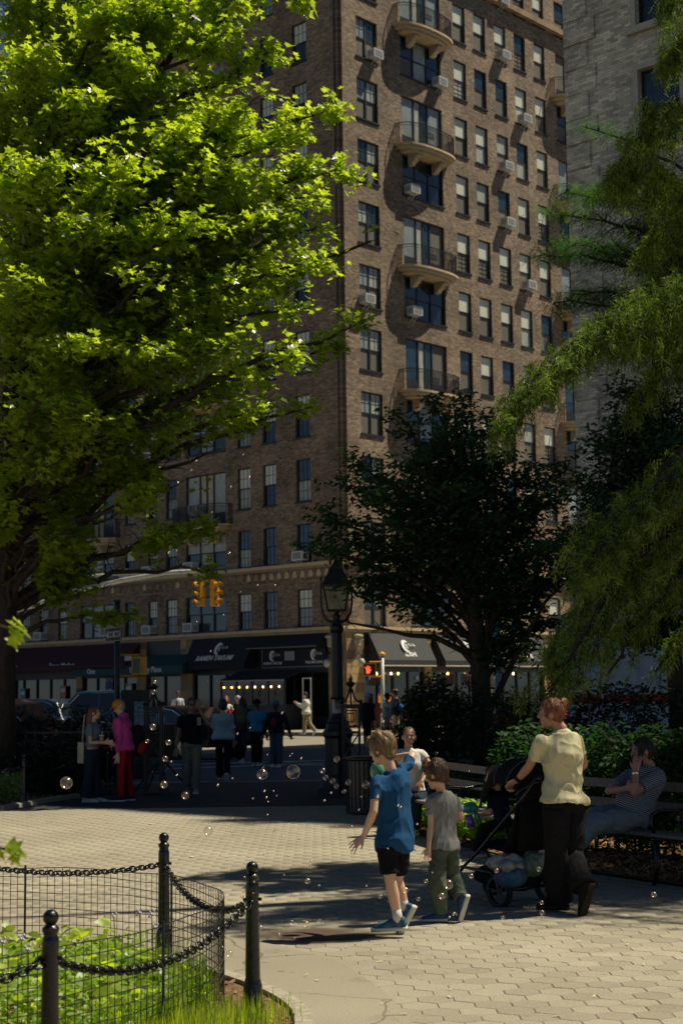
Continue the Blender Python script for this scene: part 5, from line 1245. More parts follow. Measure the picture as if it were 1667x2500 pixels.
def build_hand(b, w, d, pn, k, curl=.25, side=1, spread=.0, grip=False):
    """w wrist, d direction of the hand, pn palm normal (fingers curl that way), side +1 thumb on cross(d,pn)"""
    d = unit(d); pn = unit(pn-d*np.dot(pn, d)); l = unit(np.cross(d, pn))*side
    w = V3(w); L0 = .088*k
    b.rings([(w-d*.01*k, l*.026*k, pn*.02*k), (w+d*.02*k, l*.031*k, pn*.019*k), (w+d*.06*k, l*.041*k, pn*.016*k), (w+d*L0, l*.039*k, pn*.012*k)], 12)
    for i, (o, ln, r) in enumerate(((-.031, .062, .0082), (-.0105, .076, .009), (.011, .082, .0092), (.032, .074, .009))):
        p = w+d*(L0-.016*k)+l*o*k; dd = unit(d+l*(o/.03)*spread); pts = [p]; a = 0
        for s_, fr in ((.5, 1), (.3, 1.2), (.25, 1.0)):
            a += curl*fr*(1.9 if grip else 1); dd2 = dd*math.cos(a)+pn*math.sin(a); pts.append(pts[-1]+dd2*(ln*s_+(.016 if s_ == .5 else 0))*k)
        b.tube(pts, [r*k*1.05, r*k, r*k*.93, r*k*.8], 7)
        b.ell(pts[-1], (r*k*.85,)*3, 7, m=5)
    p = w+d*.026*k+l*.026*k; t1 = p+(l*.75+d*.62+pn*.25)*.042*k; t2 = t1+(l*.35+d*.8+pn*(.3+curl*.6))*.034*k
    b.tube([p, t1, t2], [.0155*k, .0115*k, .0092*k], 8); b.ell(t2, (.0095*k,)*3, 7, m=5)
def build_foot(b, an, d, k, up=ZV, sole=False):
    """shoe lofted from heel to toe; an = ankle"""
    d = unit(d); up = unit(V3(up)-d*np.dot(up, d)); s = np.cross(d, up); an = V3(an); base = an-up*.070*k
    secs = []
    k = k*1.12
    for t, w, h in ((-.062, .026, .03), (-.05, .034, .05), (-.01, .037, .056), (.05, .038, .044), (.10, .044, .033), (.15, .046, .027), (.185, .036, .022), (.20, .018, .014)):
        if sole: secs.append((base+d*t*k*1.03+up*.010*k, s*(w+.005)*k, up*.020*k))
        else: secs.append((base+d*t*k+up*(h*.92)*k, s*w*k, up*h*k))
    b.rings(secs, 12)
def person(label, J, o):
    """J: joints in world metres; every figure is an Empty at the ground with body, clothing and hair meshes under it"""
    loc = V3(o['loc']); k = o.get('k', 1.0); vx = o.get('vx', .013); far = vx > .009
    root = thing(o.get('name', 'person'), label, o.get('cat', 'person'), loc, 0, o.get('group'))
    J = {a: V3(v)-loc for a, v in J.items()}
    f, s, u = headframe(*o['face']); hc = J['head']; hk = o.get('hk', k)
    sk = SK[o.get('skin', 'fair')]; sd = o.get('seed', int(abs(loc[0]*977+loc[1]*131)) % 9999)
    sh = J['shR']-J['shL']; sx = unit(sh); hx = unit(J['hipR']-J['hipL']); spine = unit(J['neck']-J['pelvis'])
    bw = o.get('bulk', 1.0); bel = o.get('belly', 0)
    def torso(b, t0, t1, inf, hemflare=0.):
        tab = [(-.14, .150, .105), (-.05, .168, .118), (.05, .165, .118), (.2, .148, .108), (.38, .142, .104), (.55, .158, .112), (.72, .172, .116), (.86, .160, .100), (.95, .115, .075), (1.02, .062, .058)]
        if o.get('fem'): tab = [(-.14, .158, .112), (-.05, .178, .124), (.05, .168, .118), (.2, .136, .1), (.38, .124, .094), (.55, .138, .108), (.7, .150, .120), (.84, .142, .092), (.94, .105, .068), (1.02, .052, .05)]
        secs = []; n_ = 14
        for i in range(n_+1):
            t = t0+(t1-t0)*i/n_; ts = [q[0] for q in tab]; a = np.interp(t, ts, [q[1] for q in tab])*k*bw+inf; c = np.interp(t, ts, [q[2] for q in tab])*k*bw+inf
            if t < .1: a += hemflare; c += hemflare
            ax = unit(hx*(1-min(max(t, 0), 1))+sx*min(max(t, 0), 1)); fz = unit(np.cross(spine, ax))
            mid = J['pelvis']+(J['neck']-J['pelvis'])*t
            if 'chest' in J: mid = (1-t)*(1-t)*J['pelvis']+2*t*(1-t)*J['chest']+t*t*J['neck'] if 0 <= t <= 1 else mid
            bump = bel*math.exp(-((t-.28)/.22)**2); c += bump; mid = mid+o.get('bdir', fz)*bump*.6
            secs.append((mid, ax*a, fz*c))
        b.rings(secs, 18)
    A = lambda n_: J[n_]
    # body
    b = MB(); torso(b, -.08, 1.0, -.02); 
    b.tube([J['neck']-spine*.04*k, J['neck']+spine*.02*k, hc-u*.05*hk-f*.012*hk], [.058*k, .05*k, .048*hk], 12)
    build_head(b, hc, f, s, u, hk, far)
    for q in 'LR':
        S_, E_, W_ = A('sh'+q), A('el'+q), A('wr'+q)
        b.ell(S_-spine*.01*k, (.038*k,)*3, 10); b.tube([S_-spine*.01*k, S_*.5+E_*.5, E_, E_*.7+W_*.3, W_], [.036*k*bw, .039*k*bw, .035*k, .037*k, .0235*k], 10)
        b.ell(E_, (.036*k,)*3, 8)
        hd = V3(o.get('hd'+q, W_-E_)); pn = V3(o.get('pn'+q, (0, -1, 0) if abs(unit(hd)[1]) < .8 else (0, 0, -1)))
        build_hand(b, W_, hd, pn, k*(1.0 if not far else 1.1), o.get('curl'+q, .28), o.get('th'+q, 1 if q == 'L' else -1), o.get('sp'+q, .1), o.get('grip'+q, False))
        H_, K_, N_ = A('hip'+q), A('kn'+q), A('an'+q)
        b.tube([H_, H_*.5+K_*.5, K_, K_*.65+N_*.35, N_], [.078*k, .066*k, .049*k, .052*k, .033*k], 12); b.ell(K_, (.05*k,)*3, 10)
        b.ell(N_, (.036*k,)*3, 8)
    bo = link('body', remesh(b, vx, 3 if not far else 2), root); bo.data.materials.append(sk)
    # upper garment
    if o.get('top'):
        b = MB(); lo = o.get('hem', -.06); inf = o.get('tinf', .016)*k
        torso(b, lo, .97, inf, o.get('flare', .004)); 
        b.ell(J['neck']-spine*.02*k, (.07*k, .07*k, .035*k), 12)
        for q in 'LR':
            S_, E_, W_ = A('sh'+q), A('el'+q), A('wr'+q); r0 = .058*k*bw; b.ell(S_-spine*.014*k, (r0*.94,)*3, 12)
            b.tube([J['neck']*.5+S_*.5-spine*.026*k, S_-spine*.014*k], [.052*k, .054*k*bw], 12)
            sl = o.get('sleeve', 'short')
            if sl == 'short': e = S_+(E_-S_)*o.get('slen', .62); b.tube([S_-spine*.014*k, (S_+e)/2, e], [r0*.96, r0*.98, r0], 14)
            elif sl == 'cap': e = S_+(E_-S_)*.3; b.tube([S_, e], [r0, r0*.95], 12)
            elif sl == 'long': b.tube([S_, S_*.5+E_*.5, E_, E_*.5+W_*.5, W_*.97+E_*.03], [r0, .058*k*bw, .054*k*bw, .047*k*bw, .036*k*bw], 14); b.ell(E_, (.055*k*bw,)*3, 10)
        if o.get('hood'): b.ell(J['neck']-f*.05*k-spine*.0, (.095*k, .085*k, .06*k), 12)
        me = remesh(b, vx, 3, o.get('wr', .006)*k, o.get('wrs', (12, 12, 22)), sd); t = link(o.get('topname', 'shirt'), me, root); t.data.materials.append(o['top'])
    # lower garment
    if o.get('bot'):
        b = MB(); fl = o.get('leg', (.094, .075, .062)); bt = o.get('bot_type', 'trousers'); torso(b, -.15, o.get('waist', .08), .008*k)
        for q in 'LR':
            H_, K_, N_ = A('hip'+q), A('kn'+q), A('an'+q)
            if bt == 'shorts':
                e = H_+(K_-H_)*o.get('shortlen', .9); b.tube([H_, (H_+e)/2, e], [.092*k, .088*k, .084*k], 14)
            else:
                e = K_+(N_-K_)*.97; b.tube([H_, H_*.5+K_*.5, K_, K_*.5+e*.5, e], [fl[0]*k, (fl[0]+fl[1])/2*k, fl[1]*k, (fl[1]+fl[2])/2*k, fl[2]*k], 14); b.ell(K_, (fl[1]*k,)*3, 12)
        me = remesh(b, vx, 3, o.get('wrb', .006)*k, (13, 13, 20), sd+5); t = link('shorts' if bt == 'shorts' else 'trousers', me, root); t.data.materials.append(o['bot'])
    # shoes and socks
    for q, side in (('L', 0), ('R', 1)):
        fd = V3(o['ft'+q]); up = V3(o.get('fu'+q, (0, 0, 1)))
        b = MB(); build_foot(b, A('an'+q), fd, k, up); sh_ = link('shoe', remesh(b, max(vx*.8, .006), 2), root); sh_.data.materials.append(o.get('shoe', cloth_blk))
        b = MB(); build_foot(b, A('an'+q), fd, k, up, True); so = b.build('sole', o.get('sole', M['white_enamel']), sh_, True)
        if o.get('sock'):
            dn = unit(A('an'+q)-A('kn'+q)); MB().tube([A('an'+q)-dn*.10*k, A('an'+q)+dn*.01*k], [.041*k, .042*k], 14).build('sock', o['sock'], root, True)
    # face
    if not far or o.get('facedet'):
        for q in (-1, 1):
            MB().ell(hc+f*.0795*hk+s*q*.031*hk-u*.002*hk, (.0125*hk, .007*hk, .0062*hk), 10, eM(f, s, u), m=6).build('eye', EYE_W, root, True)
            MB().ell(hc+f*.0845*hk+s*q*.031*hk-u*.002*hk, (.0062*hk, .004*hk, .0062*hk), 8, eM(f, s, u), m=6).build('iris', EYE_D, root, True)
            MB().tube([hc+f*.088*hk+s*q*.014*hk+u*.021*hk, hc+f*.087*hk+s*q*.033*hk+u*.027*hk, hc+f*.074*hk+s*q*.050*hk+u*.020*hk], [.0035*hk, .004*hk, .002*hk], 6).build('eyebrow', BROW, root, True)
        b = MB(); b.ell(hc+f*.0905*hk-u*.057*hk, (.021*hk, .005*hk, .0045*hk), 10, eM(f, s, u), m=6); b.ell(hc+f*.0905*hk-u*.066*hk, (.019*hk, .006*hk, .0055*hk), 10, eM(f, s, u), m=6); b.build('mouth', LIP, root, True)
    # hair
    hs = o.get('hair')
    if hs:
        style, col = hs; b = MB(); Mx = eM(f, s, u); K_ = hk
        if style == 'slick': b.ell(hc-f*.015*K_+u*.020*K_, (.080*K_, .093*K_, .1*K_), 18, Mx, m=14); b.ell(hc-f*.095*K_+u*.01*K_, (.035*K_, .035*K_, .035*K_), 10, Mx)
        elif style != 'cap_only':
            b.ell(hc-f*.016*K_+u*.022*K_, (.0845*K_, .096*K_, .101*K_), 18, Mx, m=14)
        if style == 'mop':
            b.ell(hc-f*.018*K_+u*.022*K_, (.094*K_, .106*K_, .104*K_), 18, Mx, m=14); b.ell(hc+f*.035*K_+u*.062*K_, (.075*K_, .062*K_, .045*K_), 14, Mx)
            b.ell(hc-f*.055*K_-u*.045*K_, (.066*K_, .05*K_, .05*K_), 12, Mx)
            for i in range(7): a = -.9+i*.3; b.tube([hc+f*.055*K_+s*.05*a*K_+u*.095*K_, hc+f*(.092-.02*abs(a))*K_+s*.068*a*K_+u*.045*K_], [.022*K_, .008*K_], 6)
        if style == 'short': b.ell(hc-f*.02*K_+u*.03*K_, (.085*K_, .094*K_, .098*K_), 16, Mx); b.ell(hc-f*.05*K_-u*.04*K_, (.06*K_, .045*K_, .05*K_), 12, Mx)
        if style in ('bun', 'topbun'):
            b.ell(hc-f*.02*K_+u*.02*K_, (.088*K_, .1*K_, .098*K_), 16, Mx); bc = hc-f*(.09 if style == 'bun' else .085)*K_+u*(.062 if style == 'bun' else .085)*K_; b.ell(bc, (.042*K_, .04*K_, .046*K_), 12, Mx); b.ell(bc+u*.022*K_-f*.012*K_, (.03*K_, .028*K_, .03*K_), 10, Mx); b.ell(bc-u*.03*K_+f*.01*K_, (.04*K_, .03*K_, .03*K_), 10, Mx)
            b.ell(hc-f*.05*K_-u*.05*K_, (.055*K_, .04*K_, .045*K_), 12, Mx)
        if style in ('long', 'pony', 'wavy'):
            b.ell(hc-f*.02*K_+u*.02*K_, (.09*K_, .1*K_, .1*K_), 16, Mx); L_ = {'long': .42, 'pony': .38, 'wavy': .26}[style]*K_; w_ = {'long': .062, 'pony': .032, 'wavy': .09}[style]*K_
            top = hc-f*.07*K_-u*.01*K_; b.tube([top, top-ZV*L_*.3-f*.02*K_, top-ZV*L_*.65-f*.03*K_, top-ZV*L_], [w_, w_*1.05, w_*.9, w_*.35], 12)
            if style == 'wavy':
                for q in (-1, 1): b.tube([hc+s*q*.07*K_+u*.03*K_, hc+s*q*.092*K_-u*.07*K_, hc+s*q*.08*K_-u*.17*K_], [.03*K_, .035*K_, .02*K_], 8)
        if style == 'bob':
            b.ell(hc-f*.02*K_-u*.01*K_, (.1*K_, .104*K_, .125*K_), 16, Mx); b.ell(hc-f*.03*K_-u*.09*K_, (.088*K_, .075*K_, .05*K_), 12, Mx)
        if style == 'curly': b.ell(hc-f*.015*K_+u*.03*K_, (.115*K_, .115*K_, .115*K_), 14, Mx)
        if style == 'bald': pass
        if style != 'bald':
            me = remesh(b, max(vx*.75, .006), 2, {'curly': .012, 'mop': .007}.get(style, .004)*K_, (60, 60, 26) if style != 'curly' else (70, 70, 70), sd+9); t = link('hair', me, root); t.data.materials.append(HR[col])
            if not far:
                n_ = len(me.vertices); co = np.empty(n_*3, np.float32); me.vertices.foreach_get('co', co); no = np.empty(n_*3, np.float32); me.vertices.foreach_get('normal', no); co = co.reshape(-1, 3); no = no.reshape(-1, 3)
                ix = NR.integers(0, n_, 2600); dr = -u[None]*.9-f[None]*.15+f[None]*(co[ix]@f-hc@f > .03)[:, None]*.5+NR.normal(0, .28, (2600, 3)); dr = dr-no[ix]*(dr*no[ix]).sum(1, keepdims=True); dr /= np.linalg.norm(dr, axis=1, keepdims=True); dr += no[ix]*.16
                X_, T_ = scatter([(0, -.045, 0), (1, -.01, 0), (1, .01, 0), (0, .045, 0)], [(0, 1, 2, 3)], co[ix]-no[ix]*.004, dr, np.cross(no[ix], dr), NR.uniform(.018, .042, 2600)*K_); st_ = fast('hair_strands', X_, T_, HR[col], t); st_['kind'] = 'stuff'
    if o.get('hat'):
        kind, hm_ = o['hat']; b = MB(); Mx = eM(f, s, u); b.ell(hc-f*.008*hk+u*.045*hk, (.092*hk, .106*hk, .088*hk), 16, Mx)
        if kind == 'cap': b.rings([(hc+f*.05*hk+u*.045*hk, s*.07*hk, u*.012*hk), (hc+f*.12*hk+u*.035*hk, s*.068*hk, u*.008*hk), (hc+f*.165*hk+u*.02*hk, s*.04*hk, u*.005*hk)], 12)
        if kind == 'bucket': b.rings([(hc+u*.02*hk, s*.10*hk, f*.112*hk), (hc-u*.012*hk, s*.125*hk, f*.14*hk), (hc-u*.018*hk, s*.126*hk, f*.141*hk)], 16)
        t = link('hat', remesh(b, max(vx*.7, .006), 2), root); t.data.materials.append(hm_)
    if o.get('glasses'):
        b = MB()
        for q in (-1, 1): b.ell(hc+f*.094*hk+s*q*.031*hk-u*.0*hk, (.024*hk, .006*hk, .018*hk), 10, eM(f, s, u)); b.tube([hc+f*.085*hk+s*q*.052*hk, hc+f*.0*hk+s*q*.082*hk], .003, 5)
        b.tube([hc+f*.097*hk-s*.02*hk, hc+f*.097*hk+s*.02*hk], .003, 5); b.build('sunglasses', EYE_D, root, True)
    return root, J, loc
cloth_blk = cloth('black leather', (.012, .012, .012)); white_shoe = cloth('white canvas', (.55, .54, .5))
def gen(loc, h, yaw, lean=0., armL=None, armR=None, legs=(0, 0), twist=0., head=(0, 0), fem=False, hands=None):
    """standing figure. yaw = facing direction from +x toward +y. arms: (shoulder swing fwd deg, out deg, elbow bend deg); legs: swing fwd in deg (left, right) with knee bends"""
    k = h/1.72; loc = V3(loc); f = V3([math.cos(yaw), math.sin(yaw), 0]); s = unit(np.cross(f, ZV)); hw = (.088 if not fem else .085)*k; sw = (.185 if not fem else .165)*k
    pel = loc+ZV*.53*h*1.0; 
    up = unit(ZV*math.cos(rad(lean))+f*math.sin(rad(lean))); neck = pel+up*.30*h; hc = neck+up*.085*h+f*(.01+.02*math.sin(rad(lean)))*h+ZV*.018*h
    f2 = unit(f*math.cos(rad(twist))+s*math.sin(rad(twist))); s2 = unit(np.cross(f2, ZV))
    J = {'pelvis': pel, 'neck': neck, 'head': hc}
    for q, g in (('L', -1), ('R', 1)):
        sh = neck-up*.035*h+s2*g*sw; J['sh'+q] = sh; sf, so, eb = (armL if q == 'L' else armR) or (0, 8, 12)
        d = unit(-up*math.cos(rad(sf))*math.cos(rad(so))+f2*math.sin(rad(sf))+s2*g*math.sin(rad(so))); el = sh+d*.172*h
        fo = unit(f2-d*np.dot(f2, d)) if abs(np.dot(f2, d)) < .95 else up
        d2 = unit(d*math.cos(rad(eb))+fo*math.sin(rad(eb))-s2*g*.15*math.sin(rad(eb))); J['el'+q] = el; J['wr'+q] = el+d2*.148*h
        hip = pel-ZV*.02*h+s*g*hw; J['hip'+q] = hip; sw_, kb = legs[0 if q == 'L' else 1] if isinstance(legs[0], tuple) else (legs[0 if q == 'L' else 1], 0)
        dl = unit(-ZV*math.cos(rad(sw_))+f*math.sin(rad(sw_))); kn = hip+dl*.245*h; dk = unit(-ZV*math.cos(rad(sw_-kb))+f*math.sin(rad(sw_-kb))); J['kn'+q] = kn; J['an'+q] = kn+dk*.22*h
    mn = min(J['anL'][2], J['anR'][2])-loc[2]-.045*h
    for a in J: J[a] = J[a]-ZV*mn
    return J, f, k
def reach(J, f, k, q, tgt):
    g = -1 if q == 'L' else 1; s = unit(np.cross(f, ZV)); J['wr'+q] = J['head']+s*g*tgt[0]*k+f*tgt[1]*k+ZV*tgt[2]*k
    m = (J['sh'+q]+J['wr'+q])/2; d = np.linalg.norm(J['wr'+q]-J['sh'+q])/2; L_ = .29*k; J['el'+q] = m+unit(s*g*.6+f*.5-ZV*.8)*math.sqrt(max(.01, L_*L_-d*d))
def folk(label, loc, h, facing, look=None, vx=.014, legs=((4, 4), (-4, 4)), lean=2, armL=None, armR=None, **o):
    yaw = rad(facing); J, f, k = gen(loc, h, yaw, lean, armL, armR, legs, fem=o.get('fem', False))
    for q in 'LR':
        if o.get('reach'+q): reach(J, f, k, q, o['reach'+q]); o['hd'+q] = (0, 0, 1); o['pn'+q] = -f; o['curl'+q] = .5
    o['loc'] = loc; o['k'] = k; o['vx'] = vx; o['face'] = look or (yaw, rad(-4), 0)
    for q, (sw_, kb) in zip('LR', legs):
        a = rad(min(0, sw_-kb)+min(0, -0)); lift = sw_-kb < -18; o['ft'+q] = f if not lift else unit(f*.55-ZV*.75); 
        if lift: o['fu'+q] = unit(ZV*.6+f*.6)
    return person(label, J, o)
W_ = lambda x, y, Y: at(x, y, Y)
grass_c = cloth
# ---- the boy in the blue tee
navy_shorts = cloth('black shorts cloth', (.008, .008, .010)); blue_tee = cloth('royal blue cotton', (.013, .072, .175)); 
b_sole = cloth('pale rubber sole', (.62, .60, .52)); blue_shoe = mat('blue and black trainers', (.012, .015, .02), .6, c2=(.03, .16, .30), scale=14, detail=1)
Yb = 11.1
J = {'head': W_(931, 1826, Yb+.03), 'neck': W_(953, 1882, Yb+.02), 'shL': W_(918, 1907, Yb-.10), 'shR': W_(996, 1868, Yb+.12), 'chest': W_(966, 1950, Yb), 'pelvis': W_(963, 2060, Yb+.02),
     'elL': W_(912, 1982, Yb-.16), 'wrL': W_(888, 2042, Yb-.10), 'elR': W_(1006, 1846, Yb+.22), 'wrR': W_(962, 1849, Yb+.34),
     'hipL': W_(945, 2068, Yb-.07), 'knL': W_(953, 2150, Yb-.08), 'anL': W_(972, 2250, Yb-.05), 'hipR': W_(977, 2066, Yb+.08), 'knR': W_(970, 2150, Yb+.13), 'anR': W_(989, 2222, Yb+.02+.12)}
J = {a: V3(v) for a, v in J.items()}
person('boy in royal blue tee and black shorts walking away, arm raised to his ear', J, dict(name='person', loc=gp(962, 2280), k=.84, hk=.98, vx=.0068, face=(rad(146), rad(-14), rad(4)), skin='fair', top=blue_tee, hem=-.10, slen=.66, tinf=.026, flare=.012, wr=.016, wrs=(15, 15, 9),
       bot=navy_shorts, bot_type='shorts', shortlen=.80, shoe=blue_shoe, sole=b_sole, sock=cloth('white sock', (.62, .62, .58)), hair=('mop', 'blond'), ftL=(-.93, .20, -.05), fuL=(0, 0, 1), ftR=(-.45, .1, -.85), fuR=(-.6, .3, .6), hdL=(-.75, .1, -.65), curlL=.12, spL=.35, pnL=(.3, .6, -.6), hdR=(-1, .2, .1), curlR=.5, bulk=.96))
# ---- the small boy in the grey tee
Ys = 11.75
grey_tee = cloth('heather grey cotton', (.25, .25, .235)); olive_p = cloth('olive cargo cloth', (.085, .105, .075))
J = {'head': W_(1064, 1890, Ys), 'neck': W_(1076, 1933, Ys+.02), 'shL': W_(1050, 1955, Ys-.06), 'shR': W_(1107, 1952, Ys+.07), 'pelvis': W_(1084, 2066, Ys), 'elL': W_(1052, 2014, Ys-.06), 'wrL': W_(1046, 2072, Ys-.10), 'elR': W_(1126, 1996, Ys+.13), 'wrR': W_(1108, 2003, Ys+.30),
     'hipL': W_(1071, 2075, Ys-.04), 'knL': W_(1066, 2150, Ys-.05), 'anL': W_(1076, 2233, Ys-.02), 'hipR': W_(1097, 2073, Ys+.06), 'knR': W_(1103, 2140, Ys+.10), 'anR': W_(1126, 2196, Ys-.03)}
J = {a: V3(v) for a, v in J.items()}
sm = person('small boy in grey tee and olive trousers, back foot lifting', J, dict(name='person', loc=gp(1085, 2248), k=.70, hk=.90, vx=.0065, face=(rad(150), rad(-18), 0), skin='fair', top=grey_tee, hem=-.08, slen=.6, tinf=.022, flare=.008, wr=.014, wrs=(16, 16, 8), bot=olive_p, leg=(.105, .092, .080), wrb=.013,
       shoe=mat('bright blue trainers', (.015, .08, .30), .6, c2=(.02, .03, .06), scale=12, detail=1), sole=b_sole, hair=('mop', 'brown'), ftL=(-.9, .25, -.03), ftR=(-.28, .25, -.92), fuR=(-.75, .35, .5), bulk=.95, curlL=.45))
sw = thing('tee_mark', None, None) if False else None
mk = MB(); p_ = W_(1043, 1976, 11.55)-V3(gp(1085, 2248)); mk.add([p_+V3(v) for v in ((-.022, 0, .0), (.0, -.004, -.014), (.03, 0, .014), (.0, -.002, -.004))], [(0, 1, 2, 3)]); mk.build('swoosh_print', M['black_iron'], sm[0])
# ---- the woman pushing the pushchair
Yw = 12.15
cream = cloth('pale yellow cotton', (.66, .60, .36)); leggings = cloth('black flared jersey', (.010, .010, .012))
J = {'head': W_(1345, 1741, Yw+.02), 'neck': W_(1370, 1786, Yw), 'shL': W_(1322, 1810, Yw-.10), 'shR': W_(1408, 1808, Yw+.10), 'pelvis': W_(1376, 1958, Yw), 'elL': W_(1291, 1872, Yw+.02), 'wrL': W_(1262, 1906, Yw+.18), 'elR': W_(1424, 1868, Yw+.16), 'wrR': W_(1380, 1905, Yw+.42),
     'hipL': W_(1357, 1975, Yw-.06), 'knL': W_(1358, 2075, Yw-.05), 'anL': W_(1366, 2198, Yw+.08), 'hipR': W_(1398, 1975, Yw+.07), 'knR': W_(1396, 2085, Yw+.05), 'anR': W_(1424, 2170, Yw-.16)}
J = {a: V3(v) for a, v in J.items()}
person('woman in pale yellow tee and black flared trousers pushing the pushchair', J, dict(name='person', loc=gp(1380, 2222), k=.99, hk=1.0, vx=.0072, fem=True, face=(rad(168), rad(-3), 0), skin='tan', top=cream, hem=-.02, slen=.62, tinf=.024, flare=.012, wr=.015, wrs=(12, 12, 16), bulk=1.10,
       bot=leggings, leg=(.112, .085, .115), wrb=.010, shoe=cloth_blk, sole=cloth('dark lugged sole', (.045, .035, .02), var=.5), hair=('bun', 'auburn'), ftL=(-.6, .7, -.05), ftR=(-.28, .20, -.94), fuR=(-.7, .5, .55), hdL=(-.7, .5, -.4), pnL=(-.3, 0, -.9), gripL=True, curlL=.6, gripR=True, curlR=.6))
MB().tube([W_(1265, 1902, Yw+.165), W_(1270, 1897, Yw+.145)], .033, 14).build('wristband', cloth_blk) if False else None
wb = thing('wristband', 'black smart watch band on the pushing woman left wrist', 'watch', W_(1266, 1901, Yw+.155)); MB().tube([(-.008, .010, -.011), (.010, -.012, .012)], .030, 14).build('strap', cloth_blk, wb)
# ---- the seated woman in white
Yt = 18.9
J = {'head': W_(998, 1799, Yt-.05), 'neck': W_(997, 1828, Yt), 'shL': W_(1028, 1838, Yt+.08), 'shR': W_(968, 1838, Yt-.05), 'pelvis': W_(1012, 1942, Yt+.12), 'elL': W_(1052, 1872, Yt+.0), 'wrL': W_(1029, 1909, Yt-.22), 'elR': W_(958, 1878, Yt-.15), 'wrR': W_(975, 1912, Yt-.35),
     'hipL': W_(1026, 1950, Yt+.15), 'knL': W_(1018, 1950, Yt-.36), 'anL': W_(1012, 2026, Yt-.36), 'hipR': W_(1000, 1950, Yt+.05), 'knR': W_(982, 1950, Yt-.42), 'anR': W_(985, 2028, Yt-.38)}
J = {a: V3(v) for a, v in J.items()}
person('seated woman in white tee with slicked back hair looking up', J, dict(name='person', loc=(*gp(1005, 2050)[:2], 0), k=.98, hk=.98, vx=.0075, facedet=True, fem=True, face=(rad(-88), rad(2), rad(3)), skin='tan', top=cloth('white cotton', (.68, .67, .64)), hem=.12, slen=.5, bot=cloth('dark jeans', (.018, .03, .05)), leg=(.085, .07, .065), hair=('slick', 'brown'), shoe=white_shoe, ftL=(-.3, -.9, 0), ftR=(-.3, -.9, 0), hdL=(-.6, -.3, -.7), pnL=(-.3, .2, -.9), curlL=.15, spL=.3, wr=.004))
# ---- the man on the phone
Ym = 14.25
def stripe_mat():
    m, t, bs = new_mat('navy and white striped jersey'); N = t.nodes.new; L = t.links.new
    tc = N('ShaderNodeTexCoord'); mp = N('ShaderNodeMapping'); mp.inputs['Rotation'].default_value = (0, rad(-18), 0); L(tc.outputs['Object'], mp.inputs[0]); w = N('ShaderNodeTexWave'); w.bands_direction = 'Z'; w.inputs['Scale'].default_value = 17; w.inputs['Distortion'].default_value = .6; w.inputs['Detail Scale'].default_value = 1
    L(mp.outputs[0], w.inputs[0]); cr_ = N('ShaderNodeValToRGB'); cr_.color_ramp.elements[0].position = .42; cr_.color_ramp.elements[1].position = .56; cr_.color_ramp.elements[0].color = (.05, .08, .12, 1); cr_.color_ramp.elements[1].color = (.30, .33, .34, 1); L(w.outputs[0], cr_.inputs[0]); L(cr_.outputs[0], bs.inputs['Base Color']); bs.inputs['Roughness'].default_value = .9; return m
J = {'head': W_(1566, 1834, Ym), 'neck': W_(1584, 1874, Ym+.03), 'shL': W_(1607, 1892, Ym-.10), 'shR': W_(1538, 1890, Ym+.12), 'pelvis': W_(1548, 1992, Ym+.0), 'elL': W_(1549, 1936, Ym-.30), 'wrL': W_(1553, 1883, Ym-.17), 'elR': W_(1486, 1932, Ym-.12), 'wrR': W_(1528, 1926, Ym-.26),
     'hipL': W_(1540, 2000, Ym-.10), 'knL': W_(1452, 2010, Ym-.32), 'anL': W_(1372, 2092, Ym-.55), 'hipR': W_(1536, 1990, Ym+.10), 'knR': W_(1448, 1996, Ym-.10), 'anR': W_(1362, 2082, Ym-.4)}
J = {a: V3(v) for a, v in J.items()}
mn_ = person('bearded man in striped polo and jeans sitting on the shaded bench with a phone', J, dict(name='person', loc=(*gp(1540, 2090)[:2], 0), k=1.02, hk=1.02, vx=.0075, facedet=True, face=(rad(196), rad(-4), 0), skin='ruddy', top=stripe_mat(), hem=-.04, slen=.75, belly=.05, bdir=V3((-.8, -.5, .1)), bulk=1.12, bot=cloth('pale blue jeans', (.19, .235, .25)), leg=(.115, .095, .085), wrb=.010, hair=('short', 'dark'), shoe=cloth_blk, ftL=(-.7, -.3, .5), ftR=(-.7, -.3, .5), hdL=(.12, .1, 1), pnL=(.5, .8, 0), curlL=.35, wr=.008))
MB().ell(V3(W_(1553, 1855, Ym-.03))-mn_[2], (.042, .05, .028), 12).build('beard', HR['dark'], mn_[0], True)
ph = thing('phone', 'dark phone held to the seated man cheek', 'phone', W_(1562, 1846, Ym-.13)); MB().box((0, 0, 0), (.012, .07, .14), ((.7, -.7, 0), (.7, .7, 0), (0, 0, 1))).build('case', M['gloss_black'], ph)
wt2 = thing('wristwatch', 'silver wristwatch on the seated man wrist', 'watch', W_(1552, 1889, Ym-.185)); MB().tube([(0, 0, -.012), (0, 0, .012)], .032, 14).build('band', M['chrome'], wt2)
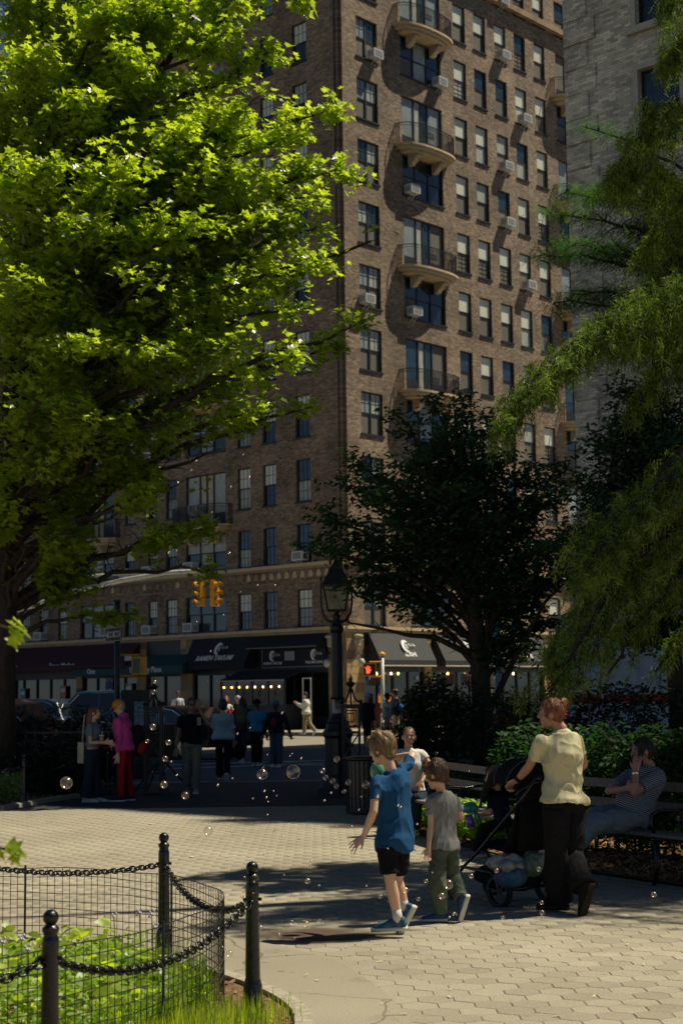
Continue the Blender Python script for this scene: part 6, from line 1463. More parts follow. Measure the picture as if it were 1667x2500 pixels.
# ---- people by the gate, left side
jeans = cloth('dark blue denim', (.02, .032, .05)); khaki = cloth('khaki cotton', (.20, .21, .165)); blk = cloth('black cotton', (.01, .01, .011))
def G(x, y): return gp(x, y)
g = G(225, 1960); gw = folk('woman in grey tee with long red hair holding an iced drink', g, 1.56, -12, (rad(-6), rad(0), 0), vx=.011, fem=True, skin='fair', top=cloth('grey blue tee', (.16, .20, .23)), hem=.16, bot=jeans, leg=(.10, .095, .11), hair=('long', 'red'), shoe=white_shoe, armL=(2, 6, 82), armR=(6, 6, 86), bulk=1.08)
cp = thing('iced_drink', 'clear cup of orange iced drink in the grey tee woman hand', 'drink', W_(248, 1808, g[1]-.12)); MB().lathe([(.03, -.07), (.042, .07)], (0, 0, 0), 12).build('cup', mat('orange tea', (.50, .26, .07), .2, spec=.8), cp, True); MB().lathe([(.043, .07), (.043, .085)], (0, 0, 0), 12).build('lid', M['white_enamel'], cp); MB().tube([(0, 0, .08), (.015, 0, .15)], .004, 5).build('straw', M['white_enamel'], cp)
tt = thing('tote_bag', 'cream tote bag hanging behind the grey tee woman', 'bag', W_(200, 1838, g[1]+.1)); MB().box((0, 0, 0), (.10, .26, .34)).build('bag', cloth('cream canvas', (.5, .48, .36)), tt); MB().tube([(0, .05, .17), (.03, 0, .5), (.05, -.02, .62)], .012, 5).build('strap', cloth('cream strap', (.5, .48, .36)), tt)
g = G(305, 1958); ph_ = folk('person in bright pink hoodie, orange cap and red track trousers looking down', g, 1.66, 172, (rad(178), rad(-28), 0), vx=.011, skin='fair', lean=8, top=cloth('bright pink fleece', (.62, .07, .30)), topname='hoodie', hood=True, hem=-.12, sleeve='long', tinf=.035, bulk=1.12, bot=cloth('red track cloth', (.42, .01, .025)), leg=(.09, .075, .06), wr=.012, hair=('short', 'pale'), hat=('cap', cloth('orange cap cloth', (.62, .24, .03))), shoe=cloth('navy canvas', (.02, .03, .05)), glasses=True, armL=(4, 4, 8), armR=(2, 4, 6))
f_ = V3([math.cos(rad(172)), math.sin(rad(172)), 0]); b = MB()
for dx in (-.018, 0, .018): b.tube([V3((.03+dx, -.155, .86)), V3((.035+dx, -.15, .45)), V3((.03+dx, -.12, .10))], .0055, 4)
b.build('side_stripes', blk, ph_[0])
bk = thing('backpack', 'black backpack with red side on the pink hoodie back', 'backpack', W_(336, 1800, g[1]+.05)); b = MB().ell((0, 0, -.05), (.13, .13, .26), 14); q = b.build('pack', blk, bk, True); MB().ell((.06, -.02, -.16), (.10, .10, .13), 12).build('side_pocket', cloth('red pack cloth', (.4, .015, .02)), bk, True); MB().tube([(-.05, -.1, .12), (-.15, -.13, .16), (-.2, -.14, .0)], .015, 5).build('strap', blk, bk)
g = G(468, 1938); pm_ = folk('man in black polo and khaki trousers raising a hand to his ear', g, 1.68, -88, (rad(-80), rad(0), 0), vx=.011, skin='olive', top=blk, hem=-.04, bulk=1.08, bot=khaki, leg=(.10, .088, .078), wrb=.013, hair=('short', 'dark'), glasses=True, shoe=cloth('pale suede', (.38, .38, .32)), legs=((12, 6), (-6, 4)), reachL=(.13, .07, -.06), armR=(2, 10, 14))
ph2 = thing('phone', 'phone in the black polo man raised hand', 'phone', W_(486, 1762, g[1]-.22)); MB().b2((-.035, -.005, -.07), (.035, .005, .07)).build('case', M['grille'], ph2)
g = G(545, 1905); folk('woman seen from behind in loose pale blue top and black trousers', g, 1.66, 92, vx=.012, fem=True, skin='fair', top=cloth('pale blue cotton', (.34, .46, .54)), hem=-.10, tinf=.05, sleeve='short', slen=.95, flare=.02, bulk=1.05, bot=blk, leg=(.09, .075, .075), hair=('bob', 'dark'), legs=((14, 4), (-12, 22)), armL=(20, 8, 60), armR=(4, 8, 20), wr=.012)
hbg = thing('shoulder_bag', 'black shoulder bag at the pale blue top woman side', 'bag', W_(585, 1835, g[1]+.05)); MB().ell((0, 0, 0), (.12, .08, .17), 12).build('bag', blk, hbg, True); MB().tube([(0, 0, .1), (-.06, 0, .5), (-.1, 0, .62)], .012, 5).build('strap', blk, hbg)
g = G(592, 1862); folk('person with olive backpack walking away between the pale blue and blue polo figures', g, 1.68, 80, skin='tan', top=cloth('brown jacket', (.10, .045, .03)), sleeve='long', bulk=1.08, bot=jeans, hair=('wavy', 'dark'), legs=((16, 6), (-16, 22)), shoe=cloth_blk)
bk2 = thing('backpack', 'olive backpack worn by the walker with wavy dark hair', 'backpack', (g[0], g[1]-.2, 1.18)); MB().ell((0, 0, 0), (.16, .12, .26), 14).build('pack', cloth('olive nylon', (.10, .11, .06)), bk2, True); MB().ell((0, -.09, -.08), (.11, .06, .12), 12).build('front_pocket', cloth('olive nylon pocket', (.13, .135, .08)), bk2, True)
g = G(627, 1871); folk('man in bright blue polo and black trousers with dark cap', g, 1.60, 70, (rad(40), 0, 0), skin='brown', top=cloth('bright blue pique', (.05, .24, .42)), bulk=1.12, belly=.03, bot=blk, leg=(.105, .09, .075), hair=('bald', 'dark'), hat=('cap', blk), shoe=white_shoe, armL=(6, 10, 10))
g = G(675, 1874); folk('person in blue cap and dark varsity jacket beside the blue polo man', g, 1.58, -100, (rad(-150), rad(-8), 0), skin='brown', top=cloth('dark jacket', (.022, .018, .022)), sleeve='long', tinf=.03, bulk=1.1, bot=cloth('mid blue denim', (.06, .10, .13)), leg=(.105, .09, .08), hair=('bald', 'dark'), hat=('cap', cloth('blue grey cap', (.09, .17, .22))), shoe=white_shoe, armL=(4, 22, 8), armR=(4, 16, 10))
rp = thing('red_patch', 'red shirt front showing in the varsity jacket opening', 'shirt front', (W_(668, 1765, g[1]-.17))); MB().ell((0, 0, 0), (.06, .03, .12), 10).build('cloth', cloth('red knit', (.28, .02, .03)), rp, True)
g = gp(748, 1793, .15); folk('woman in white jacket with dark ponytail walking on the sunny pavement', g, 1.66, 165, (rad(170), 0, 0), vx=.016, fem=True, skin='fair', top=cloth('white jacket', (.72, .70, .60)), sleeve='long', tinf=.05, hem=-.2, bulk=1.1, bot=cloth('tan trousers', (.32, .25, .14)), leg=(.1, .09, .085), hair=('pony', 'dark'), legs=((6, 2), (-12, 26)), armL=(30, 4, 95), armR=(30, 4, 95), shoe=white_shoe)
g = (*at(552, 1760, 57)[:2], .0); folk('sunlit woman in white top with wavy auburn hair and a red bag strap', g, 1.70, -80, vx=.016, fem=True, facedet=False, skin='fair', top=cloth('white top', (.7, .68, .62)), sleeve='cap', bot=blk, hair=('wavy', 'auburn'), armL=(10, 25, 40))
rs_ = thing('shoulder_bag', 'red bag at the sunlit white top woman hip', 'bag', (g[0]+.12, g[1]-.2, 1.05)); MB().ell((0, 0, 0), (.09, .06, .16), 10).build('bag', cloth('red leather', (.4, .01, .015)), rs_, True)
g = (*at(581, 1760, 57.5)[:2], .0); folk('sunlit woman with curly blond hair and sunglasses in a dark jacket', g, 1.68, -100, vx=.016, fem=True, skin='fair', top=cloth('dark jacket two', (.02, .02, .022)), sleeve='long', bot=blk, hair=('curly', 'pale'), glasses=True, armL=(20, 10, 70))
g = (*gp(434, 1790, .15)[:2], .15); g = (*at(434, 1740, 66)[:2], .15); folk('man in white shirt and dark tie standing in the green awning doorway', g, 1.78, -85, vx=.016, skin='brown', top=cloth('white shirt', (.62, .65, .7)), sleeve='long', bot=blk, hair=('short', 'dark'))
tie = thing('necktie', 'dark tie across the white shirt in the doorway', 'tie', (g[0]-.03, g[1]-.2, 1.25)); MB().b2((-.03, -.01, -.25), (.03, .01, .25)).build('tie', blk, tie)
g = (*gp(392, 1885)[:2], 0); folk('person in pale tee and blue sling bag behind the display board', g, 1.60, 200, vx=.014, fem=True, skin='tan', top=cloth('pale tee', (.45, .5, .55)), bot=cloth('blue denim skirt', (.06, .14, .24)), hair=('pony', 'dark'), armL=(10, 5, 50))
g = (*gp(340, 1888)[:2], 0); folk('person with curly hair half hidden behind the street cabinet', g, 1.66, -60, vx=.015, skin='fair', top=cloth('black and white print', (.25, .25, .25), var=.8), sleeve='long', bot=jeans, hair=('curly', 'pale'))
g = (*at(896, 1770, 52)[:2], 0.); folk('grey haired person in dark coat by the sushi shop, seen from behind', g, 1.72, 60, vx=.015, skin='fair', top=cloth('dark navy coat', (.014, .018, .025)), sleeve='long', hem=-.25, tinf=.04, bulk=1.1, bot=blk, hair=('curly', 'grey'))
g = (*at(944, 1790, 54)[:2], 0.); folk('man in light grey sweatshirt raising a drink to his mouth', g, 1.72, -20, (rad(10), rad(10), 0), vx=.015, skin='brown', top=cloth('light grey fleece', (.50, .48, .43)), sleeve='long', tinf=.03, bulk=1.1, bot=cloth('pale trousers', (.5, .42, .38)), hair=('short', 'dark'), hat=('cap', blk), reachL=(.05, .16, -.08), reachR=(.04, .17, -.12))
g = (*at(968, 1790, 56)[:2], 0.); folk('young man in black jacket with blue bag and tan trousers walking right', g, 1.88, 205, (rad(185), 0, 0), vx=.015, skin='fair', top=cloth('black jacket', (.02, .025, .03)), sleeve='long', bulk=1.05, bot=cloth('tan chinos', (.38, .29, .16)), hair=('mop', 'dark'), legs=((14, 6), (-14, 24)), armL=(40, 6, 90))
bb2 = thing('shoulder_bag', 'bright blue bag slung behind the young man in black', 'bag', (g[0]+.14, g[1]-.1, 1.2)); MB().ell((0, 0, 0), (.13, .1, .13), 12).build('bag', cloth('bright blue nylon', (.03, .13, .32)), bb2, True)
g = (*at(1157, 1790, 48)[:2], 0.); folk('person in grey blue shirt seen over the orange barrier behind the tree', g, 1.78, -100, vx=.015, skin='tan', top=cloth('grey blue shirt', (.22, .28, .33)), bot=jeans, hair=('short', 'grey'))

# ---- pushchair with child
PO = V3((1.42, 12.72, 0)); prz = math.atan2(.62, .78)
pc = thing('pushchair', 'black pushchair with big canopy and loaded under basket', 'pushchair', PO, prz)     # local +y forward, +x right
cblk = cloth('black pushchair fabric', (.009, .009, .010), var=.3)
def tyre_w(x, y, r, w, nm='wheel'):
    t = MB(); n = 28
    prof = [(r-.028, -w/2), (r-.006, -w/2), (r, -w*.25), (r, w*.25), (r-.006, w/2), (r-.028, w/2)]
    V = []; Fs = []; m_ = len(prof)
    for i in range(n):
        a = 2*math.pi*i/n
        for rr, ww in prof: V.append((x+ww, y+rr*math.cos(a), r+rr*math.sin(a)))
    for i in range(n):
        for j in range(m_): Fs.append((i*m_+j, i*m_+(j+1) % m_, ((i+1) % n)*m_+(j+1) % m_, ((i+1) % n)*m_+j))
    t.add(V, Fs); W0 = t.build(nm, M['tyre'], pc, True)
    b = MB()
    for i in range(5):
        for d_ in (-.12, .12): a = 2*math.pi*i/5; b.tube([(x-.012, y, r), (x-.012, y+(r-.028)*math.cos(a+d_), r+(r-.028)*math.sin(a+d_))], .0035, 4)
    b.tube([(x-w/2-.004, y+(r-.03)*math.cos(2*math.pi*i/n), r+(r-.03)*math.sin(2*math.pi*i/n)) for i in range(n+1)], .004, 5, cap=False); b.ell((x, y, r), (.03, .02, .02), 8)
    b.build('rim', mat('grey rim', (.09, .09, .09), .3) if 'grey rim' not in bpy.data.materials else bpy.data.materials['grey rim'], W0)
for sx in (-1, 1): tyre_w(sx*.27, 0, .135, .045); tyre_w(sx*.20, .58, .095, .04)
b = MB()
for sx in (-1, 1):
    b.tube([(sx*.25, -.42, 1.03), (sx*.26, -.25, .85), (sx*.26, .25, .42), (sx*.25, .42, .30), (sx*.21, .58, .18)], .014, 8)
    b.tube([(sx*.26, .45, .29), (sx*.26, .1, .27), (sx*.26, 0, .135)], .013, 8); b.tube([(sx*.25, .18, .48), (sx*.25, .0, .16)], .012, 8)
b.tube([(-.25, -.42, 1.03), (.25, -.42, 1.03)], .017, 10); b.tube([(-.26, 0, .135), (.26, 0, .135)], .012, 8); b.build('frame', M['gloss_black'], pc, True)
b = MB()
b.rings([((0, .02, .42), V3((.20, 0, 0)), V3((0, .03, .06))), ((0, -.10, .62), V3((.215, 0, 0)), V3((0, .03, .04))), ((0, -.16, .88), V3((.20, 0, 0)), V3((0, .03, .03)))], 14)
b.rings([((0, .0, .44), V3((.19, 0, 0)), V3((0, 0, .04))), ((0, .3, .47), V3((.18, 0, 0)), V3((0, 0, .035)))], 12); link('seat', remesh(b, .012, 3), pc).data.materials.append(cblk)
n = 16; m_ = 18; V = []; Fs = []
for i in range(n+1):
    a = rad(-72+150*i/n)
    for j in range(m_+1):
        t = math.pi*j/m_; ww = .24*math.cos(t); rr = .40*(.55+.45*math.sin(t)) + .012*math.cos(i*2*math.pi/3)
        V.append((-ww, -.02+rr*math.sin(a)*.92, .76+rr*math.cos(a)))
for i in range(n):
    for j in range(m_): Fs.append((i*(m_+1)+j, i*(m_+1)+j+1, (i+1)*(m_+1)+j+1, (i+1)*(m_+1)+j))
cn = MB().add(V, Fs).build('canopy', cblk, pc, True); sm_ = cn.modifiers.new('s', 'SOLIDIFY'); sm_.thickness = .012
b = MB(); b.rings([((0, -.2, .95), V3((.235, 0, 0)), V3((0, .05, 0))), ((0, -.22, .7), V3((.245, 0, 0)), V3((0, .06, 0))), ((0, -.16, .45), V3((.22, 0, 0)), V3((0, .06, 0)))], 14); b.build('back_cover', cblk, pc, True)
pipe = mat('grey piping', (.12, .12, .12), .6)
b = MB()
for i in (2, 6, 10): b.tube([V3(V[i*(m_+1)+j])*1.003 for j in range(m_+1)], .004, 4)
b.build('piping', pipe, pc)
b = MB(); b.rings([((0, .38, .22), V3((.2, 0, 0)), V3((0, 0, .08))), ((0, .2, .2), V3((.23, 0, 0)), V3((0, 0, .10))), ((0, 0, .2), V3((.23, 0, 0)), V3((0, 0, .09)))], 12); b.build('basket', cblk, pc, True)
def lump(name, label, cat, p, r, m, seed=3, par=None, d=.02):
    o = thing(name, label, cat, p); b = MB().ell((0, 0, 0), r, 14, m=10); me = remesh(b, .012, 1, d, (22, 22, 22), seed); link('bag', me, o).data.materials.append(m); return o
lump('plastic_bag', 'translucent white plastic bag in the pushchair basket', 'bag', W_(1238, 2110, 12.45), (.15, .12, .075), mat('pale plastic', (.30, .31, .29), .3, var=.5, scale=14), 3)
lump('cloth_bag', 'purple and blue bag under the white plastic bag in the basket', 'bag', W_(1245, 2140, 12.4), (.13, .10, .07), mat('purple and blue print', (.10, .02, .11), .7, c2=(.03, .12, .20), scale=5, detail=0), 5)
lump('cloth_bag', 'green patterned bag at the right end of the basket', 'bag', W_(1300, 2112, 12.5), (.10, .10, .10), mat('green print', (.02, .12, .08), .6, c2=(.25, .33, .26), scale=8, detail=1), 8)
# child sitting in the pushchair facing left
Yc = 12.95
J = {'head': W_(1207, 1898, Yc), 'neck': W_(1215, 1932, Yc), 'shL': W_(1200, 1948, Yc-.06), 'shR': W_(1222, 1946, Yc+.08), 'pelvis': W_(1228, 2010, Yc), 'elL': W_(1196, 1984, Yc-.12), 'wrL': W_(1170, 1980, Yc-.10), 'elR': W_(1205, 1985, Yc+.14), 'wrR': W_(1180, 1990, Yc+.10),
     'hipL': W_(1220, 2014, Yc-.05), 'knL': W_(1178, 2024, Yc-.04), 'anL': W_(1160, 2082, Yc-.06), 'hipR': W_(1226, 2012, Yc+.06), 'knR': W_(1186, 2022, Yc+.08), 'anR': W_(1176, 2080, Yc+.06)}
J = {a: V3(v) for a, v in J.items()}
person('toddler peeking out left of the black pushchair canopy in dark clothes', J, dict(name='person', loc=(*gp(1228, 2180)[:2], 0), k=.56, hk=.78, vx=.0065, face=(rad(172), rad(-5), 0), skin='fair', top=cloth('navy infant top', (.012, .02, .045)), slen=.8, bot=cloth('black infant trousers', (.012, .012, .014)), leg=(.095, .08, .07), hair=('short', 'blond'), shoe=mat('pink patterned shoe', (.5, .05, .12), .6, c2=(.05, .2, .3), scale=25, detail=0), ftL=(-.85, 0, -.25), ftR=(-.85, .1, -.25), curlL=.6))
bt = thing('bubble_toy', 'teal and purple bubble gun held out by the toddler', 'toy', W_(1152, 1990, Yc-.12))
MB().tube([(0, 0, .055), (-.035, 0, .06), (-.05, 0, .02)], [.04, .045, .03], 12).ell((-.01, 0, .06), (.06, .035, .045), 12).tube([(.03, 0, .02), (.045, 0, -.05)], [.02, .022], 8).build('body', mat('teal plastic', (.02, .28, .24), .3, spec=.7), bt, True); MB().tube([(-.025, 0, .0), (-.01, 0, -.10)], [.030, .034], 12).build('bottle', mat('purple plastic', (.12, .06, .42), .2, spec=.8), bt, True)
gbn = thing('balloon', 'pale green balloon-like toy in front of the blue tee boy', 'toy', W_(922, 1883, 11.3)); MB().ell((0, 0, 0), (.055, .05, .075), 14).build('body', mat('translucent green', (.10, .34, .20), .3, var=.2, spec=.6), gbn, True); MB().tube([(-.0, 0, -.07), (.01, 0, -.14)], .01, 6).build('neck', bpy.data.materials['translucent green'], gbn)
# ------------------------------------------------ vegetation
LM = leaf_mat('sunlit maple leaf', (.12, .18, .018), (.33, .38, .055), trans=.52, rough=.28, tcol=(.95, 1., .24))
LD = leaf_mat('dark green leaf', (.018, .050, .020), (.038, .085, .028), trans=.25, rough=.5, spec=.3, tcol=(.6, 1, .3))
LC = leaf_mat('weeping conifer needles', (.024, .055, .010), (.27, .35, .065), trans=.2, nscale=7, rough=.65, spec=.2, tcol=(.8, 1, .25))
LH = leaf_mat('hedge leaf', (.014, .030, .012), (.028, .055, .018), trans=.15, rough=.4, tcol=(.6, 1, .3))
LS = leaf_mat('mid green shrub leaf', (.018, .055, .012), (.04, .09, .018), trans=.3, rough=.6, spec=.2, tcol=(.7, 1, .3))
LG = leaf_mat('bed ground cover leaf', (.11, .19, .03), (.26, .36, .06), trans=.42, rough=.4, tcol=(.9, 1, .3))
LY = leaf_mat('fresh yellow green blade', (.15, .23, .03), (.34, .40, .05), trans=.45, rough=.4, tcol=(1, 1, .3))
# leaf templates (x along the leaf)
def fan(out):
    V = [(.35, 0, 0)]+[(x, y, z) for x, y, z in out]; return V, [(0, i, i % len(out)+1) for i in range(1, len(out)+1)] if False else [(0, i, i+1) for i in range(1, len(out))]
MAPLE = fan([(0, 0, 0), (.05, -.36, .06), (.30, -.20, .02), (.48, -.46, .09), (.60, -.14, .02), (1.0, 0, -.06), (.60, .14, .02), (.48, .46, .09), (.30, .20, .02), (.05, .36, .06), (0, 0, 0)])
OVAL = ([(0, 0, 0), (.35, -.22, .05), (.7, -.18, .03), (1, 0, -.06), (.7, .18, .03), (.35, .22, .05)], [(0, 1, 5), (1, 2, 5), (2, 4, 5), (2, 3, 4)])
BLADE = ([(0, -.02, 0), (.5, -.028, .05), (1, 0, -.02), (.5, .028, .05), (0, .02, 0)], [(0, 1, 3), (0, 3, 4), (1, 2, 3)])
NEED = ([(0, -.05, 0), (1, 0, .0), (0, .05, 0)], [(0, 1, 2)])
def leaves(name, P, tmpl, size, mat_, parent, droop=.25, flat=.55, bias=None, sd=.3):
    """P: leaf points; normals mostly up with spread"""
    n = len(P); a = NR.uniform(0, 2*math.pi, n)
    U = np.column_stack([np.cos(a), np.sin(a), -droop+NR.normal(0, .35, n)])
    if bias is not None: U = U+bias
    N0 = np.column_stack([NR.normal(.25, 1-flat, n), NR.normal(-.25, 1-flat, n), np.full(n, 1.)])
    Vv = np.cross(N0, U)
    s = size*NR.uniform(1-sd, 1+sd, n)
    X, T = scatter(tmpl[0], tmpl[1], np.asarray(P), U, Vv, s); return fast(name, X, T, mat_, parent)
def curve_pts(a, b_, sagv, n=8, wob=.0):
    a = V3(a); b_ = V3(b_); P = []
    for i in range(n+1):
        t = i/n; p = a*(1-t)+b_*t; p[2] += sagv*4*t*(1-t); p = p+NR.normal(0, wob, 3)*(0 if i in (0, n) else 1); P.append(p)
    return P
def cull(P, sc, lo):
    """clumps: drop leaves in noise hollows, more of them low in the crown"""
    w = np.array([noise.noise(Vector(p)*sc) for p in P]); return P[w > lo(P)]
def branch_tree(label, base, trunk_pts, trunk_r, tips, leafm, tmpl, lsize, per, name='maple_tree', loc=None, join=None, side_n=7, side_len=(.5, 1.3), padz=.10, cat='tree', droop=.25, flat=.55, arch=.35, extra=None, cf=None, nleafscale=1., limb_r=.07, zv=.16):
    root = thing(name, label, cat, base)
    base = V3(base); tp = [V3(p) for p in trunk_pts]
    MB().tube([p-base for p in tp], trunk_r, 12).build('trunk', M['bark'], root, True)
    b = MB(); LP = []; 
    for tip, h0, w in tips:
        tip = V3(tip); 
        # leave the trunk at height h0
        zs = [p[2] for p in tp]; t = np.interp(h0, zs, range(len(zs))); i = int(min(t, len(tp)-2)); st = tp[i]+(tp[i+1]-tp[i])*(t-i)
        L_ = np.linalg.norm(tip-st); P = curve_pts(st, tip, arch*L_*.18, 9, .03*L_*.5)
        b.tube([p-base for p in P], [limb_r*(1-.85*j/9)*min(1.4, L_/3.5)+.006 for j in range(10)], 6, cap=False)
        for j in range(2, 10):
            fr = j/9
            for q in range(side_n if j > 3 else side_n//2):
                ang = NR.uniform(0, 2*math.pi); ll = NR.uniform(*side_len)*(1.15-.55*fr)*w; d = V3([math.cos(ang), math.sin(ang), NR.normal(.05, zv)])
                ld = unit(tip-st); d = unit(d+ld*.7); p1 = P[j]+d*ll; p1[2] -= .10*ll
                if NR.random() < .5: b.tube([P[j]-base, (P[j]*.5+p1*.5+V3([0, 0, .05*ll]))-base, p1-base], [.012, .008, .003], 4, cap=False)
                m = max(3, int(per*ll*nleafscale)); tt = NR.random(m)**.6; pts = P[j]+(p1-P[j])*tt[:, None]+NR.normal(0, 1, (m, 3))*np.array([.16, .16, padz])*(.5+ll*.4); LP.append(pts)
    if extra is not None: LP.append(extra)
    b.build('branches', M['bark'], root, True)
    LP = np.concatenate(LP); LP = cull(LP, 1.15, cf) if cf is not None else LP; LP = LP-base
    lo = leaves('crown', LP, tmpl, lsize, leafm, root, droop, flat); lo['kind'] = 'stuff'
    return root, len(LP)
# --- big maple at left
TX, TY = -5.95, 27.0
tips = []
def tip(px, py, Y, h0, w=1.): tips.append((at(px, py, Y), h0, w))
outline = [(866, 792, 26, 4.8, .75), (800, 850, 27, 4.6, .8), (905, 588, 27.5, 6.2, .55), (835, 425, 26.5, 8.2, .7), (785, 275, 26, 9.2, .75), (760, 480, 25.5, 7.6, 1.), (745, 640, 25.5, 6.4, 1.), (650, 130, 26.5, 10.2, .8), (600, 260, 25.5, 9.4, 1.), (520, 110, 26, 10.4, 1.),
           (735, 1000, 26.5, 4.4, .7), (690, 880, 25, 4.8, .9), (600, 1010, 26, 4.2, .9), (505, 1105, 26.5, 3.9, .75), (350, 1205, 24.8, 3.6, .7), (440, 1000, 25, 4.4, 1.), (500, 1395, 27, 3.2, .55), (505, 1290, 27.5, 3.3, .7), (400, 1320, 26.5, 3.2, .8), (300, 1240, 25.5, 3.4, .9), (180, 1270, 25, 3.2, .9), (250, 1440, 27, 2.9, .55), (320, 1500, 27, 2.7, .4), (110, 1450, 26.5, 2.8, .6), (60, 1330, 25.5, 3.0, .8), (420, 1190, 27.8, 3.8, .8), (220, 1130, 28, 4.0, 1.)]
for a in outline: tip(*a)
for px, py, Y, h0 in ((700, 330, 26, 9.2), (720, 420, 26.4, 8.4), (640, 420, 26.8, 8.2), (690, 530, 26, 7.6), (610, 640, 26.4, 6.8), (680, 760, 25.8, 5.8), (760, 560, 26.6, 7.4), (540, 300, 26, 9.2), (560, 540, 26.8, 7.8), (480, 440, 26, 8.6), (330, 180, 25.5, 10), (430, 330, 25, 9), (560, 420, 25.2, 8), (640, 560, 25.3, 7), (560, 700, 25, 6), (450, 560, 24.6, 7.2), (300, 420, 24.3, 8.5), (180, 250, 24.8, 10), (60, 150, 25, 11), (330, 700, 24.2, 6.2), (200, 560, 24, 7.6), (80, 420, 24, 8.8), (80, 700, 23.8, 6.8), (220, 850, 24, 5.4), (370, 880, 24.5, 5.2), (520, 850, 24.8, 5.2), (90, 980, 24, 5), (240, 1020, 24.3, 4.6), (120, 1130, 24.5, 4.2), (20, 1250, 25, 3.6),
                      (600, 350, 27.5, 8.6), (680, 700, 28, 6.2), (480, 230, 28, 9.6), (350, 500, 29, 8), (200, 350, 29, 9.4), (500, 640, 29, 7), (380, 820, 29.5, 6), (560, 950, 28.5, 5), (250, 650, 30, 7), (100, 850, 29, 6), (60, 300, 29, 10), (40, 560, 30, 8),
                      (250, 40, 25.5, 11), (400, 20, 26, 11), (120, -60, 26, 12), (300, -180, 26.5, 12.5), (450, -120, 26.5, 11.8), (600, -60, 26.5, 11), (30, -200, 27, 13), (720, -70, 26.6, 10.6), (-150, 100, 26, 11.5), (-200, 400, 26, 9.5), (-250, 700, 25.5, 7.5), (-220, 1000, 25.5, 5.5), (-150, 1250, 26, 4), (-350, 300, 27, 10.5), (-400, 800, 27.5, 7.5)):
    tips.append((at(px, py, Y), h0, 1.1))
trunk = [(TX, TY, -.02), (TX+.03, TY, 1.5), (TX+.08, TY-.05, 3.2), (TX+.02, TY, 5.5), (TX+.25, TY-.1, 8.0), (TX+.4, TY, 10.5), (TX+.5, TY, 13.2)]
mp_, nl_ = branch_tree('big maple at left, bright yellow green where the sun hits it', (TX, TY, 0), trunk, [.30, .24, .21, .19, .14, .09, .03], tips, LM, MAPLE, .150, 56, side_n=6, side_len=(.45, 1.1), padz=.15, flat=.45, limb_r=.075, zv=.30, cf=lambda P: np.interp(P[:, 2], [2.5, 4.5, 6.5, 9], [.24, .16, -.08, -.22]))
print('maple leaves', nl_)
# --- dark small tree in the middle
Yd = 24.7
tk = [at(1186, 2010, Yd), at(1180, 1800, Yd), at(1172, 1640, Yd), at(1160, 1520, Yd), at(1150, 1400, Yd), at(1135, 1250, Yd), at(1120, 1120, Yd), at(1110, 1000, Yd)]
tk = [V3(p) for p in tk]; bse = (tk[0][0], tk[0][1], 0); tk[0][2] = -.02
tips = []
for px, py, dy, h0, w in ((800, 1260, 0, 2.5, .8), (790, 1340, -.4, 2.3, .8), (850, 1190, .5, 2.6, .8), (880, 1130, -.2, 2.8, .8), (930, 1220, -.8, 2.8, .9), (980, 1020, .2, 3.2, .6), (1060, 985, -.3, 3.6, .5), (1130, 975, .3, 4.0, .45), (1100, 1060, -.7, 3.6, .8), (1190, 1030, .5, 3.5, .7), (1220, 1120, -.5, 3.2, .8), (1290, 1150, .2, 3.0, .8), (1350, 1220, -.4, 2.8, .8), (1400, 1300, .3, 2.6, .8), (1330, 1340, -.8, 2.5, .8), (1010, 1130, -.9, 3.2, .9), (1000, 1290, -.9, 2.7, .9), (1100, 1200, -1, 3.0, .9), (1180, 1280, -1, 2.8, .9), (1250, 1400, -.7, 2.4, .8), (1300, 1480, .4, 2.2, .6), (870, 1370, .7, 2.3, .7), (850, 1440, -.5, 2.1, .45), (900, 1420, .2, 2.2, .5), (1060, 1350, 1.1, 2.6, .8), (1240, 1250, 1.1, 2.8, .8), (960, 1180, 1, 2.8, .8), (1340, 1420, .9, 2.3, .7), (1380, 1150, .8, 3.0, .7), (1230, 1560, -.3, 1.9, .35), (1290, 1580, .3, 1.8, .4), (1350, 1520, .6, 2.0, .5), (820, 1310, .6, 2.4, .7), (1440, 1380, .5, 2.4, .7), (1060, 1100, .6, 3.3, .7), (1160, 1150, .5, 3.2, .8)):
    tips.append((at(px, py, Yd+dy*1.4), 1.7+(h0-1.7)*1.31 if h0 > 1.7 else h0, w*1.25))
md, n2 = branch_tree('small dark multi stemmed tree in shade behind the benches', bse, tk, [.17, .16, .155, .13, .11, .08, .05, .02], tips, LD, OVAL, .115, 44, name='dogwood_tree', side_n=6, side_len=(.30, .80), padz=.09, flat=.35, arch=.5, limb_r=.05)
print('dark leaves', n2)
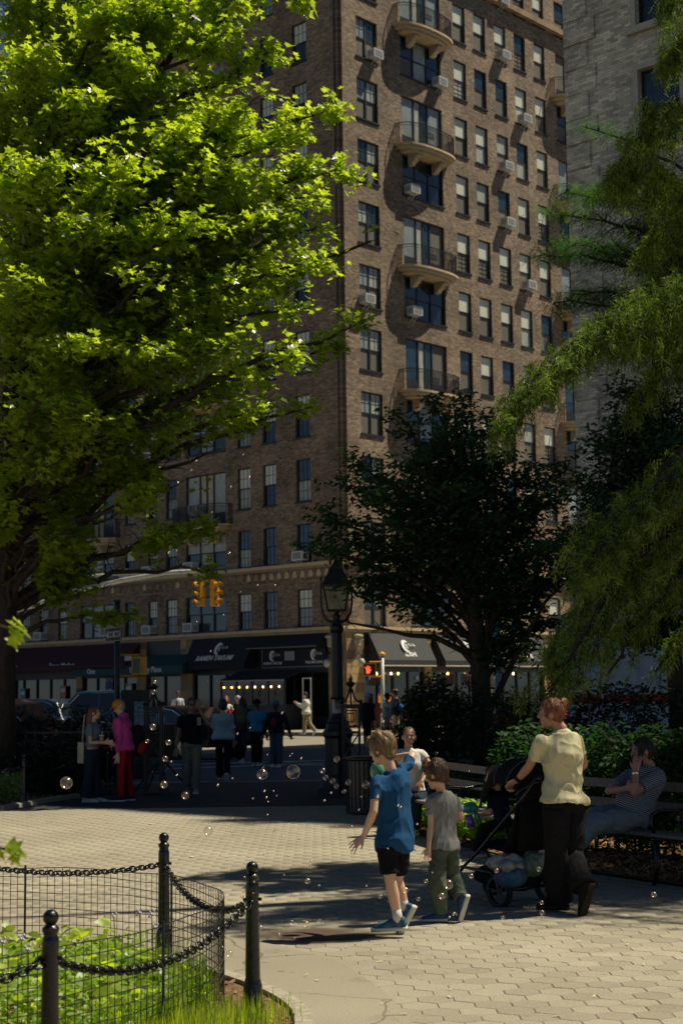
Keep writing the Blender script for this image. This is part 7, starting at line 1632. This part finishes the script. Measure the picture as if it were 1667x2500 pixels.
# extra stems of the same tree and the bare low twigs
b = MB()
for st, pts in (((1172, 1640), [(1130, 1590), (1060, 1555), (1000, 1552), (930, 1535), (850, 1520)]), ((1165, 1600), [(1140, 1500), (1100, 1450), (1060, 1440), (1020, 1420), (980, 1400)]), ((1170, 1640), [(1200, 1520), (1225, 1430), (1270, 1380), (1330, 1350)]), ((1176, 1700), [(1190, 1560), (1190, 1450), (1200, 1350), (1220, 1250)]), ((1182, 1760), [(1240, 1640), (1280, 1560), (1330, 1470), (1380, 1420)]), ((1160, 1520), [(1110, 1420), (1070, 1380), (1040, 1330), (1000, 1270)])):
    P = [V3(at(*st, Yd))]+[V3(at(x, y, Yd-.1*i-.05)) for i, (x, y) in enumerate(pts)]; n = len(P); b.tube([p-V3(bse) for p in P], [.055*(1-i/n)+.006 for i in range(n)], 7, cap=False)
    for i in range(1, n):
        for _ in range(5):
            d = V3([NR.normal(-.3 if pts[0][0] < st[0] else .3, .5), NR.normal(0, .4), NR.normal(.05, .35)]); p2 = P[i]+d*.35; b.tube([P[i]-V3(bse), (P[i]+p2)/2+V3([0, 0, .03])-V3(bse), p2-V3(bse)], [.010, .006, .003], 4, cap=False)
b.build('lower_limbs', M['bark'], md, True)

# --- weeping conifer at right
cb = (6.4, 14.7, 0); cf = thing('weeping_conifer', 'large weeping conifer at the right edge with hanging needle curtains', 'tree', cb)
MB().tube([(0, 0, -.02), (.0, 0, 3), (.05, 0, 8), (.1, 0, 13), (.1, 0, 16.5)], [.34, .27, .2, .12, .03], 12).build('trunk', M['bark'], cf, True)
cb3 = V3(cb); b = MB(); NP = []; ND = []
def conifer_branch(st, tp, arch, ntw, ln, spread=.35, dens=1.):
    ntw = int(ntw*(3.0 if dens >= 1 else 2.3))
    if math.hypot(st[0]-cb3[0], st[1]-cb3[1]) > .4: b.tube([V3((0, 0, max(.8, st[2]-.6))), V3(st)-cb3], [.09, .055], 6, cap=False)
    P = curve_pts(st, tp, arch, 12, .03); b.tube([p-cb3 for p in P], [.055*(1-i/13)+.008 for i in range(13)], 6, cap=False)
    ax = unit(V3(tp)-V3(st)); sidev = unit(np.cross(ax, ZV))
    for i in range(ntw):
        t = NR.uniform(.12, 1.0); j = int(t*12*.999); p = P[j]+(P[min(j+1, 12)]-P[j])*(t*12-j)
        p = p+sidev*NR.normal(0, spread)*(1.05-.6*t)+ZV*NR.normal(0, .04); L_ = ln*NR.uniform(.25, 1.0)*(1.1-.45*t)
        sd_ = NR.normal(0, .22, 2); out = ax*NR.uniform(.1, .8)
        q = [p]; m = max(3, int(L_/.09))
        for s_ in range(1, m+1):
            f_ = s_/m; q.append(p+V3([sd_[0]*f_, sd_[1]*f_, 0])*L_+out*L_*f_*(1-.4*f_)-ZV*L_*f_**1.25)
        b.tube([x-cb3 for x in q], [.006]+[.0035]*(len(q)-2)+[.002], 3, cap=False) if NR.random() < .5 else None
        # short side sprays with needles both sides
        for s_ in range(len(q)-1):
            d = q[s_+1]-q[s_]; nn_ = int(15*dens)
            tt = NR.random(nn_)[:, None]; NP.append(q[s_]+d*tt+NR.normal(0, .02, (nn_, 3))); dr = unit(d)*.65+NR.normal(0, .55, (nn_, 3)); ND.append(dr)
cw = lambda px, py, Y: at(px, py, Y)
br = [(cw(1700, 820, 15.2), cw(1228, 1040, 14.4), .55, 130, .50), (cw(1760, 760, 15), cw(1330, 940, 14.9), .5, 80, .45), (cw(1750, 1180, 14.6), cw(1432, 1400, 13.5), .35, 110, .36), (cw(1700, 1250, 14.6), cw(1340, 1690, 13.4), .22, 90, .36), (cw(1760, 1050, 15), cw(1350, 1610, 14.6), .35, 55, .4),
      (cw(1740, 560, 16), cw(1495, 420, 16.2), .35, 70, .7), (cw(1800, 120, 16), cw(1625, 150, 16.2), .35, 50, .5), (cw(1760, -60, 16), cw(1620, 20, 16.2), .2, 24, .6), (cw(1850, 380, 15.4), cw(1540, 350, 16.3), .45, 60, .6), (cw(1800, 700, 15.6), cw(1560, 990, 15.4), .4, 60, .4), (cw(1900, 900, 15.8), cw(1640, 1290, 15.4), .3, 40, .4),
      (cw(1850, 1100, 15.2), cw(1560, 1500, 15.0), .3, 24, .35), (cw(1850, 1300, 15), cw(1480, 1650, 14.6), .25, 28, .4), (cw(1900, 1350, 15.6), cw(1600, 1640, 15.6), .25, 24, .4), (cw(1900, 500, 16), cw(1560, 760, 16.4), .4, 60, .7), (cw(1900, 200, 16), cw(1640, 560, 16), .3, 70, .7), (cw(1950, 640, 15), cw(1650, 900, 15.3), .3, 40, .5),
      (cw(1950, 450, 16.5), cw(1580, 600, 16.6), .4, 50, .8), (cw(1330, 1480, 15.4), cw(1310, 1700, 14.5), .1, 14, .3)]
for a in br[:-1]: conifer_branch(*a)
for i in range(70):      # crown beyond the picture: front, back and right limbs, which shade the benches and paving
    z = 5+NR.uniform(0, 1)*5.2; g_ = i % 4
    tp = V3([[NR.uniform(3.8, 4.9), NR.uniform(12.7, 13.7), 6.5+z*.25], [NR.uniform(4.8, 8.2), NR.uniform(15.8, 18.2), z], [NR.uniform(7, 9.8), NR.uniform(12.3, 16.5), z], [NR.uniform(5.9, 7.6), NR.uniform(13.4, 15.2), z]][g_])
    conifer_branch(cb3+ZV*(z+.6), tp, .5, 34, .7, .35 if g_ == 0 else .55, .8)
b.build('branches', M['bark'], cf, True)
NP = np.concatenate(NP)-cb3; ND = np.concatenate(ND); print('needles', len(NP))
Vv = NR.normal(0, 1, ND.shape); X, T = scatter([(0, -.06, 0), (1, -.02, 0), (1, .02, 0), (0, .06, 0)], [(0, 1, 2, 3)], NP, ND, Vv, NR.uniform(.045, .085, len(NP))); q = fast('crown', X, T, LC, cf); q['kind'] = 'stuff'
# --- feathery light green tree behind, at the corner of the grey building
tips = [(at(x, y, Y+2.6), h0*1.09, w*1.1) for x, y, Y, h0, w in ((1345, 520, 20, 7.5, .6), (1380, 470, 20.3, 8, .6), (1440, 480, 20, 8, .7), (1330, 620, 20, 7, .6), (1390, 600, 19.5, 7, .8), (1460, 600, 20.5, 7.2, .8), (1350, 740, 20, 6.4, .6), (1420, 720, 19.6, 6.6, .7), (1500, 720, 20, 6.6, .8), (1470, 830, 20, 6, .6), (1560, 820, 20.4, 6, .7), (1600, 640, 20, 7, .8), (1640, 750, 20, 6.4, .8), (1430, 310, 20.5, 8.6, .3), (1560, 560, 20, 7.5, .7), (1700, 500, 20, 8, .9), (1700, 800, 20, 6, .9))]
LF = leaf_mat('feathery mid green leaf', (.03, .08, .014), (.07, .14, .02), trans=.45, rough=.7, spec=.2, tcol=(.7, 1, .3))
ft, n3 = branch_tree('feathery green tree in front of the grey building corner', (5.8, 22.9, 0), [(5.8, 22.9, -.02), (5.7, 22.8, 3), (5.6, 22.8, 6), (5.5, 22.8, 9), (5.5, 22.8, 11)], [.2, .17, .12, .07, .02], tips, LF, BLADE, .13, 150, name='locust_tree', side_n=5, side_len=(.3, .8), padz=.13, droop=.7, flat=.3, limb_r=.045)
# --- background shade tree behind dark tree to the right (fills the dark mass)
tips = [(at(x, y, Y+2), h0*1.08, w*1.1) for x, y, Y, h0, w in ((1420, 1180, 19.5, 3.4, .9), (1520, 1100, 19.8, 3.6, 1), (1620, 1150, 19.5, 3.6, 1), (1480, 1280, 19, 3.2, 1), (1580, 1300, 19.2, 3, 1), (1660, 1260, 19, 3, 1), (1430, 1420, 19.4, 2.6, .8), (1530, 1420, 19.2, 2.6, .9), (1640, 1420, 19, 2.6, .9), (1560, 1050, 20.2, 4, 1), (1500, 1200, 20.5, 3.6, 1), (1740, 1150, 19.5, 3.6, 1), (1740, 1350, 19.5, 3, 1), (1370, 1330, 19.6, 2.8, .8), (1470, 1540, 19.4, 2.2, .5), (1540, 960, 20, 4.2, .9), (1630, 980, 20, 4.2, 1), (1600, 1200, 19, 3.4, 1), (1620, 1520, 19, 2.4, .8), (1550, 1560, 19, 2.2, .6), (1460, 1080, 19.5, 3.9, .7), (1440, 1260, 18.8, 3.2, .8), (1520, 1340, 18.6, 3, .9), (1650, 1080, 18.8, 3.8, 1), (1590, 1400, 18.6, 2.8, .9))]
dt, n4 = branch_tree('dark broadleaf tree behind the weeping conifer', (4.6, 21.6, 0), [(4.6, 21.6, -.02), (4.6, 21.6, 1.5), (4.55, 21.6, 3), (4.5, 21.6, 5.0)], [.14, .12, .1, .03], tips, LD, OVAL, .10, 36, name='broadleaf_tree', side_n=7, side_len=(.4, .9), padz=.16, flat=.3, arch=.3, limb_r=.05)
# --- hedges and shrubs
def shrub(label, boxes, leafm, tmpl, size, n, name='shrub', cat='shrub', flat=.2, stems=True, hole=.35):
    c0 = V3((boxes[0][0][0], boxes[0][0][1], 0)); o = thing(name, label, cat, c0); P = []; b = MB(); tot = sum(r[0]*r[1]*r[2] for _, r in boxes)
    for c, r in boxes:
        m = int(n*r[0]*r[1]*r[2]/tot); d = NR.normal(0, 1, (m, 3)); d /= np.linalg.norm(d, axis=1, keepdims=True); rr = NR.uniform(.25, 1, (m, 1))**.45
        p = V3(c)+d*rr*V3(r); w = np.array([noise.noise(Vector(x*2.6)) for x in p]); p = p[(w > -hole) & (p[:, 2] > .02)]; P.append(p)
        if stems:
            for _ in range(max(3, int(r[0]*4))):
                x, y = V3(c)[:2]+NR.uniform(-.8, .8, 2)*V3(r)[:2]; t_ = V3(c)[2]+r[2]*.7; b.tube([V3((x*.9+c[0]*.1, y*.9+c[1]*.1, 0))-c0, V3((x, y, t_*.5))-c0, V3((x+NR.normal(0, .15), y+NR.normal(0, .15), t_))-c0], [.014, .01, .004], 5, cap=False)
    if stems: b.build('stems', M['bark'], o, True)['kind'] = 'stuff'
    q = leaves('foliage', np.concatenate(P)-c0, tmpl, size, leafm, o, .2, flat); q['kind'] = 'stuff'; return o
def row(pts, h, r, hz=None): return [((x, y, h*.52), (r, r*.8, h*.5)) for x, y in pts]
L1 = [at(x, 1800, Y)[:2] for x, Y in ((-60, 28.6), (40, 28.7), (130, 28.7), (210, 28.8))]
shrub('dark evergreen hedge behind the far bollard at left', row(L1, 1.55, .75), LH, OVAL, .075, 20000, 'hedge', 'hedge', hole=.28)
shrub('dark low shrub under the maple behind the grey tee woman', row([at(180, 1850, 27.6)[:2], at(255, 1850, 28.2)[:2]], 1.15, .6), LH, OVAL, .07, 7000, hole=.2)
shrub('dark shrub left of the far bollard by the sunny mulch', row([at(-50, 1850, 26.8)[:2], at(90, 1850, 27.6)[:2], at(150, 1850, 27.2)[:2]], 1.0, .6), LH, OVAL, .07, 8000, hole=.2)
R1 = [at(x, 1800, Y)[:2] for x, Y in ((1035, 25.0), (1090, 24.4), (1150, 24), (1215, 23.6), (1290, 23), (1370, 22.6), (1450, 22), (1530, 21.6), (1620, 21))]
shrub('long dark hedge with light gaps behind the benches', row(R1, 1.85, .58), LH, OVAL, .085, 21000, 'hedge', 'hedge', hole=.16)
shrub('tall dark yew shrub at the left end of the right hedge', [((*at(1055, 1700, 24.4)[:2], 1.05), (.55, .5, .98)), ((*at(1010, 1700, 24.6)[:2], .9), (.35, .4, .9))], LH, OVAL, .075, 7500, hole=.22)
R2 = [at(x, 1850, Y)[:2] for x, Y in ((1290, 17.6), (1380, 17.2), (1460, 16.6), (1540, 16.2), (1620, 15.8), (1690, 15.4))]
shrub('mid green leafy shrub row behind the man on the phone', row(R2, 1.35, .5), LS, OVAL, .075, 17000, 'shrub', 'shrub', flat=.35, hole=.3)
shrub('low sunlit yellow green plants under the bench back', [((*at(x, 1940, Y)[:2], .22), (.36, .34, .24)) for x, Y in ((1080, 19.6), (1125, 19.0), (1170, 18.3), (1215, 17.8), (1250, 17.4))], LG, OVAL, .085, 4200, 'bedding_plants', 'plants', flat=.5, stems=False, hole=.5)
shrub('low dark green plants behind the seated woman', [((*at(x, 1900, Y)[:2], .3), (.4, .4, .34)) for x, Y in ((1060, 21.5), (1120, 21), (1190, 20.5), (1260, 19.8))], LD, OVAL, .09, 3600, 'bedding_plants', 'plants', flat=.4, stems=False, hole=.5)
shrub('white edged leafy plant on the sunny mulch at left edge', [((*at(8, 1925, 25.6)[:2], .22), (.36, .3, .26)), ((*at(-30, 1925, 25.4)[:2], .22), (.3, .3, .24))], leaf_mat('variegated leaf', (.10, .18, .05), (.35, .42, .22), trans=.4), OVAL, .07, 1500, 'bedding_plants', 'plants', flat=.5, stems=False)
def grass(label, cx, cy, r, n, h, m, name='grass_tuft', cat='grass', fn=None, lean=.55, w=1.):
    o = thing(name, label, cat, (cx, cy, .03)); P = []
    for i in range(n):
        if fn: x, y = fn(); x -= cx; y -= cy
        else: a = random.uniform(0, 6.28); q = r*random.random()**.7; x, y = q*math.cos(a), q*math.sin(a)
        P.append((x, y, 0))
    P = np.array(P); a = NR.uniform(0, 6.28, n); U = np.column_stack([np.cos(a)*lean*NR.uniform(.1, 1, n), np.sin(a)*lean*NR.uniform(.1, 1, n), np.full(n, 1.)]); Vv = np.column_stack([-np.sin(a), np.cos(a), np.zeros(n)])
    tv = [(0, -.022*w, 0), (.45, -.02*w, .05), (1, 0, .28), (.45, .02*w, .05), (0, .022*w, 0)]; X, T = scatter(tv, [(0, 1, 3), (0, 3, 4), (1, 2, 3)], P, U, Vv, h*NR.uniform(.5, 1.2, n)); q = fast('blades', X, T, m, o); q['kind'] = 'stuff'; return o
c = at(28, 1915, 25.9); grass('bright yellow green grass tuft on the mulch at left', c[0], c[1], .22, 500, .45, LY)
grass('spiky blue green leaves behind the benches', *at(1140, 1900, 20.6)[:2], .5, 320, .5, LS, 'iris_clump', 'plants')
# foreground flower bed
def bedfn(lo=.0):
    while True:
        y = random.uniform(5.2, 10.3); x = random.uniform(-3.9, -.75)
        if inpoly(x, y, [(p[0]-.12, p[1]) for p in fence_path]+[(-6, 3)]): return (x, y)
P = np.array([bedfn() for _ in range(15000)]); hh = np.array([noise.noise(Vector((p[0]*1.7, p[1]*1.7, 2))) for p in P])
edge = np.clip((-.75-P[:, 0])/.5, .25, 1); front = np.clip((10.4-P[:, 1])/1.6, .3, 1); z = .03+NR.random(len(P))**.55*(.22+.14*hh)*1.3*edge*front
gc = thing('ground_cover', 'dense leafy ground cover with bluebells inside the wire guard', 'plants', (-2.3, 7.8, 0)); q = leaves('foliage', np.column_stack([P, z])-V3((-2.3, 7.8, 0)), OVAL, .055, LG, gc, .1, .35, sd=.5); q['kind'] = 'stuff'
q = leaves('tall_foliage', np.column_stack([P[:2600], z[:2600]+NR.uniform(0, .12, 2600)])-V3((-2.3, 7.8, 0)), OVAL, .085, LY, gc, .0, .3, sd=.4); q['kind'] = 'stuff'
grass('long grass blades along the inside of the wire guard', -1.4, 7.6, 1, 1100, .24, LG, 'grass_tuft', 'grass', fn=lambda: (lambda p: (p[0]-abs(random.gauss(0, .18))-.03, p[1]+random.uniform(-.1, .1)))(fence_path[random.randint(55, len(fence_path)-12)]), lean=.6, w=.6)
grass('grass outside the wire guard around the nose bollard foot', -.75, 8.0, 1, 900, .14, LY, 'grass_tuft', 'grass', fn=lambda: (lambda t: (-.80+random.gauss(0, .12)+(.28 if t < .4 else 0), (8.15 if t < .4 else 7.6+t*.5)+random.gauss(0, .12)))(random.random()), lean=.8)
grass('grass at the very bottom left of the picture', -1.3, 6.6, .6, 1300, .20, LY, 'grass_tuft', 'grass', fn=lambda: (random.uniform(-1.5, -.55), random.uniform(6.6, 7.9)), lean=.7) if True else None
fm = mat('lilac petals', (.55, .47, .62), .6, var=.25, scale=20)
def flower(label, p, n=9, sc=1.):
    o = thing('bluebell', label, 'flower', p); h = p[2]; b = MB(); b.tube([(0, 0, -h+.02), (.01, 0, -h*.5), (0, 0, 0)], .0035, 5).build('stem', LG, o)
    b = MB()
    for i in range(n):
        a = i*2.4; z = -.012*i*sc; b.lathe([(.004*sc, 0), (.009*sc, -.012*sc), (.014*sc, -.024*sc)], (.022*sc*math.cos(a), .022*sc*math.sin(a), z+.01), 6)
    b.build('petals', fm, o, True)
for i, (x, y, Y, l) in enumerate(((340, 2222, 8.8, 'lilac flower nearest the back bollard'), (370, 2226, 8.9, 'lilac flower just left of the back bollard foot'), (378, 2258, 8.5, 'lower lilac flower right of the pair by the back bollard'), (52, 2285, 7.4, 'larger lilac bluebell cluster at the left edge'), (66, 2310, 7.3, 'lower lilac cluster near the left edge'), (5, 2292, 7.6, 'lilac flower cut by the left edge'), (278, 2232, 9.2, 'small pale flower in front of the wire'))):
    flower(l, at(x, y, Y), 5 if i != 6 else 3, .6)
# sprigs hanging close to the lens on the left
def sprig(label, px, py, Y, n, sc, dirs):
    o = thing('maple_sprig', label, 'leaves', at(px, py, Y)); b = MB()
    b.tube([(-.32, 0, .14), (-.15, 0, .06), (0, 0, 0)], .004, 5).build('twig', M['bark'], o)
    P = NR.normal(0, 1, (n, 3))*V3((.022, .02, .014))*sc; 
    a = NR.uniform(-1.2, 1.2, n); U = np.column_stack([np.cos(a), np.sin(a)*.5, -.75+NR.normal(0, .3, n)]); N0 = NR.normal(0, .6, (n, 3))+V3((.2, -.5, 1)); X, T = scatter(MAPLE[0], MAPLE[1], P, U, np.cross(N0, U), .055*sc*NR.uniform(.7, 1.2, n))
    fast('leaves', X, T, LM, o)
sprig('out of focus bright green leaves at the left edge beside the one way sign', 22, 1535, 4.6, 10, 1., 0)
sprig('out of focus green leaves at the left edge above the far chain', 12, 2075, 4.8, 12, 1., 0)
sprig('small bright leaf spray hanging at the top of the picture', 735, 5, 20, 40, 3.2, 0)
sprig('bright leaf spray hanging at the top edge left of the corner', 580, 8, 20, 40, 3.2, 0)

# ------------------------------------------------ soap bubbles
def bubble_mat():
    m, t, bs = new_mat('soap film'); N = t.nodes.new; L = t.links.new; out = t.nodes['Material Output']
    lw = N('ShaderNodeLayerWeight'); lw.inputs[0].default_value = .15
    g = N('ShaderNodeBsdfGlossy'); g.inputs['Roughness'].default_value = .15
    nz = N('ShaderNodeTexNoise'); nz.inputs['Scale'].default_value = 1.2; tc = N('ShaderNodeTexCoord'); L(tc.outputs['Object'], nz.inputs['Vector']); hs = N('ShaderNodeHueSaturation'); hs.inputs['Color'].default_value = (1, .8, .6, 1); hs.inputs['Saturation'].default_value = .8; L(nz.outputs[0], hs.inputs['Hue']); L(hs.outputs[0], g.inputs['Color'])
    tr = N('ShaderNodeBsdfTransparent'); mr = N('ShaderNodeMapRange'); L(lw.outputs['Facing'], mr.inputs[0]); mr.inputs[1].default_value = 0; mr.inputs[2].default_value = 1; mr.inputs[3].default_value = .13; mr.inputs[4].default_value = .8
    ms = N('ShaderNodeMixShader'); L(mr.outputs[0], ms.inputs[0]); L(tr.outputs[0], ms.inputs[1]); L(g.outputs[0], ms.inputs[2]); L(ms.outputs[0], out.inputs[0]); return m
BM = bubble_mat(); BG = BM.copy(); BG.name = 'soap film glint'
for n_ in BG.node_tree.nodes:
    if n_.type == 'MAP_RANGE': n_.inputs[3].default_value = .55
    if n_.type == 'BSDF_GLOSSY': n_.inputs['Roughness'].default_value = .28
bmg = MB().ell((0, 0, 0), (1, 1, 1), 16, m=10).mesh('soap_bubble', [BG], True)
bme = MB().ell((0, 0, 0), (1, 1, 1), 24, m=16).mesh('soap_bubble', [BM], True)
def bubble(px, py, rpx, Y, label=None):
    o = link('soap_bubble', bme if rpx > 4.5 else bmg); o.location = at(px, py, Y); r = rpx*Y/F; o.scale = (r, r, r)
    zone = ('high in front of the brick building' if py < 1640 else 'over the shaded road and gate' if py < 1960 else ('above the flower bed guard' if px < 560 else 'over the paving by the bed nose' if px < 800 else 'in front of the walking boys' if px < 1150 else 'by the pushchair and woman') if py < 2270 else ('beside the nose bollard foot' if px < 700 else 'over the bottom middle paving' if px < 1100 else 'over the bottom right paving'))
    tag(o, label or '%s glinting soap bubble %s' % ('tiny' if rpx < 2.6 else 'small', zone), 'bubble', 'soap bubbles drifting over the plaza')
big = [(640, 1891, 13, 'big clear soap bubble left of the biggest one, low over the road'), (716, 1885, 17, 'biggest clear soap bubble over the road near the lamp post'), (162, 1912, 15, 'golden double soap bubble in front of the left hedge'), (400, 1916, 9, 'iridescent bubble at the foot of the display board'), (373, 1775, 8, 'clear bubble right of the pink hoodie'), (411, 1813, 7, 'round bubble on the display board'), (403, 1853, 7, 'sparkling bubble right of the display board'), (359, 1810, 5, None), (452, 1943, 9, 'copper tinted bubble at the polo man foot'), (508, 2030, 11, 'faint clear bubble over the sunny paving'), (822, 1854, 8, 'clear bubble beside the bin rim'), (788, 1882, 7, None), (795, 1899, 7, None), (812, 1907, 7, None), (821, 1920, 6, None), (850, 1911, 7, None), (893, 1916, 10, 'pair of bubbles in front of the bin by the blue tee'), (840, 1933, 6, None),
       (989, 2174, 8, 'clear bubble by the blue tee boy calf'), (1094, 2160, 12, 'iridescent pink green bubble at the small boy knees'), (1078, 2189, 8, 'pink rimmed bubble below the iridescent one'), (1040, 2152, 5, None), (1021, 2196, 5, None), (928, 2190, 5, None), (1150, 2140, 6, None), (1212, 2127, 5, None), (1315, 2123, 6, None), (1596, 2185, 7, 'clear bubble over the shaded paving at right'), (747, 2257, 8, 'gold bubble over the brown stain'), (712, 2253, 6, 'blue pink bubble over the brown stain'), (779, 2249, 5, None), (635, 2267, 8, 'clear bubble right of the nose bollard'), (751, 2152, 7, None), (715, 2188, 6, None), (1323, 2229, 6, None), (1322, 2205, 5, None), (1227, 2242, 5, None), (375, 1690, 6, None), (378, 1665, 4, None), (760, 2105, 4, None), (1522, 2423, 9, None), (560, 2330, 8, None)]
random.seed(21)
for x, y, r, l in big: bubble(x, y, r, random.uniform(9.6, 10.8) if y > 2000 else random.uniform(12, 16), l)
for i in range(120):
    x = random.gauss(720, 230); y = random.gauss(2080, 210)
    if not (240 < x < 1650 and 1740 < y < 2480): continue
    bubble(x, y, random.uniform(1.5, 2.8), random.uniform(7, 14))
for i in range(16): bubble(random.uniform(400, 760), random.uniform(1060, 1640), random.uniform(1.6, 3), random.uniform(12, 18), 'tiny glinting soap bubble high in front of the building')
# scraps of paper on the paving
for x, y, l in ((551, 2092, 'small white paper scrap on the sunny paving'), (368, 2012, 'tiny white scrap near the paving shadow edge'), (468, 2093, 'pale scrap left of the larger white one')):
    p = gp(x, y, .022); o = thing('paper_scrap', l, 'litter', p, random.random()*3); MB().b2((-.03, -.02, 0), (.03, .02, .003)).build('paper', M['white_print'], o)
# pale lit building glimpsed far away at the left
pbd = thing('pale_building', 'pale sunlit building far down the street at the left edge', 'building', (*at(-20, 1600, 150)[:2], 0))
MB().b2((-9, 0, 0), (4.2, 12, 12.5)).build('body', mat('pale render', (.55, .47, .34), .8), pbd)
for i in range(4):
    for j in range(3): MB().b2((-8+i*3, -.05, 2+j*3.6), (-6.8+i*3, -.01, 4.2+j*3.6)).build('window', M['pane_dark'], pbd)
b = MB().b2((-9.3, -.3, 12.5), (4.5, 12, 13.1)); b.build('cornice', M['stone'], pbd)
